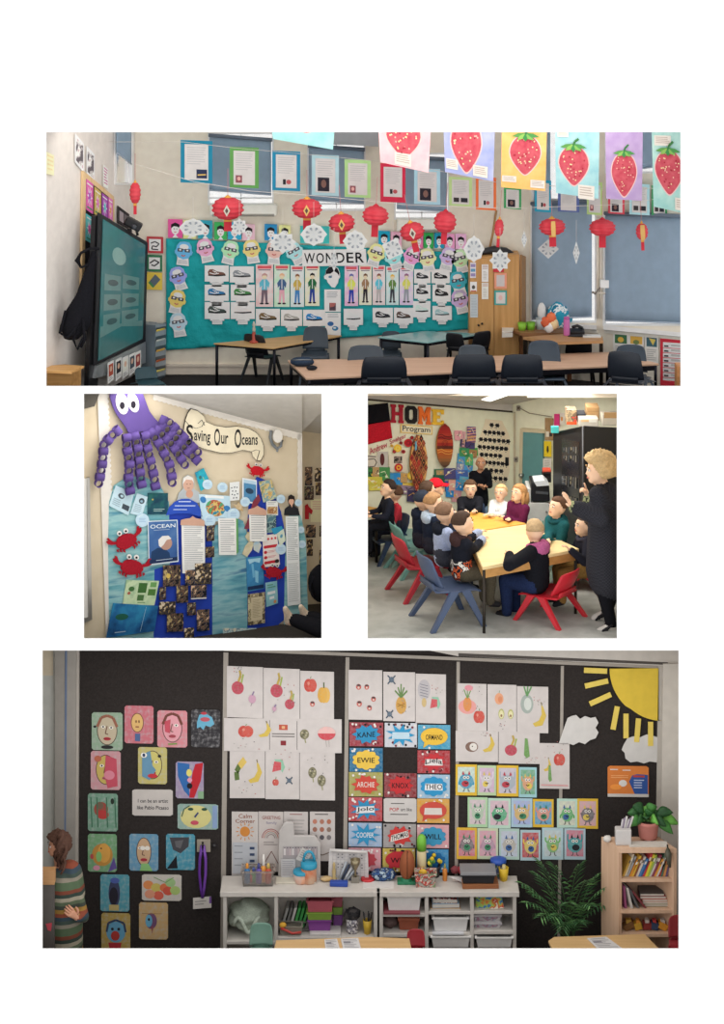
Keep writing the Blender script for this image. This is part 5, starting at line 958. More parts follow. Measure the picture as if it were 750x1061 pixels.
for i, (x0, y0, x1, y1, lb) in enumerate(SN):
    onw2('snapshot', 'class snapshot on royal blue: '+lb, 'photograph', Q(x0, y0, x1, y1, -.8), SNAP[i % len(SNAP)], [('r', '#d9d7d2', 0, .92, 1, 1)] if 'white-edged' in lb else [('e', '#d0b25a', .3, .5, .12, .12)] if i in (0, 1) else [], off=.05+.002*(i % 3), group='class snapshots on the blue panel')
onw2('child_cutout', 'cut-out photograph of a dark-haired child in black at the board end', 'picture', [(294, 512), (310, 512), (311, 534), (294, 534)], '#23242a', [('e', '#d2a68e', .48, .34, .17, .17), ('p', '#241c1a', [(.28, .34), (.3, .14), (.48, .06), (.66, .14), (.7, .34), (.6, .24), (.38, .24)]), ('p', '#d2a68e', [(.42, .48), (.56, .48), (.5, .64)])], off=.046, outline=[(.02, 1), (.06, .7), (.34, .54), (.26, .3), (.3, .1), (.48, .02), (.68, .1), (.72, .3), (.64, .54), (.9, .68), (.98, 1)])
onw2('shell_card', 'pale shell picture at the foot of the middle sea panel', 'picture', Q(231, 651, 266, 664, 0), 'photo:12:#8fb0b8:#b9c7c2:#6f8f9c:#d0cbb8')
onw2('aqua_card', 'small aqua card with a white corner by the red poster', 'poster', [(281, 548), (292, 545), (294, 551), (284, 554)], '#2f8fb4', off=.04)
onw2('cream_card', 'cream note with a blue dot above the bubble by the red poster', 'poster', [(287, 553), (294, 548), (296, 560), (290, 566)], '#ccd6c4', [('e', '#5f9ab4', .5, .4, .2, .14)], off=.045)
# far wall with snapshots
for i, (x0, y0, x1, y1, lb) in enumerate(((316, 484, 323.5, 503, 'topmost and yellow'), (326, 485, 337, 499, 'dark, at the edge of the opening, highest'), (315.5, 504, 325, 518, 'dark, second in the column'), (327, 500, 337, 513, 'grey, second at the edge'), (317, 544, 327, 557, 'bluish, beside the narrow sea panel'), (318, 559, 324, 576, 'upright with dark coat, lowest in the column'), (331, 545, 338, 556, 'sliver at the edge, lower'), (331, 570, 338, 584, 'sliver at the edge, lowest'))):
    sheet('wall_snapshot', 'snapshot on the far side wall: '+lb, 'photograph', W2b, Q(x0, y0, x1, y1), .012, SNAP[(i+1) % len(SNAP)], group='snapshots on the far side wall')
m = MB(); pix_poly(W2b, [(316, 524), (318.5, 522), (320, 525), (324, 529), (323, 533), (320, 531), (320, 538), (316, 538)], .014, .006, m, '#a8202c'); tag(m.build('red_cutout'), 'red paper figure on the far side wall below the snapshots', 'decoration')
sheet('cream_sheet', 'cream paper with faint pink print on the far side wall', 'poster', W2b, Q(322, 517, 339, 541), .01, '#d4cfae', [('n', '#c9a49a', .1, .1, .8, .5, 4)])
# someone reaching from the right, and a dark bag
m_ = lambda px, py, Y: P(px, py, Y)
rt = thing('person', 'person mostly out of view, black trouser legs and pale shoes stretched across the floor', 'person', P(325, 662, 1.0))
B = Body(); TR = 'cloth:#17171b'; SHO = 'cloth:#c9b6a2'
for dx, dy, dY in ((0, 0, 0), (17, -3, .18)):
    a, b = m_(347+dx*.4, 657+dy, .72+dY), m_(307+dx, 643+dy, 1.05+dY); B.cap(a, b, .11, .075, TR)
    h_ = m_(299+dx, 643.5+dy, 1.1+dY); t_ = m_(295.5+dx*.95, 630.5+dy*.6, 1.04+dY)
    B.cap(b, h_, .05, .05, 'skin:#cfae96'); B.cap(h_, (h_+t_)/2+V((.01, 0, 0)), .052, .046, SHO); B.cap((h_+t_)/2+V((.01, 0, 0)), t_, .046, .03, SHO)
B.skin(.014).build('body', rt)
rt = thing('backpack', 'rounded black backpack against the far wall at the opening edge', 'bag', P(332, 622, 1.9)); m = MB(); c = P(333, 604, 1.75); m.ell(c, (.15, .12, .21), 'cloth:#141418', 24, 16, None, lambda d: 1+.06*mnoise.noise(d*2)); m.build('bag_body', rt); m = MB(); m.tube([c+V((-.09, -.08, .1)), c+V((-.12, -.1, 0)), c+V((-.09, -.08, -.12))], .02, 'cloth:#202026', 8); m.build('strap', rt)
raylamp(230, 407.3, .55, 2.3, .8, 48)
# ================= classroom with children round the tables =================
GAIN = .8
Z3 = P(500, 661, .012).z
ca_, cb_ = onz(381, 566, Z3), onz(531, 549, Z3); cr_ = onz(660, 600, Z3)
def vplane(a, b):
    e = b-a; n = V((e.y, -e.x, 0)); n = -n if n.y > 0 else n; return PL((a.x, a.y, 0), n)
W3 = vplane(ca_, cb_)
dc = onz(531, 549, Z3); R3 = vplane(cb_, V((cb_.x+1.5, cb_.y-1.1, 0)))
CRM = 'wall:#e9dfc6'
mb = MB(); cells(lambda x, y: W3.at(x, y), 360, 406.6, 531, 667, [], mb, CRM, W3.n*-.05); struct('wall_back', mb)
mb = MB(); cells(lambda x, y: R3.at(x, y), 531, 406.6, 672, 667, [], mb, 'wall:#e9dfc8', R3.n*-.05); struct('wall_right', mb)
mb = MB(); mb.prism([V((-.2, .012, Z3)), V((3.4, .012, Z3)), V((3.6, 4.3, Z3)), V((-.2, 4.3, Z3))], V((0, 0, -.04)), 'wc:#979893:#a4a5a0:#8d8e89:3'); struct('floor', mb)
mb = MB(); slab(368, 735, 406.2, .012, 4.3, mb, 'wall:#b5b2ac', .02, True); struct('trim_1', mb)
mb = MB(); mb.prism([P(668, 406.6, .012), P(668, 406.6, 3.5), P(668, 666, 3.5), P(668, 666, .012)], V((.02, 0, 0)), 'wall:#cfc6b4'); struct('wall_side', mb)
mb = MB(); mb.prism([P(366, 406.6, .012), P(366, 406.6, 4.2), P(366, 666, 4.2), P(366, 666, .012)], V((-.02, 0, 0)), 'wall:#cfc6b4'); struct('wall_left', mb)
# bulkhead, dark rail and sloping ceiling
mb = MB(); pix_poly(W3, [(372, 412.5), (531, 426), (531, 427.6), (372, 414.3)], .03, .03, mb, 'plain:#3f3930'); struct('trim_2', mb)
mb = MB(); pix_poly(W3, [(384, 407), (531, 419), (531, 426), (372, 412.5)], .02, .02, mb, 'wall:#b9b4ad'); struct('trim_3', mb)
mb = MB(); a, b = W3.at(384, 407, .02), W3.at(531, 419, .02); c = R3.at(556, 411, .0)
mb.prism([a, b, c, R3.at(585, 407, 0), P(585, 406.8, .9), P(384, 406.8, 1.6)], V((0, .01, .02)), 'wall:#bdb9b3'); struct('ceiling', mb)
mb = MB(); mb.tube([R3.at(533, 427, .03), R3.at(533, 560, .03)], .012, 'plastic:#b9ac94', 6); struct('trim_4', mb)
rt = thing('ceiling_light', 'bright strip light on the ceiling above the far wall', 'ceiling light', P(514, 412, 2.6))
m = MB(); q = [P(499, 414.5, 2.75), P(508, 416, 2.75), P(526, 409.8, 2.0), P(518, 409, 2.0)]; m.prism(q, V((0, 0, .01)), 'glow:#fff8ea:2.5'); m.build('diffuser', rt); m = MB(); m.prism([p+V((0, 0, .012)) for p in q], V((0, 0, .006)), '#d8d6d0'); m.build('housing', rt)
def onw3(name, lb, cat, q, col, its=(), off=.02, **k): return sheet(name, lb, cat, W3, q, off, col, its, **k)
# flag and letters
rt = thing('flag', 'flag half black over half red pinned at the corner of the far wall', 'flag', W3.at(392, 460, .02))
fm = bil(W3, [(372, 421), (402, 417.5), (406.5, 454), (372, 463)])
for v0, v1, c, nm in ((0, .5, 'cloth:#17161a', 'black_band'), (.5, 1, 'cloth:#b3202e', 'red_band')):
    m = MB(); m.sheet(lambda u, v: fm(u, v0+(v1-v0)*v, .04+.02*math.sin(u*7+v)), 14, 8, -.008, c); m.build(nm, rt)
BLK = {'H': [[(0, 0), (.4, 0), (.4, .14), (.34, .14), (.34, .42), (.66, .42), (.66, .14), (.6, .14), (.6, 0), (1, 0), (1, .14), (.93, .14), (.93, .86), (1, .86), (1, 1), (.6, 1), (.6, .86), (.66, .86), (.66, .58), (.34, .58), (.34, .86), (.4, .86), (.4, 1), (0, 1), (0, .86), (.07, .86), (.07, .14), (0, .14)]],
 'M': [[(0, 0), (.32, 0), (.5, .4), (.68, 0), (1, 0), (1, .14), (.94, .14), (.94, .86), (1, .86), (1, 1), (.64, 1), (.64, .86), (.7, .86), (.7, .42), (.5, .82), (.3, .42), (.3, .86), (.36, .86), (.36, 1), (0, 1), (0, .86), (.06, .86), (.06, .14), (0, .14)]],
 'E': [[(0, 0), (1, 0), (1, .3), (.8, .3), (.76, .18), (.42, .18), (.42, .4), (.7, .4), (.7, .58), (.42, .58), (.42, .82), (.78, .82), (.82, .7), (1, .7), (1, 1), (0, 1), (0, .86), (.1, .86), (.1, .14), (0, .14)]],
 'O': [[(.22, 0), (.78, 0), (1, .18), (1, .82), (.78, 1), (.22, 1), (0, .82), (0, .18), (.22, 0), (.4, .2), (.32, .28), (.32, .72), (.4, .8), (.6, .8), (.68, .72), (.68, .28), (.6, .2), (.4, .2)]]}
for ch, (x0, y0, x1, y1), c, lb in (('H', (405, 419, 418.5, 438), '#9e1f30', 'dark red cut-out letter H, first of the word on the far wall'), ('O', (420, 420.5, 432.5, 438.5), '#1d1a1a', 'black cut-out letter O, second letter of the word'), ('M', (433.5, 421.5, 446.5, 439.5), '#dd6a2c', 'orange cut-out letter M, third letter of the word'), ('E', (447.5, 424, 460, 440), '#e2b23a', 'yellow cut-out letter E ending the word')):
    q = [(x0+u*(x1-x0), y0+v*(y1-y0)+u*.8) for u, v in BLK[ch][0]]; m = MB(); pix_poly(W3, q, .035, .02, m, c); tag(m.build('wall_letter'), lb, 'letter', 'cut-out letters on the far wall')
onw3('word_plaque', 'cream plaque reading Program under the big letters', 'sign', [(415, 439.5), (448, 442), (448, 450.5), (415, 448.5)], '#d9b860', [('r', '#e2d6ba', .03, .1, .97, .9), ('t', '#1f2434', 'Program', .06, .12, .93, .95)])
rt = thing('name_lettering', 'dark red slanted name lettering cut out below the flag', 'lettering', W3.at(400, 474, .02)); mp = bil(W3, [(381, 464), (421, 448), (422.5, 454.5), (383, 472.5)])
for t, u0, u1 in (('Andrew', .02, .48), ('Snelgar', .55, .98)): m = MB(); draw(m, mp, [('t', '#a3324a', t, u0, .1, u1, .9)], .03); m.build('word', rt)
# circles and cards
def disc(x, y, r, c, c2, lb, nm='painted_disc'):
    m = MB(); pix_poly(W3, [(x+r*math.cos(2*PI*k/20), y+r*math.sin(2*PI*k/20)) for k in range(20)], .034, .006, m, c); draw(m, bil(W3, Q(x-r, y-r, x+r, y+r)), [('e', c2, .5, .5, .3, .3), ('e', c, .5, .5, .14, .14)], .035); tag(m.build(nm), lb, 'artwork', 'painted discs round the shield')
for a in ((423, 459, 4.2, '#b5262e', '#8a1a26', 'largest red painted disc beside the patterned shield'), (427, 453.5, 1.8, '#7a1a22', '#a32a2e', 'tiny dark disc above the largest red one'), (412, 464.5, 4, '#e3b23a', '#eec75a', 'yellow painted disc left of the red one'), (415.5, 459, 1.6, '#6a2024', '#8f2a2e', 'tiny dark disc over the yellow one'), (408.5, 468, 1.8, '#8a2228', '#b0343a', 'small red disc below the yellow one'), (418, 468, 2, '#9e1f2a', '#5a1418', 'small dark red disc right below the yellow one'), (413, 484.5, 4.2, '#b3262c', '#dfa83a', 'red disc with yellow rays at the foot of the white card'), (426.5, 493, 4.4, '#eebc3f', '#f3d06a', 'bright yellow disc at the foot of the patterned shield'), (406, 462, 1.5, '#c9a54a', '#b58a3a', 'tiny ochre disc at the end of the lettering')): disc(*a)
onw3('white_card', 'white card with a small dark photograph under the yellow disc', 'poster', Q(403, 471, 421, 489, 0), '#d6cdba', [('r', 'photo:14:#5a4a42:#8a7a70:#2a2624', .28, .1, .75, .5)])
onw3('shield_card', 'grey card with a small dark red shield picture', 'poster', Q(391, 468, 402, 484, 0), '#b9b4ac', [('e', '#5a2a2a', .45, .5, .22, .4)])
onw3('line_drawing', 'pale drawing of looping dark lines at the wall corner', 'poster', Q(376, 472, 391, 486, 0), '#c4bdb0', [('l', '#3a3634', [(.2, .3), (.8, .25), (.95, .5), (.8, .8), (.3, .85)], .06), ('l', '#3a3634', [(.3, .05), (.9, .1)], .06)])
# shields
def shield(x, y, a, b, lb, kind):
    pts = [(x+a*math.sin(t)*abs(math.sin(t))**.25, y-b*math.cos(t)) for t in (2*PI*i/40 for i in range(40))]
    rt = thing('wooden_shield', lb, 'shield', W3.at(x, y+b, .03)); m = MB(); pix_poly(W3, pts, .06, .035, m, 'wood:#a8763f:#8f5f2f:z'); m.build('board', rt, .01)
    mp = bil(W3, Q(x-a, y-b, x+a, y+b)); m = MB(); its = []
    if kind == 0:
        its.append(('p', '#d9a561', [((px-x)/a*.47+.5, (py-y)/b*.485+.5) for px, py in pts]))
        for r in range(-5, 6):
            for c in range(-2, 3):
                u = .5+(c+(.5 if r % 2 else 0))*.26; v = .5+r*.088
                if abs(v-.5) > .46 or abs(u-.5) > .46*math.sqrt(max(0, 1-((v-.5)/.5)**2))-.02: continue
                cl = random.choice(('#5a2a24', '#7a3a2a', '#8a4a34', '#3a2420', '#a0342e', '#94603f')); its.append(('p', cl, [(u, v-.078), (u+.115, v), (u, v+.078), (u-.115, v)])); its.append(('e', random.choice(('#c9804a', '#2a1a18', '#b9543a')), u, v, .035, .016))
        its.append(('p', '#5f9ab4', [(.28, .12), (.38, .1), (.38, .26), (.28, .28)]))
    else:
        n = 14
        for i in range(n):
            v0, v1 = i/n, (i+1)/n; w0, w1 = [.47*math.sqrt(max(0, 1-(2*v-1)**2)) for v in (v0, v1)]
            cl = ['#7a1a1e', '#8f2422', '#9e2a24', '#a8352a', '#8f2a26', '#b04a2c', '#9c2f26', '#5a2a20', '#b8602c', '#a8542a', '#a05a30', '#8a5a34', '#6a4a32', '#4f3a2c'][i]
            its.append(('p', cl, [(.5-w0, v0), (.5+w0, v0), (.5+w1, v1), (.5-w1, v1)]))
        for v in (.27, .33, .6, .66): its.append(('l', '#d29a4a' if v > .5 else '#3f1a18', [(.06, v), (.3, v-.03), (.5, v+.015), (.75, v+.03), (.94, v)], .035, .42))
        for r_ in (.17, .1): its.append(('l', '#5a1a1a', [(.5+r_*math.cos(2*PI*k/20), .45+r_*.42*math.sin(2*PI*k/20)) for k in range(21)], .02, .42))
    draw(m, mp, its, .062); m.build('painted_face', rt)
shield(434, 479.5, 9.2, 28.5, 'patterned lozenge shield on the far wall beside the yellow disc', 0); shield(461, 462, 8.8, 23, 'red and ochre banded shield high on the far wall', 1)
# patchwork of painted papers
PT = [(376, 484, 392, 498, '#3f7a44', 'green'), (386, 484, 397, 494, '#b08f62', 'tan'), (393, 484, 404, 498, '#4a8a50', 'mid green'), (376, 494, 396, 502, '#c9bf4f', 'mustard yellow'), (382, 499, 398, 508, '#d2c95a', 'lemon yellow'), (400, 490, 410, 501, '#3f8ec0', 'sky blue'), (408, 490, 417, 502, '#2f86c4', 'deep sky blue'), (415, 490, 422, 500, '#b7935f', 'sand brown'), (415, 500, 428, 504, '#d9c04a', 'narrow yellow'), (415, 503, 430, 512, '#8f7a8f', 'dusty violet'), (422, 508, 434, 520, '#3f3a5a', 'dark striped violet'), (442, 501, 449, 512, '#e09a80', 'salmon by the cap'), (450, 486, 462, 496, '#2f6a4a', 'dark green behind the banded shield'), (452, 487, 460, 496, '#a8906a', 'brown square'), (449, 492, 461, 504, '#2a5a48', 'forest green'), (460, 485, 472, 496, '#4f4a7a', 'purple-blue'), (461, 498, 472, 509, '#3a3f8a', 'indigo'), (462, 505, 470, 515, '#2f84c8', 'bright blue by the red cap'), (465, 497, 474, 508, '#e3a394', 'pink by the centre'), (472, 497, 480, 508, '#2f88d0', 'vivid blue'), (468, 507, 478, 520, '#cf9aa0', 'rose'), (471, 446, 479, 456, '#d99aa2', 'pale pink high'), (479, 447, 482, 463, '#c99a9e', 'narrow pink'), (484, 442, 493, 450, 'stripe:30:#6a4a7a:#e0a48a:#5a4a8a', 'pink and violet striped topmost'), (484, 449, 493, 458, 'stripe:26:#b98a6a:#6a4a7a:#e0a48a', 'striped lower'), (483, 458, 492, 465, '#4a3f6a', 'dark violet'), (477, 455, 483, 463, '#3f3a5a', 'dark slate'), (476, 464, 486, 473, '#3f8a5a', 'leaf green'), (485, 464, 495, 472, '#4f9a4a', 'bright green'), (486, 466, 494, 474, '#a07a52', 'brown leafed'), (474, 470, 482, 480, '#4a94c0', 'mid blue'), (482, 470, 490, 482, '#58a870', 'pale green'), (473, 479, 483, 490, '#8a8fae', 'grey lilac'), (481, 477, 490, 489, '#4f9ad0', 'light blue'), (471, 487, 485, 496, '#4a6ab0', 'blue violet'), (476, 494, 492, 503, '#6ab0cc', 'aqua'), (480, 500, 486, 506, '#3a3640', 'charcoal')]
for i, (x0, y0, x1, y1, c, d) in enumerate(PT):
    rd = random.Random(i); its = [('l', rd.choice(('#e6dcc0', '#2a2a30', '#d9a24a')), [(rd.uniform(.1, .4), rd.uniform(.1, .9)), (.5, rd.uniform(.2, .8)), (rd.uniform(.6, .9), rd.uniform(.1, .9))], .05) for _ in range(2)]+[('e', rd.choice(('#d9b04a', '#f0e2c0', '#2f4a6a')), rd.uniform(.25, .75), rd.uniform(.25, .75), .1, .1)]
    onw3('painted_paper', '%s painted paper in the patchwork on the far wall' % d, 'artwork', Q(x0, y0, x1, y1, .4, rd.uniform(-5, 5)), c if c.startswith('stripe') else 'wc:%s:%s:9' % (c, c), its, off=.02+.0035*(i % 4), group='painted papers on the far wall')
# fish silhouettes chart: rows of cut-outs
rt = thing('silhouette_poster', 'tall cream poster of black stencilled shapes in rows near the corner', 'poster', W3.at(511, 503, .02))
m = MB(); pts = [(503, 434), (520, 436), (528, 452), (528, 488), (524, 501), (496, 500), (495, 458), (501, 442)]; pix_poly(W3, pts, .012, .004, m, '#dccfb4'); m.build('sheet', rt)
rd = random.Random(12); m = MB(); mp = bil(W3, [(493, 432), (530, 435), (530, 505), (493, 502)])
for r, (u0, u1) in enumerate(((.36, .68), (.2, .82), (.08, .96), (.05, .9), (.1, .74), (.1, .92), (.22, .78), (.34, .9))):
    v = .1+r*.112; n = int((u1-u0)/.115)
    for k in range(n):
        u = u0+(u1-u0)*(k+.5)/n; its = [('p', '#1c1b1f', BURST(u, v, .076, .038, 6, .7, r*9+k))]
        for _ in range(2): its.append(('e', '#1c1b1f', u+rd.uniform(-.06, .06), v+rd.uniform(.025, .05), .012, .007))
        draw(m, mp, its, .013)
draw(m, mp, [('r', '#1c1b1f', .82, .56, .92, .68)], .013); m.build('stencil_pattern', rt)
# right wall: door, switch, papers
rt = thing('door_1', 'x', 'x', R3.at(552, 540, 0)); 
for k_ in ('label', 'category'): del rt[k_]
rt['kind'] = 'structure'
m = MB(); pix_poly(R3, [(541.5, 447.5), (562, 449), (562, 560), (539.5, 560)], .05, .05, m, 'plastic:#5f8f90'); m.build('door_leaf', rt); m = MB()
for q in ([(538.5, 446), (541.5, 447.5), (539.5, 562), (536.5, 562)], [(538.5, 444), (564, 446), (564, 449), (539, 447.5)]): pix_poly(R3, q, .06, .06, m, 'plastic:#c9bc9e')
m.build('door_frame', rt); m = MB(); m.lathe([(.02, 0), (.02, .03), (.03, .05), (.001, .06)], R3.at(541.5, 492, .05), 'metal:#b0aca4', 12, R3.n); m.build('door_handle', rt)
sheet('yellow_sign', 'yellow sign beside the black cabinet', 'sign', R3, Q(563.5, 457, 571, 473, .5), .04, '#e0c22e', [('p', '#3a3226', [(.42, .3), (.6, .3), (.66, .6), (.5, .8), (.36, .6)])])
sheet('white_sign', 'white notice under the yellow sign', 'sign', R3, Q(562.5, 475, 571, 486, .5), .04, '#d5d0c6', [('n', '#a9a49a', .15, .2, .85, .8, 4)])
sheet('brown_board', 'brown cork sheet above the yellow sign', 'notice board', R3, Q(564.5, 433, 573, 456, .5), .02, 'wc:#a88a66:#94764f:14', [('r', '#d9d2c4', .1, .6, .5, .85), ('r', '#3a3434', .55, .66, .9, .82)])
sheet('magenta_sheet', 'magenta paper on the wall over the cabinet corner', 'poster', R3, Q(574, 429, 579.5, 442, 0), .03, '#cf3a7a')
sheet('white_slip', 'white slip with an orange mark beside the magenta paper', 'poster', R3, Q(580, 428, 585, 440, 0), .03, '#d8d2c6', [('e', '#d98a4a', .4, .5, .2, .2)])
m = MB(); a = R3.at(536, 433, .02); b = R3.at(573, 433, .02); m.tube([R3.at(537, 422, .03), R3.at(548, 428, .03), R3.at(572, 432, .03)], .006, 'plain:#8f8672', 5); tag(m.build('cable'), 'thin cable running along the wall above the door', 'cable')
for x, y, lb in ((537, 423, 'small grey sensor box high by the corner'), (534.5, 476, 'black and white switch plate near the door')):
    m = MB(); c = R3.at(x, y, .02); m.box(c, (.05, .03, .06), 'plastic:#8a8378'); draw(m, bil(R3, Q(x-2, y-2, x+2, y+2)), [('r', '#3a352e', .3, .3, .7, .7)], .045); tag(m.build('wall_box', bevel=.006), lb, 'switch')
# cabinet
rt = thing('black_cabinet', 'tall black glass-fronted cabinet behind the teacher', 'cabinet', onz(602, 600, Z3)); Yc = 1.55; BK = 'plastic:#17171a'
fl = [P(573, 448, Yc+.9), P(604, 441.5, Yc), P(604, 600, Yc), P(573, 575, Yc+.9)]
m = MB(); m.prism([fl[0], fl[1], P(660, 444, Yc+.3), P(640, 447, Yc+1.2)], V((0, 0, -.05)), BK); m.build('top', rt)
m = MB(); m.prism(fl, V((.03, .02, 0)), BK); m.build('door', rt)
cdm = lambda u, v, of=0: (fl[0]*(1-u)+fl[1]*u)*(1-v)+(fl[3]*(1-u)+fl[2]*u)*v+V((-.7, -.7, 0)).normalized()*of
m = MB(); m.prism([cdm(u, v, .004) for u, v in ((.3, .06), (.88, .1), (.88, .62), (.3, .55))], V((.003, .003, 0)), 'gloss:#1f2023'); d = []
for v in (.13, .19, .34, .37, .48, .52):
    for k in range(6): d.append(('r', ('#4a4a4a', '#5f5c55', '#3a3d40', '#6f6a5a')[k % 4], .36+.08*k, v, .41+.08*k, v+.022+.012*(k % 3)))
draw(m, cdm, d, .006); m.build('glass_pane', rt)
m = MB(); m.prism([fl[1]+V((.012, 0, 0)), P(662, 447, Yc+.3), P(662, 610, Yc+.3), fl[2]+V((.012, 0, 0))], V((0, .03, 0)), BK); m.build('side_panel', rt)
m = MB(); m.tube([P(604, 442, Yc-.02), P(604, 600, Yc-.02)], .012, 'metal:#4a4a4c', 6); m.build('corner_post', rt)
def topbox(x0, y0, x1, y1, Y, col, lb, nm='box', dp=.22, its=(), cat='box'):
    pl = FRONT(Y); m = MB(); m.prism([pl.at(x, y) for x, y in Q(x0, y0, x1, y1)], V((0, dp, 0)), col); draw(m, bil(pl, Q(x0, y0, x1, y1)), its, .002); return tag(m.build(nm, bevel=.006), lb, cat)
topbox(571, 442, 579, 449, 2.25, '#46aaa8', 'turquoise folder standing on the cabinet corner', 'folder', .05, cat='folder')
topbox(587, 425, 597.5, 440, 2.0, 'photo:10:#8a7a62:#b09a78:#6a5a4a:#c24a3a', 'patterned cardboard box with an orange base on the cabinet', 'patterned_box', .2, [('r', '#d8582f', .0, .8, 1, 1)])
topbox(598, 429, 607, 437, 2.0, '#2f3036', 'small black storage case on the cabinet top', 'storage_case', .2, [('r', '#c9c6c0', .1, .55, .9, .8)])
topbox(608, 422, 621, 436, 2.05, 'wc:#a8855a:#b8956a:6', 'brown cardboard box on the cabinet', 'cardboard_box', .22, [('l', '#8a6a44', [(.05, .3), (.95, .3)], .03)])
topbox(600, 434, 620, 442, 1.85, 'plastic:#c6c0b4', 'clear low plastic tray of papers in front of the boxes', 'plastic_tray', .18, [('r', '#d9b98a', .1, .1, .5, .4), ('r', '#e0dcd2', .5, .15, .9, .45)], 'tray')
topbox(624, 430, 641, 441, 1.8, 'plastic:#b9b2a4', 'second plastic tray at the opening edge on the cabinet', 'plastic_tray', .2, [('r', '#a8865c', .1, -.25, .9, .3)], 'tray')
# printer on a white stand
rt = thing('printer', 'black office printer beside the cabinet', 'printer', P(560, 521, 2.7)); pf = FRONT(2.45)
m = MB(); m.prism([pf.at(x, y) for x, y in ((550, 500), (569, 502), (570, 520), (551, 520))], V((0, .32, 0)), 'plastic:#1c1d22'); m.build('printer_body', rt, .015); m = MB(); m.prism([pf.at(x, y, .02) for x, y in ((553, 499), (564, 498), (569, 503), (556, 504))], V((0, .25, .0)), 'plastic:#c9ced2'); m.build('control_panel', rt)
m = MB(); m.prism([pf.at(x, y, .01) for x, y in ((555, 509), (568, 510), (568, 512.5), (555, 511.5))], V((0, .01, 0)), '#4a4d52'); m.build('paper_slot', rt)
rt = thing('white_stand', 'white low cabinet carrying the printer', 'cabinet', P(558, 570, 2.45)); m = MB(); m.prism([pf.at(x, y, -.01) for x, y in ((546, 506), (550, 506), (550, 521), (572, 521), (572, 580), (546, 580))], V((0, .34, 0)), 'plastic:#c6c6c2'); m.build('carcass', rt, .008); m = MB(); m.lathe([(.012, 0), (.012, .02)], pf.at(566, 530, .0), 'metal:#8a8a88', 10, (0, -1, 0)); m.build('knob', rt)
topbox(562.5, 487, 571, 491, 2.75, '#c8503a', 'red and black box behind the printer top', 'red_box', .12, [('r', '#2a2626', 0, .5, 1, 1)]); topbox(562, 491, 571, 500, 2.78, '#2c2b2e', 'dark box on the wall shelf behind the printer', 'dark_box', .12)

# ---- tables ----
def fl3(p): return Z3
fl1_old = fl1; fl1 = fl3
zt3 = P(500, 587, .14).z
TA = 'wood:#d8a650:#cf9a44'; TB = 'wood:#dcc592:#d3b984'
table([(474, 541), (489, 529), (545, 542), (490, 550.5)], zt3, 'classroom_table', 'golden wood table at the far end of the group', TA, th=.03, legs=(1, 2), apron=.06)
table([(483.5, 552.5), (545, 543), (600, 568.5), (500, 587.5)], zt3, 'classroom_table', 'pale wood table at the near end of the group', TB, th=.035, legs=(0, 2, 3), apron=.09, leg='metal:#3a3530', ap='wood:#b98a50:#a87a42')
rt = thing('side_table', 'brown side table cut by the opening edge beside the dark-dressed child', 'table', onz(384, 575, Z3)); za = P(385, 527, 2.6).z
m = MB(); m.prism([onz(372, 523, za), onz(391, 526, za), onz(392, 532, za), onz(372, 534, za)], V((0, 0, -.04)), 'wood:#c89a56:#b98a48'); m.build('tabletop', rt, .006)
for x, y in ((390, 531), (376, 532)):
    p = onz(x, y, za-.04); m = MB(); m.tube([p, V((p.x, p.y, Z3))], .018, 'metal:#3a3530', 8); m.build('leg', rt)
fl1 = fl1_old
# ---- chairs ----
def chr3(x, y, dx, dy, s, col, lb, ytop=None):
    p = onz(x, y, Z3); return chair(p, yawto(dx, dy), s, col, lb, group='plastic chairs of the children', ztop=P(x, ytop, p.y).z, ratio=.46, lw=1.25)
chr3(466, 643, .93, .36, 1.2, '#3f4c66', 'slate blue plastic chair under the boy in the black patterned jacket', 570)
chr3(436, 615, .93, .36, 1.1, '#a02230', 'red plastic chair left of the slate blue one', 552)
chr3(430, 592, .93, .36, 1.0, '#6f9f9a', 'teal plastic chair tucked behind the red one', 540)
chr3(421, 580, .95, .3, .9, '#84a49a', 'sage plastic chair farthest along the row', 528)
chr3(568, 640, -.8, .6, 1.1, '#b7222e', 'bright red plastic chair under the boy with the mauve hood', 586)
chr3(588, 598, -.95, .1, 1.0, '#a8bfb0', 'pale green plastic chair behind the boy in teal', 540)
chr3(607, 606, -.9, .2, 1.0, '#a82a34', 'red plastic chair beside the standing teacher', 580)
chr3(402, 580, -.9, -.3, .85, '#2f3f5a', 'dark blue plastic chair under the child by the side table', 535)
chr3(540, 588, -.6, -.7, .9, '#6fa090', 'green plastic chair of the girl in purple', 540)
chr3(489, 592, .0, -1, .85, '#3a4a66', 'dark blue chair behind the boy facing out', 524)
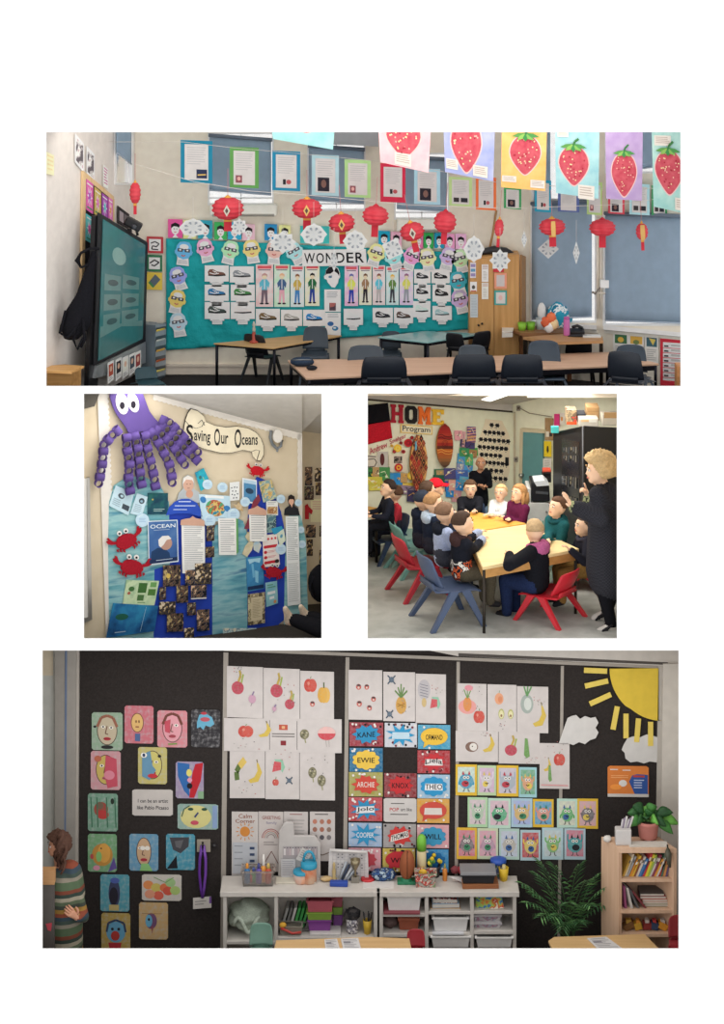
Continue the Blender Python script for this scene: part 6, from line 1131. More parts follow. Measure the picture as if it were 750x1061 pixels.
# ---- children ----
def kid(lb, x, yseat, Y, dx, dy, s, shirt, legs='cloth:#2a2c36', **k):
    p = P(x, yseat, Y); return person(lb, p, yawto(dx, dy), s, shirt, legs, group=None, **k)
def at3(p, yaw, s):   # world point -> body frame
    return lambda px, py, Y: (Matrix.Rotation(-yaw, 3, 'Z') @ (P(px, py, Y)-p))/s
def kidhands(lb, x, yseat, Y, dx, dy, s, shirt, wl, wr, **k):
    """hands given as pixels on the table top"""
    p = P(x, yseat, Y); yw = yawto(dx, dy); f = at3(p, yw, s); pose = dict(k.pop('pose', {}))
    elb = k.pop('elb', {}); k.setdefault('fat', 1.2)
    for a, w_ in (('l', wl), ('r', wr)):
        if w_ is None: continue
        q = onz(w_[0], w_[1], zt3+.035); L = (Matrix.Rotation(-yw, 3, 'Z') @ (q-p))/s; sh = V(pose.get('sh'+a, SEAT['sh'+a])); d = L-sh
        if d.length > .36: L = sh+d.normalized()*.36
        pose['wr'+a] = tuple(L); mid_ = (sh+L)/2; sd = 1 if a == 'l' else -1; drop = math.sqrt(max(0, .19**2-((L-sh).length/2)**2)); pose['el'+a] = tuple(mid_+V((sd*.35*drop, .25*drop, -.85*drop)))
    for a, e in elb.items(): pose['el'+a] = tuple((Matrix.Rotation(-yw, 3, 'Z') @ (onz(e[0], e[1], zt3+e[2])-p))/s)
    return person(lb, p, yw, s, shirt, k.pop('legs', 'cloth:#2a2c36'), pose=pose, **k)
CAMO = 'photo:16:#1c1c22:#1c1c22:#c94f2c:#d9d4cc:#20222a'
def camo(p): return 'photo:9:#1c1c22:#c4572f:#1c1c22:#d6d2ca:#1c1c22' if p.z < zt3-.06 else 'cloth:#1b1d25'
kidhands('boy with dark hair in a black jacket patterned white and orange at the near end', 478, 600, .62, .93, .38, 1.32, camo, (512, 548), (506, 556), hair='#3d2c22', look=(-12, 4, 0), legs='cloth:#4a4438', sleeve='cloth:#1b1d25', coat=camo, cuff='cloth:#8b95ac', hood='#3a2a2a', shoes='#1d1c1e', hd=.185)
kidhands('child with brown hair in a grey-blue hoodie and black vest, second from the near end', 459, 585, 1.0, .93, .38, 1.22, 'cloth:#9aa6c4', (490, 552), None, hair='#6e5442', look=(8, 0, 0), hood='#1f222c', legs='cloth:#3a3c46', hd=.19)
kidhands('fair-brown haired child with a grey hood and navy jacket, third along the row', 447, 572, 1.4, .93, .38, 1.2, 'cloth:#1f2636', (482, 546), None, hair='#94714e', look=(-15, 0, 0), hood='#9fb0c2', hd=.185)
kidhands('child in a navy hooded jacket at the back of the left row', 436, 566, 1.6, .93, .38, 1.12, 'cloth:#1d2434', (474, 542), None, hair='#1f2634', look=(5, 0, 0), hood='#1c2230', hd=.19)
kidhands('dark-haired child half hidden beside the red cap', 441, 553, 1.95, .93, .38, 1.1, 'cloth:#2a3040', None, None, hair='#463428', look=(10, 0, 0), hd=.18)
kidhands('child in a red cap looking across the far table', 451, 549, 2.15, .93, .3, 1.08, 'cloth:#3a4458', (476, 534), None, hair='#3a2a20', hat='#c4202c', look=(-18, 6, 0), hd=.18)
kidhands('dark-haired boy in a black coat facing out from the far side', 487, 548, 2.45, .1, -1, 1.06, 'cloth:#202127', (491, 531), (483, 531), hair='#5a4230', look=(-6, 2, 0), hd=.175, pose={'knl': (.05, -.18, .02), 'knr': (-.05, -.18, .02)})
kidhands('small fair child in a white top at the far side', 519, 551, 2.25, -.55, -.83, 1.0, 'cloth:#dedcd8', (506, 533), (509, 535), hair='#c9a878', style='crop', look=(10, 8, 0), hd=.185)
kidhands('girl with long hair in a purple jumper leaning on the far table', 537, 556, 1.95, -.75, -.65, 1.1, 'cloth:#5c2140', (522, 536), (527, 538), hair='#a67c50', style='long', look=(0, 14, 0), hd=.18)
kidhands('boy with brown hair in a teal hoodie at the right of the near table', 577, 577, 1.25, -.8, -.55, 1.22, 'cloth:#1f5054', (560, 556), (568, 562), hair='#543a2a', look=(0, 12, 0), hood='#1d4a50', hd=.18)
kidhands('boy in a dark grey jacket partly behind the teacher', 606, 596, .95, -.95, -.2, 1.22, 'cloth:#24242c', (590, 569), None, hair='#54463c', style='crop', look=(6, 4, 0), hood='#3a3a46', hd=.175, legs='cloth:#8a6a3a')
kidhands('boy from behind with fair hair, black jacket and mauve hood on the red chair', 556, 611, .6, -.82, .57, 1.4, 'cloth:#16171c', (528, 574), None, elb={'l': (527, 586, .07)}, hands={'l': dict(d=(-.1, .9, .15), n=(0, -.3, 1), curl=.25, sz=.1)}, fat=1.35, coat='cloth:#16171c', hair='#a98f6c', style='crop', look=(-38, -6, 0), hood='#a4577e', legs='cloth:#1f2a48', shoes='#17171a', hd=.175)
kid('dark-haired child in dark clothes turned sideways at the brown side table', 402, 548, 2.35, -.95, -.25, 1.05, 'cloth:#20232e', 'cloth:#17181d', hair='#2c201a', look=(6, 10, 0), hd=.18, sleeve='cloth:#20232e')
kid('child in a red top just behind the child in dark clothes', 410, 552, 2.75, -.95, -.25, 1.02, 'cloth:#a8303c', hair='#4f3626', look=(-20, 5, 0), hd=.18)
# standing figures
def standing(lb, feet, yaw, s, J, **k): return person(lb, feet, yaw, s, joints=J, **k)
p0 = onz(498, 562, Z3)
def ST(px, py, d=0): return P(px, py, p0.y+d)
J = dict(pelvis=ST(497, 524), spine=ST(497, 508), chest=ST(497, 497), neck=ST(497.5, 486), shl=ST(505.5, 491, -.03), shr=ST(489.5, 491.5, .02), ell=ST(507.5, 503, -.05), elr=ST(488, 504, -.03), wrl=ST(503, 503.5, -.16), wrr=ST(496, 502.5, -.17), hil=ST(500.5, 526), hir=ST(493.5, 526), knl=ST(500.5, 543, -.02), knr=ST(493.5, 543, -.02), anl=ST(501, 559), anr=ST(493.5, 559), tol=ST(503, 561, -.1), tor=ST(493, 561.5, -.1), head=ST(498, 480, -.02))
person('bald person standing at the far wall in a long black coat and jeans', p0, yawto(.25, -1), 1.08, 'cloth:#15161b', 'cloth:#7f96b0', joints=J, style=None, skin='#b98a6c', hd=.14, look=(-12, 10, 0), body=lambda B, J: (B.cap(J['spine'], J['pelvis']+V((0, 0, .07)), .1, .11, 'cloth:#15161b'),), hands={'l': dict(curl=.9), 'r': dict(curl=.9)})
# teacher
TY = .42
def TE(px, py, d=0): return P(px+4.5, py, TY+d)
CO = 'check:#1f1f24:#2b2b31:60'
J = dict(pelvis=TE(624, 571), spine=TE(625, 545), chest=TE(624, 523), neck=TE(620.5, 504), shl=TE(615, 513, -.16), shr=TE(627, 512, .17), ell=TE(617.5, 536, -.24), elr=TE(612, 534, .25), wrl=TE(586.5, 524, -.16), wrr=TE(604, 515.5, .16), hil=TE(622, 573, -.08), hir=TE(627, 573, .08), knl=TE(621, 612, -.08), knr=TE(630, 612, .08), anl=TE(629, 648, -.12), anr=TE(624, 634.5, .2), tol=TE(616.5, 655.5, -.14), tor=TE(612, 641, .2), head=TE(616, 486.5, 0))
def coat(B, J):
    B.cap(J['chest'], TE(625, 590), .19, .235, CO); B.cap(TE(625, 560), TE(627, 598), .22, .235, CO); B.cap(J['shl'], TE(620, 522, -.1), .1, .12, CO); B.cap(TE(620, 507), TE(626, 512), .1, .13, CO)
    B.cap(J['ell'], J['ell']+(J['wrl']-J['ell'])*.75, .105, .085, CO)
d1 = TE(581, 511, -.2)-J['wrl']; d2 = TE(599, 499, .14)-J['wrr']
def shoe_marks(rt, J, h, H, fw):
    for a in 'lr':
        m = MB(); t, an = J['to'+a], J['an'+a]; d = (t-an); 
        for k in range(3): c = an+d*(.25+.25*k)+V((0, -.055, .012)); m.tube([c+V((-.03, -.005, -.03)), c+V((.0, -.02, .015)), c+V((.035, 0, .03))], .013, '#1b1b1e', 6)
        m.tube([an+V((.04, -.05, -.075)), an+d*.5+V((0, -.07, -.07)), t+V((-.03, -.03, -.045))], .02, '#c9c6c0', 6); m.build('shoe_trim', rt)
person('adult standing with curly blonde hair and a long dark checked coat, hands raised mid-talk', onz(624, 650, Z3), yawto(-1, -.12), 1.98, CO, 'cloth:#141418', joints=J, hair='#b79a6e', style='curly', hd=.15, look=(0, -4, 0), body=coat, coat=CO, shoes='plain:#bdb9b3', cuff='check:#8a8f6a:#2f332c:26', hands={'l': dict(d=d1, n=V((.35, -.2, .55)), curl=.22, sz=.098), 'r': dict(d=d2, n=V((.6, -.4, .3)), curl=.5, sz=.09, point=True)}, parts=(shoe_marks,), voxel=.018)
raylamp(505, 407.3, 1.75, 2.4, 2.6, 80)
# ================= black felt display wall with shelves =================
GAIN = .8
W4 = FRONT(1.75); FELT = 'felt:#2e2a29'
z4 = P(375, 1035, 1.0).z
mb = MB(); cells(lambda x, y: W4.at(x, y), 30, 655, 720, 1060, [], mb, FELT, V((0, .05, 0))); struct('wall_back', mb)
mb = MB(); slab(30, 722, 671.5, .012, 1.8, mb, 'wall:#a8a39d', .03, True); struct('ceiling', mb)
mb = MB(); mb.box((0, .92, z4-.02), (7.2, 1.8, .04), 'carpet:#4a4541'); struct('floor', mb)
mb = MB(); mb.prism([P(712, 660, .012), P(705, 660, 1.8), P(705, 1060, 1.8), P(712, 1060, .012)], V((.03, 0, 0)), 'wall:#b3aea7'); struct('wall_right', mb)
mb = MB(); mb.prism([P(34, 660, .012), P(40, 660, 1.8), P(40, 1060, 1.8), P(34, 1060, .012)], V((-.03, 0, 0)), 'wall:#a5a29c'); struct('wall_left', mb)
TR = 'plastic:#8f8880'
def bar(pts, nm, off=.007, th=.01, c=TR): mb = MB(); pix_poly(W4, pts, off, th, mb, c); return struct(nm, mb)
for i, (x0, x1, w_) in enumerate(((231.5, 228, 5), (358, 354, 4), (473, 470, 3.4), (581, 577, 3.2))): bar([(x0, 676+(x0-230)*.04), (x0+w_, 676+(x0-230)*.04), (x1+w_, 1000), (x1, 1000)], 'trim_%d' % (i+1))
bar([(232, 671), (692, 690), (692, 693), (232, 674.5)], 'trim_5', .025); bar([(430, 671), (720, 671), (720, 690), (690, 690), (475, 680)], 'trim_6', .03, .03, 'wall:#b9b4ae'); bar([(475, 680), (692, 689), (692, 686.5), (475, 677)], 'trim_7', .035, .02, 'plain:#4a4542')
bar([(682, 690), (688, 690), (684, 1000), (678, 1000)], 'trim_8', .03, .03, 'wall:#a39e97'); mb = MB(); pix_poly(W4, [(687, 688), (716, 688), (716, 1010), (684, 1010)], .06, .05, mb, 'wall:#bdb8b1'); struct('wall_pier', mb)
mb = MB()
for q, c, o in (([(36, 660), (57, 660), (57, 1010), (36, 1010)], 'wall:#a9aaa6', .05), ([(36, 674), (55, 674), (55, 700), (36, 700)], 'plain:#b9ae9a', .055), ([(57, 660), (67, 660), (66, 1010), (57, 1010)], 'plastic:#84807b', .12), ([(69.5, 660), (79, 660), (77, 1010), (67, 1010)], 'plastic:#8a8681', .1), ([(67.5, 660), (69.5, 660), (67.3, 1010), (65.5, 1010)], 'plain:#5f6d86', .11), ([(79, 660), (82, 660), (80, 1010), (77, 1010)], 'plastic:#a09a93', .06)): pix_poly(W4, q, o, o+.01, mb, c)
struct('door_2', mb)
PAP = '#b9b3b1'
def on4(name, lb, cat, q, col, its=(), off=.012, **k): return sheet(name, lb, cat, W4, q, off, col, its, **k)
# --- portraits, first panel ---
def mixc(h, t=.22): return '#'+''.join('%02x' % round(int(h[i:i+2], 16)*(1-t)+168*t) for i in (1, 3, 5))
def face(bg, skin, hair=None, eyes='#2a2a30', lips='#a83a44', extra=(), fu=.5, fv=.48, fa=.32, fb=.38):
    it = [('p', 'wc:%s:%s:7' % (skin, skin), ELL(fu, fv, fa, fb)), ('l', '#4a3a34', [(fu+fa*math.cos(2*PI*k/22), fv+fb*math.sin(2*PI*k/22)) for k in range(23)], .025, .8)]
    if hair: it.append(('l', hair, [(fu-fa, fv-.1), (fu-fa*.6, fv-fb*.9), (fu, fv-fb*1.05), (fu+fa*.6, fv-fb*.9), (fu+fa, fv-.1)], .09, .8))
    it += [('e', '#d9d4cc', fu-.13, fv-.1, .07, .04), ('e', '#d9d4cc', fu+.13, fv-.08, .07, .04), ('e', eyes, fu-.13, fv-.1, .03, .025), ('e', eyes, fu+.13, fv-.08, .03, .025), ('l', '#6a4a40', [(fu, fv-.12), (fu-.06, fv+.08), (fu+.03, fv+.1)], .03, .8), ('e', lips, fu, fv+.22, .12, .045), ('l', '#4a1f24', [(fu-.11, fv+.22), (fu+.11, fv+.22)], .015, .8)]
    return it+list(extra)
FP = [(95, 738, 127, 777, '#7f9a80', face(0, '#b0a48e', '#8a5a4a', extra=[('e', '#26262a', .1, .38, .05, .03), ('e', '#2a2a2a', .5, .92, .2, .05)]), 'green ground with a pale head and dark chin marks, top row outermost'),
 (129, 731, 159, 770, '#b55a66', [('p', '#c9a46a', ELL(.44, .45, .2, .24)), ('l', '#6a4a3a', [(.44+.21*math.cos(2*PI*k/20), .45+.25*math.sin(2*PI*k/20)) for k in range(21)], .025, .8), ('e', '#7a5a3a', .4, .42, .03, .04), ('e', '#7a5a3a', .5, .42, .03, .04), ('l', '#7a3a34', [(.38, .56), (.5, .56)], .03), ('r', '#4a5f86', .36, .74, .54, .94)], 'crimson ground with a yellow bulb-shaped head on a blue neck'),
 (163, 736, 194, 774, '#c2727c', face(0, '#c98f98', '#6a4038', lips='#a04a54', extra=[('p', '#b04a58', [(.24, .3), (.44, .24), (.42, .62), (.26, .58)]), ('l', '#6f8a4a', [(.36, .92), (.66, .9)], .04)]), 'rose ground with a long pink face and brown hair'),
 (198, 735, 228, 774, '#1a181c', [('p', '#5f9ab4', [(.2, .34), (.28, .14), (.5, .1), (.72, .2), (.8, .38), (.66, .46), (.5, .42), (.42, .54), (.32, .46), (.2, .5)]), ('e', '#a8505a', .48, .26, .17, .06), ('e', '#a33a44', .44, .1, .1, .04), ('r', '#26242a', .1, .6, .9, .62)], 'black ground with a sideways blue face'),
 (94, 778, 125, 818, '#b98088', face(0, '#b5a05a', lips='#a85a6a', extra=[('p', '#b04a5a', [(.5, .1), (.86, .2), (.9, .9), (.56, .96), (.46, .6)]), ('p', '#c47a8a', ELL(.62, .62, .18, .12)), ('e', '#a8604a', .24, .2, .12, .08)]), 'pink and olive split face below the green one'),
 (143, 774, 173, 812, '#b0a45a', face(0, '#b9b06a', extra=[('p', '#5f86a0', [(.14, .2), (.42, .1), (.5, .5), (.62, .62), (.4, .9), (.14, .8)]), ('e', '#d9d6d0', .2, .22, .11, .07), ('e', '#2a3a5a', .2, .22, .05, .05), ('e', '#b0343c', .5, .78, .17, .06), ('e', '#2a2a2a', .74, .24, .06, .04)]), 'yellow and blue half face with red lips'),
 (182, 789, 211, 827, '#8a7a9a', [('p', '#2f5f9a', [(.06, .02), (.5, .06), (.46, .5), (.5, .96), (.3, .8), (.08, .4)]), ('p', '#a8242e', [(.6, .3), (.7, .06), (.98, .02), (.9, .5), (.66, .98), (.48, .98)]), ('e', '#c9c06a', .48, .3, .1, .1), ('e', '#c98aa0', .5, .5, .09, .06), ('e', '#1f1a20', .5, .66, .1, .08), ('r', '#7a9a7a', .8, .8, 1, 1)], 'blue and red split profile, right of the yellow and blue one'),
 (91, 822, 122, 861, '#5f8a74', [('e', '#8f4a40', .44, .42, .24, .2), ('e', '#a83a38', .5, .56, .2, .12), ('e', '#6a5a4a', .4, .32, .12, .1), ('e', '#26302a', .82, .2, .06, .08)]+[('l', '#3f6a54', [(u, .1), (u+.04, .9)], .04) for u in (.1, .3, .62, .9)], 'streaky green ground with a small red-brown head'),
 (184, 833, 226, 859, '#7a9a90', [('p', '#bfb87c', ELL(.45, .5, .38, .46)), ('l', '#3f5a4a', [(.1, .5), (.16, .2), (.3, .06)], .03, 1.6), ('r', '#7a8fb0', .86, .05, .98, .95), ('e', '#2f4a3a', .32, .2, .07, .06), ('e', '#2f4a3a', .66, .2, .07, .06), ('p', '#2f3a6a', [(.4, .5), (.5, .3), (.52, .36), (.44, .54)]), ('e', '#b04a5a', .42, .74, .1, .09)], 'wide pale yellow face, the only broad one of the upper rows'),
 (91, 864, 121, 903, '#5f9464', [('e', '#b0803f', .5, .55, .36, .3), ('e', '#c9964a', .56, .5, .22, .26), ('p', '#7fae6a', ELL(.38, .6, .1, .14)), ('e', '#a84a4a', .14, .6, .06, .07), ('e', '#c98aa0', .3, .9, .12, .07), ('p', '#5a4a8a', [(.7, 1), (.9, .6), (1, .9)]), ('e', '#2a2a2a', .46, .38, .03, .02)], 'green ground with a big orange patched face'),
 (134, 864, 164, 902, '#4f86a8', face(0, '#b99a7c', lips='#a83844', fa=.25, extra=[('p', '#7fae6f', [(.36, 1), (.42, .8), (.66, .8), (.8, 1)]), ('e', '#d9d4cc', .46, .38, .09, .06), ('e', '#d9d4cc', .62, .38, .09, .06)]), 'blue ground with a tan face and green collar'),
 (172, 864, 202, 901, '#2f7f98', [('p', '#3f3f44', [(.12, .1), (.8, .08), (.78, .34), (.5, .54), (.24, .44)]), ('p', '#5a5a5e', [(.3, .2), (.6, .16), (.5, .4), (.34, .36)]), ('p', '#1a1c22', [(.02, .98), (.36, .6), (.4, .96)])], 'turquoise ground with dark grey shapes'),
 (104, 906, 134, 944, '#3f8a9c', [('p', '#3a3f5a', ELL(.48, .5, .2, .4)), ('p', '#26242e', ELL(.46, .58, .15, .24)), ('r', '#b0a06a', .3, .82, .64, .98), ('e', '#4a5a9a', .5, .16, .16, .08)], 'teal ground with a tall dark blue figure on a tan base'),
 (147, 906, 188, 933, '#bdb5ac', [('e', c, u, v, .13, .17) for u, v, c in ((.16, .4, '#c9804f'), (.36, .5, '#b8a85a'), (.42, .8, '#c05a4a'), (.58, .5, '#c46a44'), (.66, .62, '#b9503f'), (.84, .6, '#9ab06a'), (.72, .3, '#8fae7a'), (.2, .75, '#c98a70'))]+[('l', '#6a8a5a', [(.3, .1), (.6, .3), (.8, .1)], .02, 1.5)], 'wide still life of round fruit on white'),
 (105, 946, 135, 985, '#a88a3f', [('p', '#5f96b4', ELL(.5, .5, .33, .28)), ('l', '#33405a', [(.18, .5), (.24, .26), (.5, .18), (.78, .26), (.84, .5)], .07, .8), ('e', '#a83a34', .48, .6, .15, .13), ('p', '#a83038', [(.24, .78), (.7, .78), (.64, 1), (.3, 1)]), ('e', '#26262a', .38, .42, .05, .04), ('e', '#26262a', .6, .42, .05, .04)], 'mustard ground with a blue face in a red pot, lowest of the panel'),
 (144, 935, 174, 973, '#b8935f', [('p', '#6a4a6a', ELL(.42, .5, .2, .22)), ('p', '#5f9ab8', ELL(.34, .5, .12, .17)), ('p', '#8a4a4a', [(.42, .66), (.5, .64), (.46, .86)]), ('e', '#26242a', .34, .46, .04, .04), ('l', '#94714a', [(.1, .3), (.8, .3)], .015)], 'tan ground with a small blue and plum profile')]
for x0, y0, x1, y1, bg_, it, lb in FP:
    on4('child_painting', 'painted face, '+lb if 'still life' not in lb else 'painting, '+lb, 'artwork', Q(x0, y0, x1, y1, .6), 'wc:%s:%s:%s:24' % (mixc(bg_, .1), mixc(bg_), mixc(bg_, .6)), it, outline=SOFT, group='painted portraits on the first felt panel')
on4('white_notice', 'white notice about being an artist among the painted portraits', 'sign', Q(137, 818, 179, 845, .4), '#b4aeaa', [('t', '#26262a', 'I can be an artist', .14, .36, .88, .5), ('t', '#26262a', 'like Pablo Picasso', .12, .62, .9, .76)], outline=SOFT)
rt = thing('lanyard', 'purple beaded lanyard with a white tag hanging from a wall hook', 'lanyard', W4.at(210, 942, .02))
m = MB(); pix_poly(W4, Q(204, 870.5, 218, 883), .03, .03, m, 'plastic:#8a8276'); m.build('hook_plate', rt, .004); m = MB(); m.tube([W4.at(210, 873, .03), W4.at(210, 876, .06), W4.at(210, 880, .05)], .014, 'metal:#2a282a', 8); m.build('hook', rt)
m = MB(); m.tube([W4.at(x, y, .05) for x, y in ((209, 876), (207, 890), (206.5, 905), (208, 920), (209.5, 930))], .016, 'plastic:#5a2f86', 8); m.tube([W4.at(x, y, .05) for x, y in ((211, 876), (213, 890), (213, 905), (211.5, 920), (210, 930))], .016, 'plastic:#6a3f96', 8); m.build('strap', rt); m = MB(); flat(m, W4, Q(200, 930.5, 219, 942, -1.5), .05, '#bab5b0', [('n', '#8a8784', .1, .3, .8, .8, 2), ('r', '#6a4a8a', .88, 0, 1, .6)]); m.build('card_tag', rt)
m = MB(); c = W4.at(222, 876, .03); m.ell(c, (.03, .03, .025), 'plastic:#1f1d1f', 10, 8); tag(m.build('black_hook'), 'small black hook beside the lanyard plate', 'hook')
# --- fruit drawings ---
LN_ = '#8a8480'
def stalk(u, v, c='#5f7a3f'): return ('l', c, [(u, v), (u+.02, v-.05)], .018)
def FR(kind, u, v, a, asp=.72):
    b = a*asp; r = random.Random(int(u*100+v*10))
    if kind == 'dragon': return [('e', '#a83a4a', u, v, a, b*1.05), ('l', '#a8924a', [(u+.02, v-b), (u+a*.5, v-b*2), (u+a*.3, v-b*2.8)], a*.35), ('l', '#8a9a4a', [(u+a*.6, v-b*.8), (u+a*.9, v-b*2.2)], a*.25)]+[('p', '#7a4a3a', [(u+a*x, v+b*y), (u+a*x+.02, v+b*y-.03), (u+a*x+.03, v+b*y+.01)]) for x, y in ((-.5, -.2), (0, 0), (.4, .3), (-.3, .5), (.3, -.5))]
    if kind == 'apple': return [('e', '#b0392f', u-a*.3, v, a*.75, b), ('e', '#b8453a', u+a*.3, v, a*.75, b), ('e', '#c97a6a', u-a*.3, v-b*.3, a*.2, b*.25), stalk(u, v-b)]
    if kind == 'pepper': return [('e', '#c2913a', u-a*.35, v, a*.62, b*1.1), ('e', '#cda04a', u+a*.35, v, a*.62, b*1.1), ('e', '#c8973f', u, v, a*.5, b*1.15), ('l', '#4a5a34', [(u, v-b), (u, v-b*1.8)], .03)]
    if kind == 'banana': return [('p', '#c2a53f', [(u+a*.2, v-b*1.5), (u+a*.45, v-b*1.4), (u+a*.9, v-b*.2), (u+a*.4, v+b*1), (u-a*.6, v+b*1.2), (u-a*.9, v+b*.8), (u-a*.1, v+b*.4), (u+a*.3, v-b*.4)]), ('l', '#6a5a2a', [(u+a*.3, v-b*1.5), (u+a*.2, v-b*1.9)], .025)]
    if kind == 'artichoke': return [('e', '#6f6a4f', u, v, a*.8, b*1.05)]+[('e', c, u+a*x, v+b*y, a*.18, b*.18) for x, y, c in ((-.4, -.3, '#a8a184'), (0, -.5, '#4a4836'), (.4, -.3, '#a8a184'), (-.2, .1, '#47452f'), (.25, .2, '#a39c7c'), (-.4, .45, '#4f4c38'), (.1, .6, '#8f8a6c'))]+[('l', '#8a8a62', [(u+.01, v+b), (u+.03, v+b*1.8)], .025)]
    if kind == 'radish': return [('e', '#b58aa0', u, v, a*.8, b*.9), ('l', '#7a6a8a', [(u, v-b*.8), (u+.05, v-b*1.6)], .03), ('l', '#8a7a84', [(u, v+b*.8), (u-.04, v+b*1.5)], .015)]
    if kind == 'halfmelon': return [('p', '#b83a44', [(u+a*math.cos(t), v+b*math.sin(t)) for t in (PI*i/14 for i in range(15))]), ('p', '#d3a8a4', [(u+a*math.cos(t), v-b*math.sin(t)) for t in (PI*i/14 for i in range(15))]), ('l', LN_, [(u-.02, v+b), (u, v+b*2)], .008), ('l', LN_, [(u+.05, v+b), (u+.06, v+b*2)], .008)]
    if kind == 'slice': return [('p', '#7fae94', [(u-a*.6, v-b*.9), (u+a*.6, v-b*.9), (u+a, v+b*.2), (u+a*.6, v+b)]), ('p', '#b8434a', [(u-a*.6, v-b*.6), (u+a*.4, v-b*.5), (u+a*.4, v+b*.6), (u-a*.9, v+b*.9)])]
    if kind == 'cuke': return [('l', '#55683a', [(u-a*.4, v+b*1.3), (u-a*.5, v+b*.2), (u-a*.1, v-b*.6)], a*.6), ('l', '#c2a85a', [(u-a*.1, v-b*.5), (u+a*.6, v-b*1.4)], a*.7)]
    if kind == 'pine': return [('e', '#b98a3f', u, v+b*.3, a*.7, b*1.05)]+[('l', '#5f7a4a', [(u, v-b*.6), (u+a*x, v-b*(2.2-abs(x)))], .04) for x in (-.8, -.4, 0, .4, .8)]+[('l', '#8f6a2f', [(u-a*.5, v+b*.3+q), (u+a*.5, v+b*.3-q)], .015) for q in (-.03, .03)]
    if kind == 'pinkpine': return [('e', '#cf8a86', u, v+b*.4, a*1.3, b*.9), ('e', '#c47a3f', u, v+b*.1, a*.6, b*.9)]+[('l', '#6a8a54', [(u, v-b*.6), (u+a*x, v-b*1.7)], .03) for x in (-.5, 0, .5)]+[('e', '#cf7f8a', u+a*.2, v-b*1.9, a*.6, b*.35)]
    if kind == 'peach': return [('e', '#cf8f6a', u, v, a*.8, b*.9), ('e', '#c4764f', u+a*.2, v+b*.1, a*.4, b*.5), stalk(u, v-b*.9)]
    if kind == 'avo': return [('e', '#a3a45f', u, v, a*.6, b*.9), ('e', '#cfc99a', u, v+b*.08, a*.45, b*.7), ('e', '#7a5a3a', u, v+b*.3, a*.2, b*.25)]
    if kind == 'greypine': return [('e', '#8f9a94', u, v, a*.85, b*1.2), ('e', '#bdc3bd', u+a*.1, v, a*.5, b*.8)]+[('l', '#5f8a5a', [(u, v-b), (u+a*x, v-b*2.2)], .045) for x in (-.4, .1, .6)]
    if kind == 'coconut': return [('e', '#6a5044', u, v, a, b), ('e', '#d0cbc4', u+a*.25, v, a*.6, b*.75), ('e', '#3a3434', u+a*.1, v-b*.1, a*.1, b*.12)]
    if kind == 'courgette': return [('p', '#5f8a4a', [(u-a*.2, v-b*1.4), (u+a*.15, v-b*1.3), (u+a*.4, v+b*1.2), (u, v+b*1.5), (u-a*.3, v+b*1)])]
    if kind == 'berry': return [('e', '#b04a42', u, v, a*.7, b*.75), ('e', '#3a2a2a', u, v-b*.4, a*.6, b*.25), ('e', '#c9b0a4', u, v+b*.2, a*.3, b*.3)]
    if kind == 'dots': return [('e', r.choice(('#8a8480', '#a85a5a', '#4a4a50')), u+r.uniform(-a, a), v+r.uniform(-b, b), .014, .01) for _ in range(9)]
    if kind == 'figure': return [('l', '#3a4a5a', [(u-a*.6, v-b*.6), (u+a*.6, v+b*.6)], .03), ('l', '#3a4a5a', [(u+a*.6, v-b*.6), (u-a*.6, v+b*.6)], .03), ('e', '#4a5a6a', u, v, a*.4, b*.4)]
    if kind == 'brain': return [('e', '#a8a4a8', u, v, a*.8, b*1.1)]+[('l', '#6a6a74', [(u-a*.5, v+b*q), (u+a*.5, v+b*(q+.2))], .012) for q in (-.6, -.3, 0, .3, .6)]+[('e', '#b9a06a', u, v+b*1.4, a*.3, b*.5)]
    return []
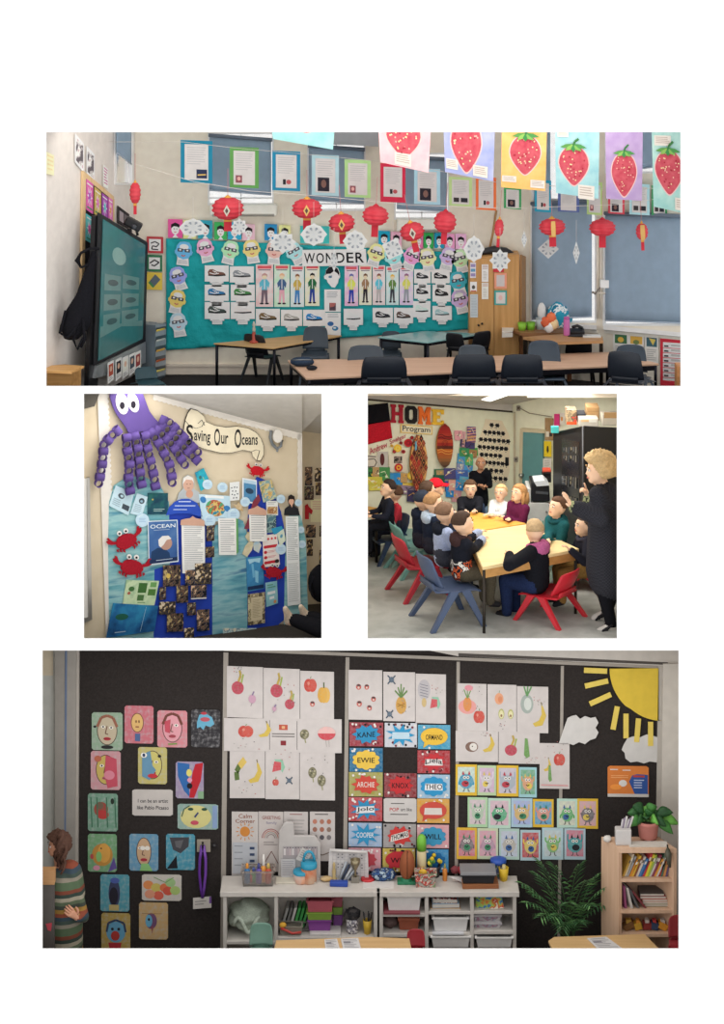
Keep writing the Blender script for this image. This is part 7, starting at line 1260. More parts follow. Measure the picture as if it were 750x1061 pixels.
DR = [(Q(235, 690, 272.5, 743, 1.4), [('dragon', .3, .42, .17), ('radish', .7, .63, .13), ('dots', .3, .06, .1)], 'dragon fruit and pale radish, topmost outer sheet of the second panel'), (Q(273, 692, 310.5, 746, 1.4), [('dragon', .36, .43, .17), ('dragon', .72, .68, .13), ('dots', .6, .5, .3), ('radish', .3, .78, .07)], 'two dragon fruit with dots, topmost middle sheet'), (Q(311, 695, 346, 748, 1.2), [('apple', .3, .28, .18), ('pepper', .7, .46, .19), ('berry', .36, .64, .1)], 'red and yellow peppers, topmost inner sheet'),
 (Q(232, 744, 279, 778, .6), [('apple', .48, .4, .16, 1.1), ('banana', .9, .38, .16, 1.0), ('dots', .5, .8, .3)], 'apple and banana in the middle row'), (Q(308, 745, 354, 780, .4), [('artichoke', .16, .45, .13, 1.1), ('halfmelon', .66, .42, .2, 1.0)], 'artichoke and pink half melon in the middle row'),
 (Q(238, 777, 274.5, 827, 0), [('cuke', .3, .42, .22), ('banana', .72, .5, .22), ('dots', .5, .8, .25)], 'cucumber and banana, lowest outer sheet'), (Q(275, 777, 310, 828, .2), [('slice', .38, .32, .2), ('apple', .3, .66, .09), ('figure', .7, .62, .16), ('dots', .5, .2, .3)], 'melon slice and blue blot, lowest middle sheet'), (Q(310.5, 778, 347, 829, .4), [('artichoke', .36, .44, .15), ('artichoke', .62, .6, .15), ('dots', .5, .3, .3)], 'two artichokes, lowest inner sheet'),
 (Q(361, 694, 396, 745.5, .6), [('berry', .3, .34, .11), ('berry', .54, .34, .1), ('berry', .74, .58, .1), ('berry', .32, .68, .11), ('berry', .62, .76, .1)], 'five red berries, outermost on the third panel'), (Q(397, 696, 430, 747, .7), [('pine', .56, .62, .24), ('figure', .26, .16, .2), ('figure', .2, .86, .18), ('dots', .7, .7, .2)], 'pineapple with limbs, middle of the third panel'), (Q(430.5, 698, 462, 749, .9), [('brain', .28, .32, .26), ('slice', .64, .58, .18), ('dots', .7, .3, .2)], 'grey ball and red slice, innermost on the third panel'),
 (Q(474, 708, 504, 757, .8), [('pinkpine', .34, .42, .24), ('apple', .74, .7, .18), ('dots', .5, .3, .35)], 'pink pineapple and apple, outermost on the fourth panel'), (Q(505, 709, 535, 758, .8), [('peach', .4, .3, .19), ('avo', .48, .62, .17), ('avo', .8, .62, .16), ('dots', .6, .8, .2)], 'peach and two avocado halves on the fourth panel'), (Q(535.5, 711, 568, 759, .8), [('greypine', .32, .38, .24), ('banana', .72, .66, .24), ('dots', .7, .3, .2)], 'grey pineapple and banana, innermost on the fourth panel'),
 (Q(472, 757, 516, 789, .6), [('coconut', .38, .52, .15, 1.1), ('banana', .78, .46, .16, 1.2), ('dots', .7, .1, .1)], 'coconut and banana under the pink pineapple'), (Q(516.5, 758, 559, 791, .6), [('dragon', .3, .58, .15, 1.1), ('courgette', .68, .5, .2, 1.1), ('dots', .8, .9, .15)], 'dragon fruit and courgette under the avocados'), (Q(559, 770, 590, 817, .4), [('banana', .26, .5, .14), ('courgette', .34, .66, .18), ('apple', .66, .36, .18), ('dots', .5, .2, .35)], 'apple and curled squash, hanging lower across the panel joint')]
for q, fr, lb in DR:
    it = sum((FR(*f) for f in fr), []); 
    if 'curled squash' in lb: it.append(('l', '#c9898a', [(.05, .92), (.95, .93)], .02))
    it = [(i[0], i[1] if i[0] == 'l' else 'wc:%s:%s:45' % (i[1], mixc(i[1], .3)))+tuple(i[2:]) for i in it]
    on4('fruit_drawing', 'white sheet drawn with '+lb, 'artwork', q, PAP, it, .012+.0016*(DR.index((q, fr, lb)) % 5), group='fruit drawings on white sheets')
on4('white_notice', 'white notice with two red squares between the fruit drawings', 'sign', Q(279.5, 744.5, 307.5, 779, .4), PAP, [('p', '#a8503f', [(.34, .18), (.66, .18), (.66, .34), (.34, .34)]), ('p', '#c9a07a', [(.44, .22), (.56, .22), (.56, .3), (.44, .3)]), ('n', '#6a6664', .08, .44, .92, .6, 2), ('r', '#7a2f34', .4, .66, .6, .8)], .015)
# --- comic name cards ---
NC = [(362, 748.5, 397, 773, '#8a2a34', 'burst', '#2f7fa8', 'KANE', '#1b1b1e', None, 'deep red'), (398.5, 749, 432, 774, '#b9bcc4', 'star', '#2f86b0', None, '#c9ccd0', '#a9c0cc', 'white and blue speckled'), (433, 751, 466.5, 776, '#3f8fb0', 'bubble', '#cfa93f', 'ORMAND', '#1b1b1e', None, 'blue with a yellow bubble'),
 (362, 775, 396.5, 799.5, '#1f5f86', 'cloud', '#cfae4a', 'EWIE', '#1b1b1e', None, 'dark blue with a yellow cloud'), (432.5, 777.5, 466, 801, '#9a2a30', 'burst', '#b0343a', 'Liela', '#1b1b1e', '#c9c4c2', 'red with an arched white band'), (361.5, 800, 396.5, 825, '#96904a', 'burst', '#b8453a', 'ARCHIE', '#c9c0b8', None, 'olive with a red burst'), (398, 801, 431.5, 826, '#7a2a2e', 'burst', '#b03034', 'KNOX', '#1b1b1e', None, 'red with a red burst'), (432.5, 802.5, 466, 827, '#8fb0c9', 'cloud', '#2f86b4', 'THEO', '#1b1b1e', '#d0d2d4', 'pale blue with a blue cloud'),
 (361, 826, 396, 850.5, '#a83a40', 'star', '#2f7fa8', 'Jolo', '#17171a', '#c9cacc', 'red and white with a blue star'), (432, 827.5, 465.5, 852.5, '#c9923a', 'bubble', '#b84a40', None, '#c2bcb6', '#c6c0ba', 'amber with a red bubble'), (361, 852.5, 395.5, 877, '#8fa6c2', 'star', '#2f82ac', 'COOPER', '#c9ccd0', None, 'pale blue with a spiky blue star'), (397, 853.5, 431, 878, '#8f8a8a', 'burst', '#b83a38', 'THOMAS', '#1b1b1e', '#cbc5c0', 'grey with a red burst and a slanted strip'), (432, 854.5, 465, 878.5, '#c99098', 'cloud', '#3a86ac', 'WILL', '#1b1b1e', None, 'pink with a blue cloud'),
 (361, 878.5, 394.5, 902, '#c98a94', 'burst', '#a8404a', None, None, None, 'pink and red, mostly behind the easel chart'), (396.5, 879, 430, 903, '#b8a03a', 'bubble', '#b03038', 'WIN', '#17171a', None, 'yellow spotted with a red bubble'), (431.5, 880, 464.5, 903.5, '#2f7fb4', 'cloud', '#1f5f94', None, None, None, 'bright blue, behind the tube and toys')]
for i, (x0, y0, x1, y1, bg_, sh, c, t, tc, strip, lb) in enumerate(NC):
    rd = random.Random(i+40); it = [('p', rd.choice(('#1f1d22', '#c9c6c2', bg_, '#6a2a30')) if i in (0, 4, 6, 1, 11, 14) else rd.choice((bg_, '#d0ccc8')), ELL(rd.uniform(.04, .96), rd.choice((rd.uniform(.04, .2), rd.uniform(.8, .96))), .035, .05)) for _ in range(16)]
    pts = {'burst': BURST(.5, .5, .42, .42, 10, .74, i), 'star': BURST(.5, .5, .48, .48, 9, .52, i), 'bubble': ELL(.5, .48, .42, .36)+[], 'cloud': CLOUD(.5, .5, .42, .42, 10, .16)}[sh]
    if sh == 'bubble': it.append(('p', c, [(.2, .7), (.36, .78), (.16, .96)]))
    it.append(('p', c, pts)); sl = -.22 if 'slanted' in lb else -.05 if i in (0, 8) else 0
    if strip: it.append(('p', strip, [(.24, .38-sl*.5), (.76, .38+sl*.5), (.78, .66+sl*.5), (.22, .66-sl*.5)]))
    if t: it.append(('t', tc, t, .24, .4, .76, .62, sl, .08 if 'arched' in lb else 0))
    on4('name_card', 'comic style name card, '+lb, 'artwork', Q(x0, y0, x1, y1, .4), 'wc:%s:%s:40' % (bg_, mixc(bg_, .4)), it, .013, group='comic name cards in a grid')
on4('white_notice', 'white text card in the grid of comic name cards', 'sign', Q(397.5, 827, 431.5, 851.5, .4), '#b9b5b3', [('n', '#5a5856', .22, .2, .8, .3, 1), ('t', '#a83a3a', 'POP', .18, .4, .46, .55), ('t', '#5a5856', 'art like', .52, .4, .86, .54), ('n', '#5a5856', .2, .66, .82, .76, 1)], .013, outline=SOFT)
# --- monster beets ---
MN = [(472, 792, 494, 824, '#c9a63a', '#b9cfc4', '#2f86a8', 'yellow-edged card with a blue horned creature'), (494.5, 793, 514, 824, '#a9bd98', '#c2a3bd', '#c4bcc4', 'green-edged card with a white winged creature'), (514.5, 793, 537, 825, '#c9a63a', '#b9b0bd', '#94a0ac', 'yellow-edged card with a grey and gold creature'), (537.5, 795, 556, 826, '#8fb7bd', '#5f9a78', '#c98a5f', 'teal card with an orange creature'),
 (484.5, 826, 505, 857, '#9fc09a', '#c6b4b9', '#a3b9a0', 'green-edged card with a pale green creature'), (505.5, 827, 529, 858, '#a9c4b4', '#c9a9b5', '#3f9a6a', 'pink card with a green creature'), (529.5, 827, 551.5, 857, '#9ab5c4', '#94a3cf', '#c4a05a', 'lilac-blue card with a pink and gold creature'), (552, 828, 573.5, 857, '#c9a63a', '#4f8fb4', '#c98070', 'blue card with a salmon creature'), (577, 827.5, 598, 858, '#a8c4b9', '#c4c9b4', '#4a9f54', 'pale card with a bright green creature across the joint'), (598, 827.5, 619.5, 858.5, '#c9a63a', '#c99a9e', '#5a5258', 'rose card with a dark grey creature, last of its row'),
 (473, 857.5, 494, 890, '#c9a23a', '#c06a78', '#6a5a5f', 'yellow-edged card with a dark leaf creature, first of the lowest row'), (494.5, 858, 516, 890, '#b4bda0', '#c8909f', '#a87f94', 'pink card with an outlined creature'), (517, 858.5, 538, 890.5, '#a0b8b0', '#b0b9c9', '#a8a39a', 'pale blue card with a bearded creature'), (539, 860, 560, 891.5, '#9fb5bd', '#b03f44', '#c9b04a', 'red card with a yellow and white creature'), (561.5, 857.5, 583.5, 890.5, '#a3bcc4', '#b4c4c9', '#6aa860', 'pale card with a green and red creature'), (584.5, 857.5, 606.5, 890.5, '#a3b8c2', '#c07084', '#2f8a90', 'rose card with a teal round creature, last of the lowest row')]
for i, (x0, y0, x1, y1, edge, bg_, c, lb) in enumerate(MN):
    rd = random.Random(i); w_ = rd.uniform(.27, .36); hy = rd.choice((.2, .3, .5, .66)); c2 = rd.choice(('#a8404a', '#3a5a8a', '#c9b35a', '#3f7a5a', '#2a2a30'))
    it = [('p', 'wc:%s:%s:30' % (bg_, mixc(bg_, .6)), [(.1, .08), (.9, .08), (.9, .9), (.1, .9)])]
    it += [('l', c, [(.5-w_*.8, .5), (.16, (hy+.5)/2), (.17, hy)], .07, .68), ('l', c, [(.5+w_*.8, .5), (.84, (hy+.5)/2), (.83, hy)], .07, .68), ('l', '#3a3a3e', [(.42, .74), (.4, .86), (.33, .87)], .035, .68), ('l', '#3a3a3e', [(.58, .74), (.6, .86), (.68, .87)], .035, .68)]
    it += [('p', 'wc:%s:%s:36' % (c, mixc(c, .55)), ELL(.5, .54, w_, .24)), ('e', c2, .5+rd.uniform(-.1, .1), .62, w_*.5, .1), ('e', '#d9d6d0', .42, .42, .07, .05), ('e', '#d9d6d0', .58, .42, .07, .05), ('e', '#222226', .42, .42, .03, .025), ('e', '#222226', .58, .42, .03, .025), ('p', c2, [(.3, .32), (.36, .2), (.42, .34)]), ('p', c2, [(.58, .34), (.64, .2), (.7, .32)]), ('l', '#26242a', [(.42, .58), (.5, .62), (.58, .58)], .03)]
    on4('creature_card', lb, 'artwork', Q(x0, y0, x1, y1, .3), edge, it, .016, group='creature cards on the black felt')
# sun, clouds, poster
rt = thing('paper_sun', 'large yellow quarter sun with seven rays in the upper corner', 'decoration', W4.at(650, 770, .02)); SUN = '#c9ae3f'
pts = [(633, 691.5)]+[(633+0, 691.5)]; arc = [(684-55*math.cos(t)*(.94 if t > .8 else 1)+2.5, 693+54*math.sin(t)) for t in (PI/2*i/16 for i in range(17))]
m = MB(); pix_poly(W4, [(682.5, 692.5)]+arc+[(682.5, 746)], .03, .012, m, SUN); m.build('disc', rt)
for (x0, y0), (x1, y1) in (((605, 694.5), (629, 695.5)), ((606, 711), (630, 705.5)), ((611, 729.5), (633, 719.5)), ((635, 756), (639.5, 732)), ((648.5, 765), (648.5, 739.5)), ((659.5, 769), (661.5, 744.5)), ((674, 773), (674, 748))):
    d = V((x1-x0, y1-y0, 0)).normalized(); n = (-d.y*2.7, d.x*2.7); m = MB(); pix_poly(W4, [(x0+n[0], y0+n[1]), (x1+n[0], y1+n[1]), (x1-n[0], y1-n[1]), (x0-n[0], y0-n[1])], .026, .006, m, '#cdb75a'); m.build('ray', rt)
def cloud(pts, lb, o): m = MB(); pix_poly(W4, pts, o, .006, m, '#bcbab8'); tag(m.build('paper_cloud'), lb, 'decoration', 'white paper clouds')
def bumps(cx, cy, a, b, n, cut):
    q = []
    for i in range(n*8):
        t = 2*PI*i/(n*8); k = 1-.15*(1-abs(math.sin(n*t/2))); x, y = cx+a*k*math.cos(t), cy+b*k*math.sin(t); q.append((max(x, cut), y))
    return q
cloud([(579, 770), (583, 758), (588, 744), (592, 742), (597, 741), (601, 745), (606, 742), (612, 744), (617, 743), (620, 749), (617, 754), (620, 759), (617, 765), (611, 767), (606, 771), (600, 769), (594, 772), (588, 770)], 'white paper cloud overlapping the panel joint', .03)
cloud([(646, 772), (650, 765), (656, 763), (663, 764), (670, 761), (678, 763), (681.5, 764), (680.5, 790), (673, 789), (667, 791), (660, 789), (653, 790), (648, 786), (647, 780), (644, 777)], 'white paper cloud under the sun rays', .02)
on4('orange_poster', 'orange poster with a blue corner and white foot strip', 'poster', [(629.5, 793.5), (672, 794), (672, 826), (629.5, 825.5)], '#c4743a', [('r', '#bcb8b4', 0, .9, 1, 1), ('p', '#2f4f8f', [(.52, .5), (.6, .3), (.72, .26), (.98, .28), (.98, .9), (.66, .9)]), ('e', '#c9c6c2', .37, .56, .1, .11), ('e', '#d98a3f', .2, .68, .14, .09), ('n', '#b0b9d0', .64, .44, .92, .76, 4), ('r', '#a83f3a', .62, .3, .9, .36), ('n', '#c9c6c2', .06, .1, .26, .18, 1), ('n', '#c9c6c2', .36, .12, .56, .2, 1), ('n', '#d9a06a', .08, .3, .5, .42, 2)], .016, outline=SOFT)
# --- lower posters ---
on4('calm_poster', 'white Calm Corner poster with an orange sun', 'poster', Q(240, 841, 267.5, 907, .3), '#b4aeab', [('t', '#7a4a3a', 'Calm', .26, .035, .76, .1), ('t', '#7a4a3a', 'Corner', .14, .115, .88, .175), ('e', '#b8793a', .5, .31, .19, .08)]+[('l', '#b8793a', [(.5+.24*math.cos(t), .31+.1*math.sin(t)), (.5+.34*math.cos(t), .31+.142*math.sin(t))], .03, .42) for t in (2*PI*i/12 for i in range(12))]+[('r', '#a3a6ac', .04, .48, .96, .97)]+[('n', '#7f8288', .1, .53+.1*i, .55, .57+.1*i, 1) for i in range(4)]+[('r', '#33405a', .68, .55+.1*i, .86, .59+.1*i) for i in range(4)])
on4('greeting_poster', 'white greeting poster with a rainbow arch', 'poster', Q(268, 841, 293.5, 903, .3), '#b2aba8', [('t', '#7a3f3a', 'GREETING', .14, .07, .88, .125), ('t', '#7f7a8a', 'family', .3, .16, .74, .22)]+[('l', c, [(.5+r_*math.cos(PI+PI*k/12), .44+r_*.42*math.sin(PI+PI*k/12)) for k in range(13)], .03, .42) for r_, c in ((.36, '#8a4a4a'), (.29, '#a86a5a'), (.22, '#8f8a84'), (.15, '#7a6a6a'))]+[('l', '#6a4a44', [(.2, .88), (.52, .66), (.84, .9)], .03, .42), ('n', '#8a8482', .2, .5, .8, .58, 2), ('n', '#94706c', .2, .92, .8, .95, 1)])
on4('list_poster', 'white list poster with a small pink mark behind the pictures board', 'poster', Q(294, 841, 319, 892, .3), '#b0aaa8', [('n', '#8a6a68', .24, .04, .76, .1, 1), ('n', '#9a9694', .14, .16, .86, .5, 5), ('r', '#b0485a', .34, .4, .42, .52), ('r', '#c08a94', .5, .5, .58, .54)])
on4('faces_poster', 'white poster with nine small round faces in a grid', 'poster', Q(321, 841, 347, 892, .3), '#b2acaa', [('n', '#5a5654', .2, .04, .8, .1, 1)]+[('e', c, .2+.28*i, .2+.16*j, .09, .05) for j in range(3) for i, c in enumerate((('#a8705f', '#9a6a5a', '#9f6450'), ('#8a5f52', '#94604f', '#7f6a5f'), ('#5f5a5c', '#4f4c52', '#6a6668'))[j])]+[('l', '#6a5a50', [(.2, .82), (.5, .88), (.8, .82)], .02)])

# --- white shelving ---
SH_ = 'plastic:#b6b1ab'; Yb = 1.7; Yf_ = 1.32
def zat(py, Y): return P(375, py, Y).z
ztop = zat(923.5, Yf_)
def unit(x0, x1, lb, cols, rows, name='shelf_unit'):
    rt = thing(name, lb, 'shelf unit', V((P((x0+x1)/2, 1000, Yf_).x, Yf_, z4)))
    k = S*(D+Yf_)/D; X0, X1 = (x0-375)*k, (x1-375)*k; t = .05
    def bx(a, b, nm): m = MB(); a, b = V(a), V(b); m.box((a+b)/2, b-a, SH_); m.build(nm, rt, .004)
    bx((X0-.03, Yf_-.02, ztop-.055), (X1+.03, Yb, ztop), 'top')
    bx((X0, Yf_, z4), (X0+t*.8, Yb, ztop-.055), 'side_panel'); bx((X1-t*.8, Yf_, z4), (X1, Yb, ztop-.055), 'side_panel')
    bx((X0, Yb-.02, z4), (X1, Yb-.005, ztop-.055), 'back_panel')
    for c in cols: xc = (c-375)*k; bx((xc-.02, Yf_, z4), (xc+.02, Yb, ztop-.055), 'divider')
    xs = [X0]+[(c-375)*k for c in cols]+[X1]
    for ci, rws in enumerate(rows):
        for r in rws: zz = zat(r, Yf_); bx((xs[ci]+.01, Yf_+.005, zz-.035), (xs[ci+1]-.01, Yb, zz), 'shelf')
    return rt
unit(231, 391, 'long low white shelf unit with the rolled blanket', [286], [[975.5], [971.5]]); unit(393, 535, 'white cubby shelf unit with trays beside the palm', [442, 489], [[947, 968, 988], [944.5, 967, 988], [944, 965, 988]])
raylamp(375, 673.2, .6, 6.3, .9, 58)
def on(px, z, Y): Y = min(Y+.2, 1.58); p = P(px, 900, Y); return V((p.x, Y, z))
def stand(px, py, z):                              # foot of something standing on the level z, kept off the wall
    p = onz(px, py, z)
    return P(px, py+(p.y-1.55)*42, 1.55) if z < ztop+.1 and p.y > 1.55 and z > ztop-.2 else p
sr = zat(971.5, Yf_); sl_ = zat(975.5, Yf_)
# blanket
rt = thing('rolled_blanket', 'pale green grey blanket rolled up in the first cubby', 'blanket', on(258, sl_, 1.4)); c = on(258, sl_+.17, 1.42)
m = MB(); m.ell(c, (.22, .2, .17), 'cloth:#98a194', 40, 26, None, lambda d: 1+.10*mnoise.noise(d*2.2)+.07*math.sin(9*d.z+4*d.x+2*mnoise.noise(d*2))); m.build('roll', rt); m = MB(); m.tube([c+V((-.16+.018*i, -.17-.04*math.sin(PI*i/16), .08*math.sin(i*.5)-.02)) for i in range(17)], .022, 'cloth:#a6afa2', 8); m.build('fold', rt)
# second cubby contents
def wirebox(px0, px1, z, h, Y, dp, col, lb, nm, cat, mat=None, lid=None, grp=None, top=1.06):
    Y += .2; dp = min(dp, .33); k = S*(D+Y)/D; X0, X1 = (px0-375)*k, (px1-375)*k; rt = thing(nm, lb, cat, V(((X0+X1)/2, Y, z)), grp); cx, w_ = (X0+X1)/2, (X1-X0)/2; t = .012
    def ring(f, zz, ins=0): return [V((cx+sx*(w_*f-ins), Y+dp/2+sy*(dp/2*f-ins), zz)) for sx, sy in ((-1, -1), (1, -1), (1, 1), (-1, 1))]
    m = MB(); m.rings([ring(.9, z), ring(1, z+h), ring(1, z+h, t), ring(.9, z+t, t)], mat or 'plastic:'+col, False); m.build('tray_body', rt, .006)
    m = MB(); m.rings([ring(1, z+h*.9), ring(top, z+h*.9), ring(top, z+h), ring(1, z+h, t), ring(1, z+h*.9)], mat or 'plastic:'+col, False, False); m.build('rim', rt)
    if lid: m = MB(); m.rings([ring(top*1.01, z+h), ring(top, z+h+.02), ring(.9, z+h+.028)], lid, False); m.build('lid', rt)
    return rt
rt = thing('file_holder', 'wire holder of green and white folders in the second cubby', 'file holder', on(304, sr, 1.3)); 
for i in range(7):
    x = 291+i*4.2; c = ['#8f8f8c', '#6a6a68', '#b0aeaa', '#3f8f4a', '#3a8a46', '#4a9a54', '#8a8a86'][i]; p = on(x, sr+.02, 1.3); m = MB(); m.prism([p, p+V((.025, 0, 0)), p+V((.09, 0, .22)), p+V((.06, 0, .22))], V((0, .25, 0)), c); m.build('folder', rt)
m = MB(); p = on(289, sr, 1.26); q = on(320, sr, 1.26); m.tube([p+V((0, 0, .1)), q+V((0, 0, .1)), q, p, p+V((0, 0, .1))], .008, 'metal:#77746f', 6); m.build('wire_frame', rt)
wirebox(289, 313, sr, .1, 1.16, .14, '#7f7a6f', 'grey open tray with a red pencil at the front of the second cubby', 'pencil_tray', 'tray'); m = MB(); p = on(291, sr+.09, 1.15); m.tube([p, on(303, sr+.04, 1.13), on(312, sr+.05, 1.14)], .014, 'plastic:#a83a34', 8); tag(m.build('red_pencil'), 'thick red pencil lying across the grey tray', 'pencil'); m = MB(); m.ell(on(293, sr+.115, 1.17), (.04, .03, .03), 'plain:#c99a3a', 12, 8); tag(m.build('yellow_toy'), 'small yellow toy at the end of the red pencil', 'toy')
for px0, px1, z0, h, c, lb in ((319, 343, .05, .12, '#7a3f86', 'purple basket lowest of the front stack'), (318, 344, .165, .09, '#7a9a3f', 'lime green basket in the middle of the front stack'), (318, 345, .255, .13, '#a8545f', 'pink basket topmost of the front stack'), (345, 355, .05, .12, '#6a3f7a', 'purple basket lowest of the rear stack'), (345, 355, .165, .09, '#749440', 'lime green basket in the middle of the rear stack'), (344, 355, .255, .13, '#94505a', 'pink basket topmost of the rear stack')):
    wirebox(px0, px1, sr+z0-.02, h, 1.2 if px0 < 330 else 1.32, .28, c, lb, 'plastic_basket', 'basket', grp='stacked plastic baskets')
m = MB(); m.box(on(337, sr+.015, 1.24), (.34, .2, .03), '#b8b4b2'); tag(m.build('paper_pile', bevel=.004), 'pile of white paper in front of the purple basket', 'papers')
rt = thing('bead_jar', 'clear jar with dark and white beads beside the baskets', 'jar', on(366, sr, 1.25)); c = on(365, sr, 1.25); m = MB(); m.lathe([(.06, 0), (.065, .02), (.065, .13), (.05, .15)], c, 'photo:26:#b9b5b4:#3a3540:#8a8690:#c9c5c4', 16); m.build('jar_body', rt); m = MB(); m.ell(c+V((0, 0, .2)), (.09, .06, .07), 'photo:20:#1f1d20:#2b2a2c:#44403f', 16, 10, None, lambda d: 1+.3*mnoise.noise(d*4)); m.build('dark_contents', rt)
rt = thing('yellow_cup', 'yellow cup of dark pens at the shelf end', 'cup', on(381, sr, 1.22)); c = on(380.5, sr, 1.22); m = MB(); m.lathe([(.036, 0), (.05, .15), (.045, .15), (.032, .01)], c, 'plastic:#c2a034', 16); m.build('cup_wall', rt); m = MB()
for i in range(5): m.tube([c+V((.02*math.cos(i*1.3), .02*math.sin(i*1.3), .03)), c+V((.05*math.cos(i*1.3), .03*math.sin(i*1.3), .23))], .008, 'plastic:#2a282a', 6)
m.build('pens', rt)
# right cubbies
r1, r2, r3 = zat(947, Yf_), zat(968, Yf_), zat(988, Yf_)
TRY = 'plastic:#cbc9c7'
wirebox(401, 436, r1+.02, .17, 1.14, .4, '', 'white tray in the top cubby nearest the joint', 'white_tray', 'tray', TRY, grp='white trays in the cubbies'); wirebox(448.5, 485, r2+.015, .16, 1.14, .4, '', 'white tray in the middle cubby of the centre column', 'white_tray', 'tray', TRY, grp='white trays in the cubbies'); wirebox(447, 487, zat(990, 1.14), .13, 1.1, .4, '', 'white tray in the lowest cubby of the centre column', 'white_tray', 'tray', TRY, grp='white trays in the cubbies'); wirebox(493, 531, zat(990, 1.14), .12, 1.1, .4, '', 'white tray in the lowest cubby beside the palm', 'white_tray', 'tray', TRY, grp='white trays in the cubbies')
wirebox(413, 434, r2, .12, 1.2, .3, '#8a4a36', 'dull orange box in the shaded middle cubby', 'orange_box', 'box', lid='plastic:#94543f')
def pile(px, z, Y, sizes, lb, nm='book', grp=None):
    for i, (w_, d_, h_, c, rot, l2) in enumerate(sizes):
        m = MB(); p = on(px, z+h_/2, Y); R = Matrix.Rotation(rot, 3, 'Z'); m.box(p, (w_, d_, h_), c, R); m.box(p+R @ V((0, -.004, 0)), (w_*.97, d_*.99, h_*.7), '#b9b4ac', R); tag(m.build(nm), l2, 'book', grp); z += h_
pile(461, r1, 1.3, [(.33, .26, .04, '#a8855f', 0, 'tan folder at the bottom of the centre top cubby'), (.3, .24, .045, '#8fa3b4', .04, 'blue-white board game box on the tan folder'), (.27, .22, .05, 'photo:18:#b8b2ac:#8a3f3a:#3a3a42:#c9c2ba', -.05, 'patterned book on top of the pile in the centre top cubby')], '', 'book')
m = MB(); p = on(505, r1+.08, 1.2); m.prism([p+V((-.13, -.02, -.08)), p+V((.18, -.04, -.035)), p+V((.15, .06, .1)), p+V((-.12, .08, .045))], V((0, .02, -.008)), 'photo:11:#3f6a9a:#8fae5a:#b9803f:#a8402f:#c9c2b0'); tag(m.build('picture_book'), 'picture book with a bright animal cover leaning in the end top cubby', 'book'); m = MB(); m.box(on(508, r1+.012, 1.3), (.3, .3, .024), '#a8a49c'); tag(m.build('flat_book'), 'flat pale book under the bright picture book', 'book')
for i in range(2): wirebox(491, 519, r2+.005+i*.085, .07, 1.2, .26, '#9a9298', ['lower', 'upper'][i]+' clear flat box of beads in the end middle cubby', 'clear_box', 'box', 'photo:14:#a39da0:#8f6a7a:#8a8f9a:#b5b0b2', 'plastic:#b0acae', 'clear boxes of beads')
m = MB(); m.box(on(416, r1+.012, 1.25), (.4, .3, .02), '#7a3f46'); tag(m.build('flat_folder'), 'dark red folder under the top white tray', 'folder'); m = MB(); m.box(on(464, zat(968, Yf_)+.008, 1.2), (.34, .2, .015), '#b4b4b8'); tag(m.build('paper_pile'), 'papers under the middle white tray', 'papers'); m = MB(); m.ell(on(404, r2+.07, 1.3), (.09, .1, .07), 'cloth:#5a4a48', 14, 10, None, lambda d: 1+.2*mnoise.noise(d*3)); tag(m.build('cloth_bundle'), 'dim brown cloth bundle beside the orange box', 'cloth')
for i, (px, c) in enumerate(((455, '#b88a3a'), (463, '#8a3f3a'), (472, '#3a5a7a'))): m = MB(); m.ell(on(px, zat(981, 1.2), 1.25), (.06, .08, .06), 'plain:'+c, 12, 8, None, lambda d: 1+.2*mnoise.noise(d*3+V((px, 0, 0)))); tag(m.build('soft_toy'), ['amber', 'dark red', 'blue'][i]+' bundle poking out of the lowest centre tray', 'toy')
# --- on top of the shelves ---
zt4 = ztop
rt = wirebox(250, 284, zt4, .17, 1.22, .2, '', 'clear tub of colourful bottles at the shelf end', 'clear_tub', 'tub', 'glaze:#c9c2bd')
for i, (px, c, h_, tp) in enumerate(((256, '#2f6a9a', .18, '#c9883a'), (263, '#3f8a5a', .13, '#4a5a9a'), (268, '#5a4a9a', .18, '#3a3f7a'), (273, '#c98a3a', .2, '#c9c6c2'), (278, '#b0442f', .18, '#b8a05a'), (260, '#a8484a', .1, '#c2a04a'))):
    c0 = on(px, zt4+.012, 1.3+.03*(i % 2)); r_ = thing('paint_bottle', ['blue paint bottle with an orange cap', 'green paint bottle', 'violet paint bottle', 'amber paint bottle with a tall white pump', 'red-brown paint bottle at the tub end', 'short red paint pot'][i]+' in the clear tub', 'bottle', c0, 'bottles in the clear tub')
    m = MB(); m.lathe([(.03, 0), (.034, .01), (.034, h_*.75), (.014, h_*.9)], c0, 'plastic:'+c, 12); m.build('bottle_body', r_); m = MB(); m.lathe([(.014, h_*.88), (.018, h_*.9), (.016, h_*1.12), (.008, h_*1.2+(.06 if i == 3 else 0))], c0, 'plastic:'+tp, 10); m.build('cap', r_)
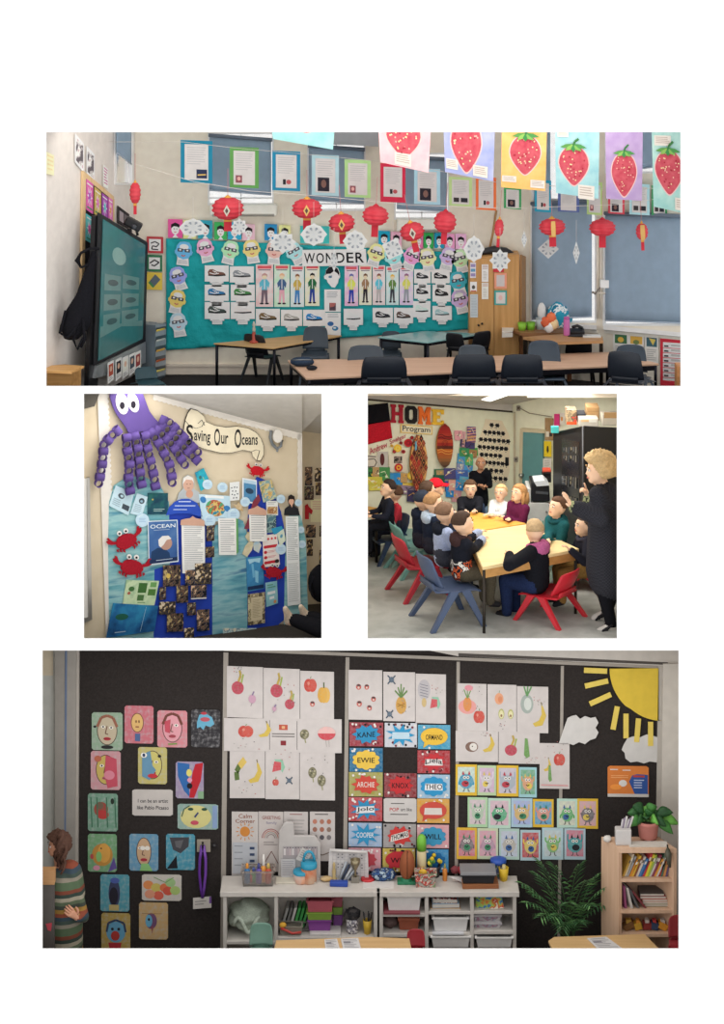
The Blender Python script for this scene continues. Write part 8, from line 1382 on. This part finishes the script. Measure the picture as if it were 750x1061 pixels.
# woven weather board behind the tubs
rt = thing('display_stand', 'white plastic wall pocket stand of folded sheets behind the blue-lidded jars', 'stand', stand(305, 908, zt4)); pl = FRONT(1.64)
m = MB(); pix_poly(pl, [(289, 862), (295, 852), (304, 852), (305, 866), (326, 866), (332, 874), (332, 912), (288, 912)], 0, .04, m, 'plastic:#aaa6a4'); m.build('back_board', rt, .01); m = MB(); d = [('r', '#8f8a8c', 0, 0, 1, 1)]
for i in range(12): d.append(('r', ('#b9b4b4', '#9a9094', '#a89a9c')[i % 3], .02+.08*i, .04+.01*(i % 3), .085+.08*i, .7)); d.append(('r', '#6a666a', .03+.08*i, .06, .075+.08*i, .16))
draw(m, bil(pl, Q(293, 877, 329, 890)), d, .004); m.build('pocket_row', rt); m = MB(); flat(m, pl, Q(291, 890, 306, 910), .03, '#a5a4a6', [('n', '#84848a', .1, .1, .9, .9, 8)]); m.build('front_sheet', rt); m = MB(); flat(m, pl, Q(309, 880, 321, 894, 0, 28), .02, '#b5b0ac', [('n', '#8f8a88', .15, .15, .85, .8, 4)]); m.build('tilted_card', rt)
for i, (px, py, w_, h_, lb) in enumerate(((312, 912, .085, .13, 'clear jar with a blue lid, front one of the pair'), (320, 911, .085, .22, 'taller jar with a blue handled lid and orange contents'))):
    c0 = stand(px, py, zt4); r_ = thing('lidded_jar', lb, 'jar', c0, None); m = MB(); m.lathe([(w_*.9, 0), (w_, .01), (w_, h_*.72), (w_*.9, h_*.78)], c0, 'wc:#b5aca8:#c48a6a:9' if i == 0 else 'wc:#b05a34:#b9a08a:7', 18); m.build('jar_body', r_); m = MB(); m.lathe([(w_*1.06, h_*.74), (w_*1.08, h_*.78), (w_*1.05, h_*.98), (w_*.8, h_*1.02)], c0, 'plastic:#2a86a4', 18); m.build('lid', r_)
    if i: m = MB(); m.tube([c0+V((.06*math.cos(t), 0, h_+.015+.1*math.sin(t))) for t in (PI*k/12 for k in range(13))], .015, 'plastic:#2a86a4', 8); m.build('handle', r_)
m = MB(); p = stand(306, 916.5, zt4); m.box(p+V((0, .08, .012)), (.44, .14, .02), '#b8b2a4'); tag(m.build('paper_pile', bevel=.003), 'cream paper tray in front of the jars', 'papers')
m = MB(); p = stand(338, 914, zt4); m.ell(p+V((0, .03, .025)), (.07, .05, .025), 'wc:#b8a888:#a8854f:9', 14, 8); tag(m.build('cream_cloth'), 'small cream cloth between paper tray and blue case', 'cloth')
rt = thing('chart_easel', 'white table easel chart covered in a number grid', 'easel', stand(365, 910, zt4)); pl = FRONT(1.62); m = MB(); flat(m, pl, [(341, 880), (381, 882), (382, 912), (340, 911)], 0, '#b9b6b6', [('l', '#8f8f92', [(.1, .1+.11*i), (.95, .1+.11*i)], .006) for i in range(8)]+[('l', '#8f8f92', [(.1+.1*i, .1), (.1+.1*i, .9)], .006) for i in range(9)]+[('r', '#6a6a70', .12+.1*i, .13+.11*j, .16+.1*i, .17+.11*j) for i in range(8) for j in range(6) if (i*j+i) % 3], th=.02); m.build('chart', rt); m = MB(); m.tube([pl.at(342, 881, .02), pl.at(380, 883, .02)], .014, 'plastic:#c2bfbd', 8); m.build('top_roll', rt)
m = MB(); p = stand(351, 920, zt4); m.box(p+V((0, .05, .028)), (.2, .07, .055), 'plastic:#22408f', Matrix.Rotation(-.06, 3, 'Z')); tag(m.build('blue_case', bevel=.012), 'royal blue case lying in front of the number chart', 'case')
rt = thing('trophy', 'small dull gold trophy with a dark plate before the number chart', 'trophy', stand(369, 916, zt4)); c = stand(368, 916, zt4)+V((0, .05, 0)); m = MB(); m.box(c+V((0, 0, .03)), (.09, .07, .06), 'plain:#77726a'); m.build('base', rt, .005); m = MB(); m.lathe([(.02, .06), (.012, .1), (.014, .13), (.05, .2), (.055, .25), (.045, .25), (.02, .16)], c, 'metal:#8a8068', 14); m.build('cup', rt)
m = MB(); p = stand(357, 915, zt4)
for i in range(5): m.tube([p+V((-.06+.03*i, .06, .01)), p+V((.02+.03*i, .08, .2-.03*i))], .014, ('plain:#9aa0a8', 'plain:#3a4254', 'plain:#b5b8bd')[i % 3], 6)
tag(m.build('cutlery_bundle'), 'bundle of grey and navy sticks leaning against the chart', 'sticks')
rt = thing('figurine', 'small pale gold figurine beside the blue case', 'figurine', stand(346, 913, zt4)); c = stand(346, 913, zt4)+V((0, .04, 0)); m = MB(); m.lathe([(.03, 0), (.03, .02), (.016, .04), (.022, .1), (.012, .14), (.018, .17), (.004, .2)], c, 'plain:#a89468', 12); m.build('statue', rt)
m = MB(); p = stand(381, 914, zt4); m.lathe([(.075, 0), (.08, .015), (.07, .03), (.05, .03), (.045, .015)], p+V((0, .05, 0)), 'plastic:#a8262c', 20); tag(m.build('red_tape'), 'flat red ring on the shelf end by the chart', 'tape')
m = MB(); p = stand(397, 914, zt4)
m.ell(p+V((0, .08, .05)), (.14, .1, .06), 'photo:18:#25345a:#3a5a8a:#1f2a44:#8fa0ae', 22, 12, None, lambda d: 1+.25*mnoise.noise(d*3.5)); tag(m.build('beaded_cloth'), 'dark blue patterned cloth heap behind the football', 'cloth')
m = MB(); p = stand(392, 920, zt4); m.box(p+V((0, .07, .004)), (.34, .16, .008), '#bdb9b6'); tag(m.build('white_sheet'), 'white sheets lying flat across the shelf joint', 'papers')
rt = thing('football', 'brown leather oval football on a green stand', 'ball', stand(421, 919, zt4)); c = stand(421, 917, zt4)+V((0, .06, .03))
m = MB(); m.ell(c+V((.01, 0, .165)), (.085, .085, .165), 'wc:#8a5034:#7a4228:5', 24, 18, Matrix.Rotation(.05, 3, 'Y')); m.build('ball', rt); m = MB()
for x in (0, .05): m.tube([c+V((.01+(.086 if x == 0 else .06)*math.sin(t)*(.0+x*6), -.088*math.sin(t)*(1-x*3), .165-.165*math.cos(t))) for t in (PI*k/14 for k in range(1, 14))], .004, 'plain:#3f2418', 5)
m.build('seam', rt); m = MB(); m.box(c+V((0, 0, -.012)), (.2, .13, .035), 'plastic:#1f6a4a'); m.lathe([(.07, 0), (.055, .03)], c, 'plastic:#1f6a4a', 16); m.build('stand', rt, .008)
rt = thing('foam_tube', 'tall cream tube with a rounded green cap standing behind the football', 'tube', stand(438, 908, zt4)); c = stand(437, 906, zt4)+V((0, .1, 0)); k = S*(D+1.5)/D; m = MB(); m.lathe([(4.8*k, 0), (4.8*k, 27*k)], c+V((0, 0, .02)), 'wc:#b3a680:#bdb08c:3', 20); m.build('tube_wall', rt); m = MB(); m.lathe([(4.9*k, 27*k), (4.9*k, 37*k), (4*k, 41*k), (2*k, 43*k), (.002, 43.5*k)], c+V((0, 0, .02)), 'plastic:#6aa83a', 20); m.build('green_cap', rt)
m = MB(); m.ell(stand(438, 905, zt4)+V((0, .02, .1)), (.055, .05, .05), 'plastic:#c9a02f', 16, 12); tag(m.build('yellow_ball'), 'yellow ball in front of the cream tube foot', 'ball')
wirebox(430, 452, zt4, .15, 1.2, .16, '', 'clear box of mixed beads and toys beside the football', 'clear_tub', 'tub', 'photo:17:#8f8a82:#5a5a50:#a83f3a:#b5aea2:#6a7a5a')
c = stand(461, 914, zt4)+V((0, .04, 0)); rt = thing('glue_bottle', 'orange glue bottle standing by the clear bead box', 'bottle', c); m = MB(); m.lathe([(.024, 0), (.026, .01), (.026, .12), (.01, .14)], c, 'plastic:#b8722f', 12); m.build('bottle_body', rt); m = MB(); m.lathe([(.01, .135), (.012, .15), (.004, .19)], c, 'plastic:#8f8a3a', 10); m.build('nozzle', rt)
rt = thing('flower_pot', 'small dark pot of yellow flowers behind the glue bottle', 'plant', stand(451, 906, zt4)); c = stand(450, 905, zt4)+V((0, .14, 0)); m = MB(); m.lathe([(.06, 0), (.075, .12), (.065, .12), (.05, .01)], c, 'plastic:#26242a', 14); m.build('pot', rt); m = MB(); rd = random.Random(2)
for i in range(9): m.ell(c+V((rd.uniform(-.08, .08), rd.uniform(-.06, .04), .17+rd.uniform(-.03, .06))), .024, 'plain:'+rd.choice(('#c9b83a', '#c2a52f', '#4f7a3a')), 8, 6)
m.build('flowers', rt)
wirebox(478, 513, zt4+.05, .1, 1.18, .24, '#201f22', 'black lidded container on a brown box at the shelf top', 'black_container', 'container', lid='plastic:#77777a'); m = MB(); m.box(on(497, zt4+.025, 1.3), (.4, .26, .048), 'wood:#8a5a3a:#7a4c30', Matrix.Rotation(.03, 3, 'Z')); tag(m.build('brown_box', bevel=.005), 'flat brown box under the black container', 'box')
m = MB(); p = stand(480, 913, zt4); m.prism([stand(465, 906, zt4+.06), stand(498, 901, zt4+.06), stand(500, 907, zt4+.045), stand(480, 914, zt4+.03)], V((0, 0, -.006)), '#b8b5b4'); tag(m.build('white_sheet'), 'white sheets sliding off behind the black container', 'papers')
rt = thing('yellow_cup', 'yellow cup at the shelf end with pale pens', 'cup', stand(522, 915, zt4)); c = stand(522, 914, zt4)+V((0, .05, 0)); m = MB(); m.lathe([(.042, 0), (.056, .14), (.05, .14), (.036, .01)], c, 'plastic:#c6a52c', 18); m.build('cup_wall', rt); m = MB(); m.tube([c+V((0, 0, .05)), c+V((.005, 0, .17))], .02, 'plain:#b9ab7a', 8); m.build('pens', rt)
rt = thing('blue_jar', 'round blue-lidded jar of small toys behind the yellow cup', 'jar', stand(517, 906, zt4)); c = stand(517, 904, zt4)+V((0, .14, 0)); m = MB(); m.lathe([(.07, 0), (.075, .02), (.075, .13), (.06, .15)], c, 'photo:15:#7a2f34:#3a4a6a:#8a8690:#4a6a54', 16); m.build('jar_body', rt); m = MB(); m.lathe([(.07, .15), (.09, .155), (.09, .19), (.05, .205)], c, 'plastic:#274a9a', 18); m.build('lid', rt)
for px, c_, r_, lb in ((482, '#a83038', .075, 'red toy behind the black container'), (498, '#c9903a', .055, 'orange ball toy behind the black container'), (507, '#2f6a44', .05, 'green toy beside the blue-lidded jar'), (472, '#7a3a40', .05, 'maroon toy near the glue bottle'), (491, '#8a5a3a', .04, 'brown toy between red and orange toys')):
    m = MB(); m.ell(stand(px, 903, zt4)+V((0, .16, .06)), (r_, r_*.8, r_*.8), 'plain:'+c_, 16, 12, None, lambda d: 1+.15*mnoise.noise(d*2.5+V((px, 0, 0)))); tag(m.build('toy'), lb, 'toy', 'small toys along the shelf back')
# --- palm ---
rt = thing('palm_plant', 'dark green feathery palm standing between shelf and bookcase', 'plant', on(588, z4, 1.3)); c = on(589, z4, 1.3); rd = random.Random(4)
m = MB(); m.lathe([(.12, 0), (.17, .3), (.15, .3), (.11, .02)], c, 'plastic:#2a2626', 18); m.build('pot', rt)
tips = [(541, 915, -.1), (545, 935, -.2), (556, 905, 0), (560, 893, .1), (575, 897, .1), (600, 896, .1), (620, 905, 0), (626, 920, -.1), (612, 938, -.2), (575, 950, -.25), (600, 955, -.2), (560, 950, -.2), (630, 935, 0), (590, 935, -.3), (552, 925, -.1), (608, 912, -.2), (583, 962, -.2)]
for tx, ty, dy in tips:
    m = MB(); b = c+V((rd.uniform(-.05, .05), rd.uniform(-.04, .04), .3)); t = P(tx, ty, 1.25+dy); mid_ = (b+t)/2+V((0, 0, .26+.1*rd.random())); pts = [b*(1-u)**2+mid_*2*u*(1-u)+t*u*u for u in (i/14 for i in range(15))]
    m.tube(pts, [.009*(1-.7*i/14) for i in range(15)], 'leaf:#3f5a3a', 5)
    for i in range(4, 15):
        d = (pts[i]-pts[i-1]).normalized(); sd = d.cross(V((0, 0, 1))).normalized(); up = sd.cross(d)
        for s2 in (-1, 1):
            L = .21*(1-abs(i-9)/11)*rd.uniform(.8, 1.15); e = pts[i]+(sd*s2*.75+d*.6-V((0, 0, .35))).normalized()*L; w_ = up*0+d*.013; mid2 = (pts[i]+e)/2+V((0, 0, .012))
            m.add([pts[i]-w_*.5, mid2-w_, e, mid2+w_, mid2+up*.006], [(0, 1, 4), (1, 2, 4), (2, 3, 4), (3, 0, 4), (0, 3, 2, 1)], rd.choice(('leaf:#4a7048', 'leaf:#5f8a54', 'leaf:#38603c')))
    m.build('frond', rt)
# --- bookcase ---
BC = 'wood:#c2a48c:#b8987f:z'; Y0, Y1 = .95, 1.25; kf = S*(D+Y0)/D
bx0, bx1 = (641-375)*kf, (701-375)*kf; zb = P(660, 879.5, Y0).z
rt = thing('bookcase', 'narrow pale wood bookcase carrying the potted plant', 'bookcase', V(((bx0+bx1)/2, Y0, z4)))
def bxx(a, b, nm): a, b = V(a), V(b); m = MB(); m.box((a+b)/2, b-a, BC); m.build(nm, rt, .004)
def skew(pts, nm, dv): m = MB(); m.prism(pts, dv, BC); m.build(nm, rt)
xl = P(623, 900, Y1).x; SW = bx0-xl     # the case stands turned: its side panel recedes to the left
skew([V((bx0, Y0, z4)), V((xl, Y1, z4)), V((xl, Y1, zb-.046)), V((bx0, Y0, zb-.046))], 'side_panel', V((.035, .02, 0)))
skew([V((bx1, Y0, z4)), V((bx1-SW, Y1, z4)), V((bx1-SW, Y1, zb-.046)), V((bx1, Y0, zb-.046))], 'side_panel', V((-.035, -.01, 0)))
skew([V((bx0, Y0, zb)), V((bx1, Y0, zb)), V((bx1-SW, Y1, zb)), V((xl, Y1, zb))], 'top', V((0, 0, -.045)))
skew([V((bx0-SW, Y1, z4)), V((bx1-SW, Y1, z4)), V((bx1-SW, Y1, zb-.046)), V((bx0-SW, Y1, zb-.046))], 'back_panel', V((0, .015, 0)))
shz = []
for py in (911, 943.5, 968): zz = P(660, py, Y0).z; shz.append(zz); skew([V((bx0+.02, Y0+.01, zz)), V((bx1-.02, Y0+.01, zz)), V((bx1-SW, Y1, zz)), V((bx0-SW+.03, Y1, zz))], 'shelf', V((0, 0, -.035)))
rd = random.Random(9)
bc = ['#a8843a', '#b0a48f', '#8a8a8c', '#b87a2f', '#c29a3a', '#7a4a30', '#b5aca4', '#3f6a9a', '#2f4f7a', '#a83a3a', '#c2b23a', '#8aa03f', '#b8b2ac', '#7a3a4a', '#c28a3a', '#b9b4b0', '#8a2f34', '#4a6a5a', '#b07a4a', '#5a4a6a']
nm_ = ['ochre', 'cream', 'grey', 'orange', 'golden', 'brown', 'pale', 'mid blue', 'navy', 'red', 'yellow', 'lime', 'white', 'plum', 'amber', 'off-white', 'dark red', 'sage', 'tan', 'violet']
x = bx0+.045
for i, c in enumerate(bc):
    w_ = rd.uniform(.018, .026); h_ = rd.uniform(.18, .25); ln = .09 if i < 17 else .05; p = V((x, Y0+.06, shz[0]+.002)); m = MB()
    m.prism([p, p+V((w_, 0, 0)), p+V((w_+ln, .0, h_)), p+V((ln, .0, h_))], V((-.06, .2, 0)), c); q = p+V((.0, -.001, 0)); m.poly([q+V((ln*.7+.003, 0, h_*.7)), q+V((ln*.7+w_-.003, 0, h_*.7)), q+V((ln*.85+w_-.003, 0, h_*.85)), q+V((ln*.85+.003, 0, h_*.85))], '#c9c2b8' if i % 2 else '#4a4440')
    tag(m.build('book'), '%s slim book leaning on the top shelf, %s' % (nm_[i], 'between the %s and %s ones' % (nm_[i-1], nm_[i+1]) if 0 < i < 19 else 'at the row end'), 'book', 'slim books leaning on the top bookcase shelf'); x += .0245
for i, (dx, c, ln, lb) in enumerate(((.05, '#7a3f5f', .02, 'purple book upright at the side of the second shelf'), (.085, '#a8a4a0', .05, 'grey book leaning second on the second shelf'), (.115, '#4a4a4c', .09, 'charcoal book leaning third on the second shelf'), (.145, '#6a3034', .14, 'maroon book leaning furthest on the second shelf'))):
    p = V((bx0+dx, Y0+.05, shz[1]+.002)); m = MB(); w_ = .026; h_ = .24-.02*i; m.prism([p+V((ln, 0, 0)), p+V((ln+w_, 0, 0)), p+V((w_, 0, h_)), p+V((0, 0, h_))], V((-.06, .2, 0)), c); tag(m.build('book'), lb, 'book', 'leaning books on the second bookcase shelf')
z = shz[1]+.002
for w_, h_, c, dx, lb in ((.26, .028, '#6a7a54', .42, 'green book lowest of the flat pile'), (.3, .025, '#b5a89a', .42, 'pale book second in the flat pile'), (.27, .03, '#b0685a', .40, 'salmon book third in the flat pile'), (.28, .03, '#7a3034', .38, 'dark red book fourth in the flat pile'), (.26, .028, '#55504e', .37, 'grey book topmost of the flat pile')):
    m = MB(); m.box(V((bx0+dx, Y0+.19, z+h_/2)), (w_, .2, h_), c); m.box(V((bx0+dx+.003, Y0+.187, z+h_/2)), (w_*.98, .2, h_*.6), '#b5aea6'); tag(m.build('book'), lb, 'book', 'flat pile of books on the second bookcase shelf'); z += h_
for i, (dx, c, w_, lb) in enumerate(((.12, '#6a4a2a', .12, 'brown toy truck low on the third shelf'), (.22, '#b08a2f', .08, 'yellow block on the third shelf'), (.32, '#7a2f2a', .09, 'dark red block on the third shelf'), (.40, '#33405a', .08, 'navy block on the third shelf'), (.49, '#c2862f', .1, 'orange book lying at the end of the third shelf'))):
    m = MB(); p = V((bx0+dx, Y0+.12, shz[2]+.045)); m.box(p, (w_, .1, .07), 'plain:'+c, Matrix.Rotation(.25*(i-2), 3, 'Y')); m.box(p+V((0, 0, .045)), (w_*.5, .07, .04), 'plain:'+bc[i*3]); tag(m.build('toy_block', bevel=.006), lb, 'toy', 'toys on the third bookcase shelf')
# on the bookcase
rt = thing('pencil_pot', 'white square pot of papers and pencils on the bookcase', 'pot', stand(646, 876, zb)); c = stand(646, 876, zb)+V((.0, .05, 0)); m = MB(); m.box(c+V((0, 0, .085)), (.17, .12, .17), 'plastic:#b4b1b0'); m.build('pot_wall', rt, .012); m = MB()
for i in range(6): m.tube([c+V((-.03+.015*i, 0, .1)), c+V((.0+.022*i, .01, .26+.015*(i % 3)))], .012, ('plain:#a8a4a8', 'plain:#7a7080', 'plain:#bab7b6')[i % 3], 6)
m.build('papers', rt)
m = MB(); m.ell(stand(629.5, 873, zb)+V((0, .03, .03)), (.045, .04, .035), '#bdbab6', 14, 10, None, lambda d: 1+.2*mnoise.noise(d*2)); tag(m.build('white_shell'), 'small white shell on the bookcase corner', 'shell')
m = MB(); p = stand(672, 877.5, zb); m.box(p+V((0, .05, .008)), (.42, .12, .015), '#b9b5ae'); tag(m.build('paper_pile'), 'flat papers on the bookcase edge under the pot', 'papers')
rt = thing('potted_plant', 'glossy green plant in a pink pot on the bookcase', 'plant', stand(673, 875, zb)); c = stand(673, 874, zb)+V((0, .12, .015)); k = S*(D+1.1)/D
m = MB(); m.lathe([(.09, 0), (.1, .01), (.115, .15), (.122, .155), (.122, .19), (.108, .19), (.1, .16)], c, 'wc:#a86a62:#b0746c:6', 20); m.build('pot', rt); m = MB(); m.lathe([(.1, .165), (.02, .172)], c, 'plain:#3a2c24', 16); m.build('soil', rt)
lf = [(650, 838, .1, .05), (656, 830, .16, 0), (667, 832, .16, .05), (678, 830, .17, 0), (686, 842, .15, .02), (697, 838, .17, -.03), (703, 850, .15, 0), (697, 860, .12, -.06), (660, 850, .12, -.1), (670, 845, .15, -.1), (682, 850, .14, -.1), (652, 852, .09, -.05), (675, 838, .13, -.05), (690, 852, .13, -.08), (664, 842, .13, .03)]
for i, (px, py, L, dy) in enumerate(lf):
    b = c+V((rd.uniform(-.03, .03), 0, .17)); t = P(px, py, c.y+dy); d = (t-b); sd = d.cross(V((0, -1, .4))).normalized(); m = MB(); n = 9; st = b+d*.35; m.tube([b, b+d*.2+V((0, 0, .01)), st], .006, 'leaf:#4f7a3f', 5)
    m.sheet(lambda u, v: st+(t-st)*u+sd*((v-.5)*.11*math.sin(PI*min(1, u*.98+.02))**.8)+V((0, -.02*math.sin(PI*v), .03*math.sin(PI*u)-.04*u*u)), 8, 4, .003, ('leaf:#2f5a30', 'leaf:#3f7438', 'leaf:#5f9a44', 'leaf:#264a2a')[(i*3) % 4]); m.build('leaf_stem', rt)
m = MB(); pts = [stand(690, 880, zb)+V((.02, -.06, .01)), stand(692, 890, zb)+V((.03, -.1, -.03))]; p = P(692, 882, .9); m.tube([p+V((0, .05, .05)), p+V((.0, 0, -.03)), p+V((.02, -.01, -.17))], [.01, .04, .012], 'leaf:#4a4a3f', 6); m.build('trailing_stem', rt)
# --- yellow tables in the foreground, chair backs ---
TB4 = 'wood:#b8986c:#ae8e62'; fl_keep = fl1; fl1 = lambda p: z4
zf4 = P(600, 973, .75).z
table([(568, 974.5), (574, 970.5), (668, 967.5), (684, 984), (650, 1000), (580, 1000)], zf4, 'classroom_table', 'light wood table in front of the bookcase with printed sheets', TB4, th=.03, legs=(0, 2), apron=.03)
table([(286, 974), (384, 970.5), (424, 972), (430, 1000), (280, 1000)], P(350, 972, .7).z, 'classroom_table', 'light wood table in front of the long shelf unit', TB4, th=.03, legs=(0, 2), apron=.03)
fl1 = fl_keep
za, zb2 = P(350, 972, .7).z, zf4
for q, z, lb in (([(336, 973.5), (349, 972.5), (354, 990), (338, 990)], za, 'first printed sheet on the table before the shelf unit'), ([(353, 972.5), (371, 971.8), (376, 990), (357, 990)], za, 'second printed sheet on the table before the shelf unit'), ([(608, 972), (628, 970.5), (655, 990), (626, 990)], zb2, 'printed sheets on the table before the bookcase')):
    m = MB(); w = [onz(x, y, z+.006) for x, y in q]; m.prism(w, V((0, 0, -.005)), '#b4b2b2'); mp = lambda u, v, o=0, w=w: (w[0]*(1-u)+w[1]*u)*(1-v)+(w[3]*(1-u)+w[2]*u)*v+V((0, 0, o)); draw(m, mp, [('n', '#8a888a', .1, .06, .9, .9, 9), ('r', '#77757a', .1, .2, .5, .3)], .001); tag(m.build('printed_sheet'), lb, 'papers')
def cback(px, py, w_, Y, col, lb):
    k = S*(D+Y)/D; s = w_*k/.4; t = P(px, py, Y); return chair(V((t.x, Y, z4)), 0, s, col, lb, group=None, ztop=t.z)
cback(270, 964, 24, .7, '#5f7f72', 'sage green chair back before the rolled blanket'); cback(431, 969, 19, .75, '#8a242c', 'dark red chair back between the tables and cubbies'); cback(706, 956, 24, .5, '#7a2026', 'red chair back at the edge beside the bookcase')
# --- partition ledge with person at the left ---
rt = thing('counter_ledge', 'wooden counter ledge with dark front beside the standing person', 'counter', P(50, 990, .3)); pl = FRONT(.3); m = MB(); m.prism([pl.at(40, 902), pl.at(56.5, 902), pl.at(56.5, 917), pl.at(40, 917)], V((0, .1, 0)), 'wood:#a88058:#96704a'); m.build('ledge', rt, .006); m = MB(); m.prism([pl.at(40, 917, -.02), pl.at(56, 917, -.02), pl.at(56, 1000, -.02), pl.at(40, 1000, -.02)], V((0, .06, 0)), 'plain:#4f4b48'); draw(m, bil(pl, Q(44, 955, 55, 966)), [('p', '#a83f4a', [(.3, .2), (.9, .1), (.8, .9), (.5, .8)])], -.015); m.build('front_panel', rt)
PY = .62
def E(px, py, d=0): return P(px, py, PY+d)
JUM = 'stripe:2.1:#4a5a44:#4a5a44:#7a7468:#3a4640:#33404a:#7a4030:#8a6a34:#3a3f38:#4f5a46:#8a8474:#2f3a34:#6a3a2c'
def ribs(B, J): B.cap(E(66, 915), E(66, 1010), .2, .21, JUM); B.cap(E(72, 905), E(74, 925), .14, .15, JUM)
J = dict(pelvis=E(64, 1015), spine=E(64, 975), chest=E(64, 930), neck=E(61, 893), shl=E(74, 905, -.08), shr=E(56, 905, .1), ell=E(87, 950, -.06), elr=E(52, 945, .1), wrl=E(80, 951, -.22), wrr=E(50, 975, .0), hil=E(68, 1020), hir=E(62, 1020), knl=E(68, 1050), knr=E(62, 1050), anl=E(68, 1075), anr=E(62, 1075), tol=E(72, 1076, -.1), tor=E(66, 1076, -.1), head=E(59.5, 876))
def curls(rt, J, h, H, fw):
    m = MB(); rd = random.Random(3)
    for i in range(16):
        b = E(56+rd.uniform(0, 8), 868+rd.uniform(-8, 6), rd.uniform(-.1, .05)); L = rd.uniform(26, 44); pts = []
        for k in range(9): t = k/8; pts.append(b+V((.035*math.sin(t*9+i)+.05*t, -.05*t+.03*math.cos(t*9+i), -L*.0104*t)))
        m.tube(pts, [.028*(1-.6*k/8) for k in range(9)], 'hair:#4a3228', 6)
    m.build('curls', rt)
person('person with long curly brown hair and striped jumper at the door edge', V((E(64, 1075).x, PY, z4)), yawto(-.9, -.5), 1.7, JUM, 'cloth:#2a2a30', joints=J, hair='#4a3228', style='curly', hd=.13, skin='#b08068', look=(-10, 0, 0), body=ribs, parts=(curls,), hands={'l': dict(d=E(64, 938, -.32)-E(80, 951, -.22), n=V((.2, -1, .3)), curl=.35, sz=.12, side=-1)}, voxel=.017)
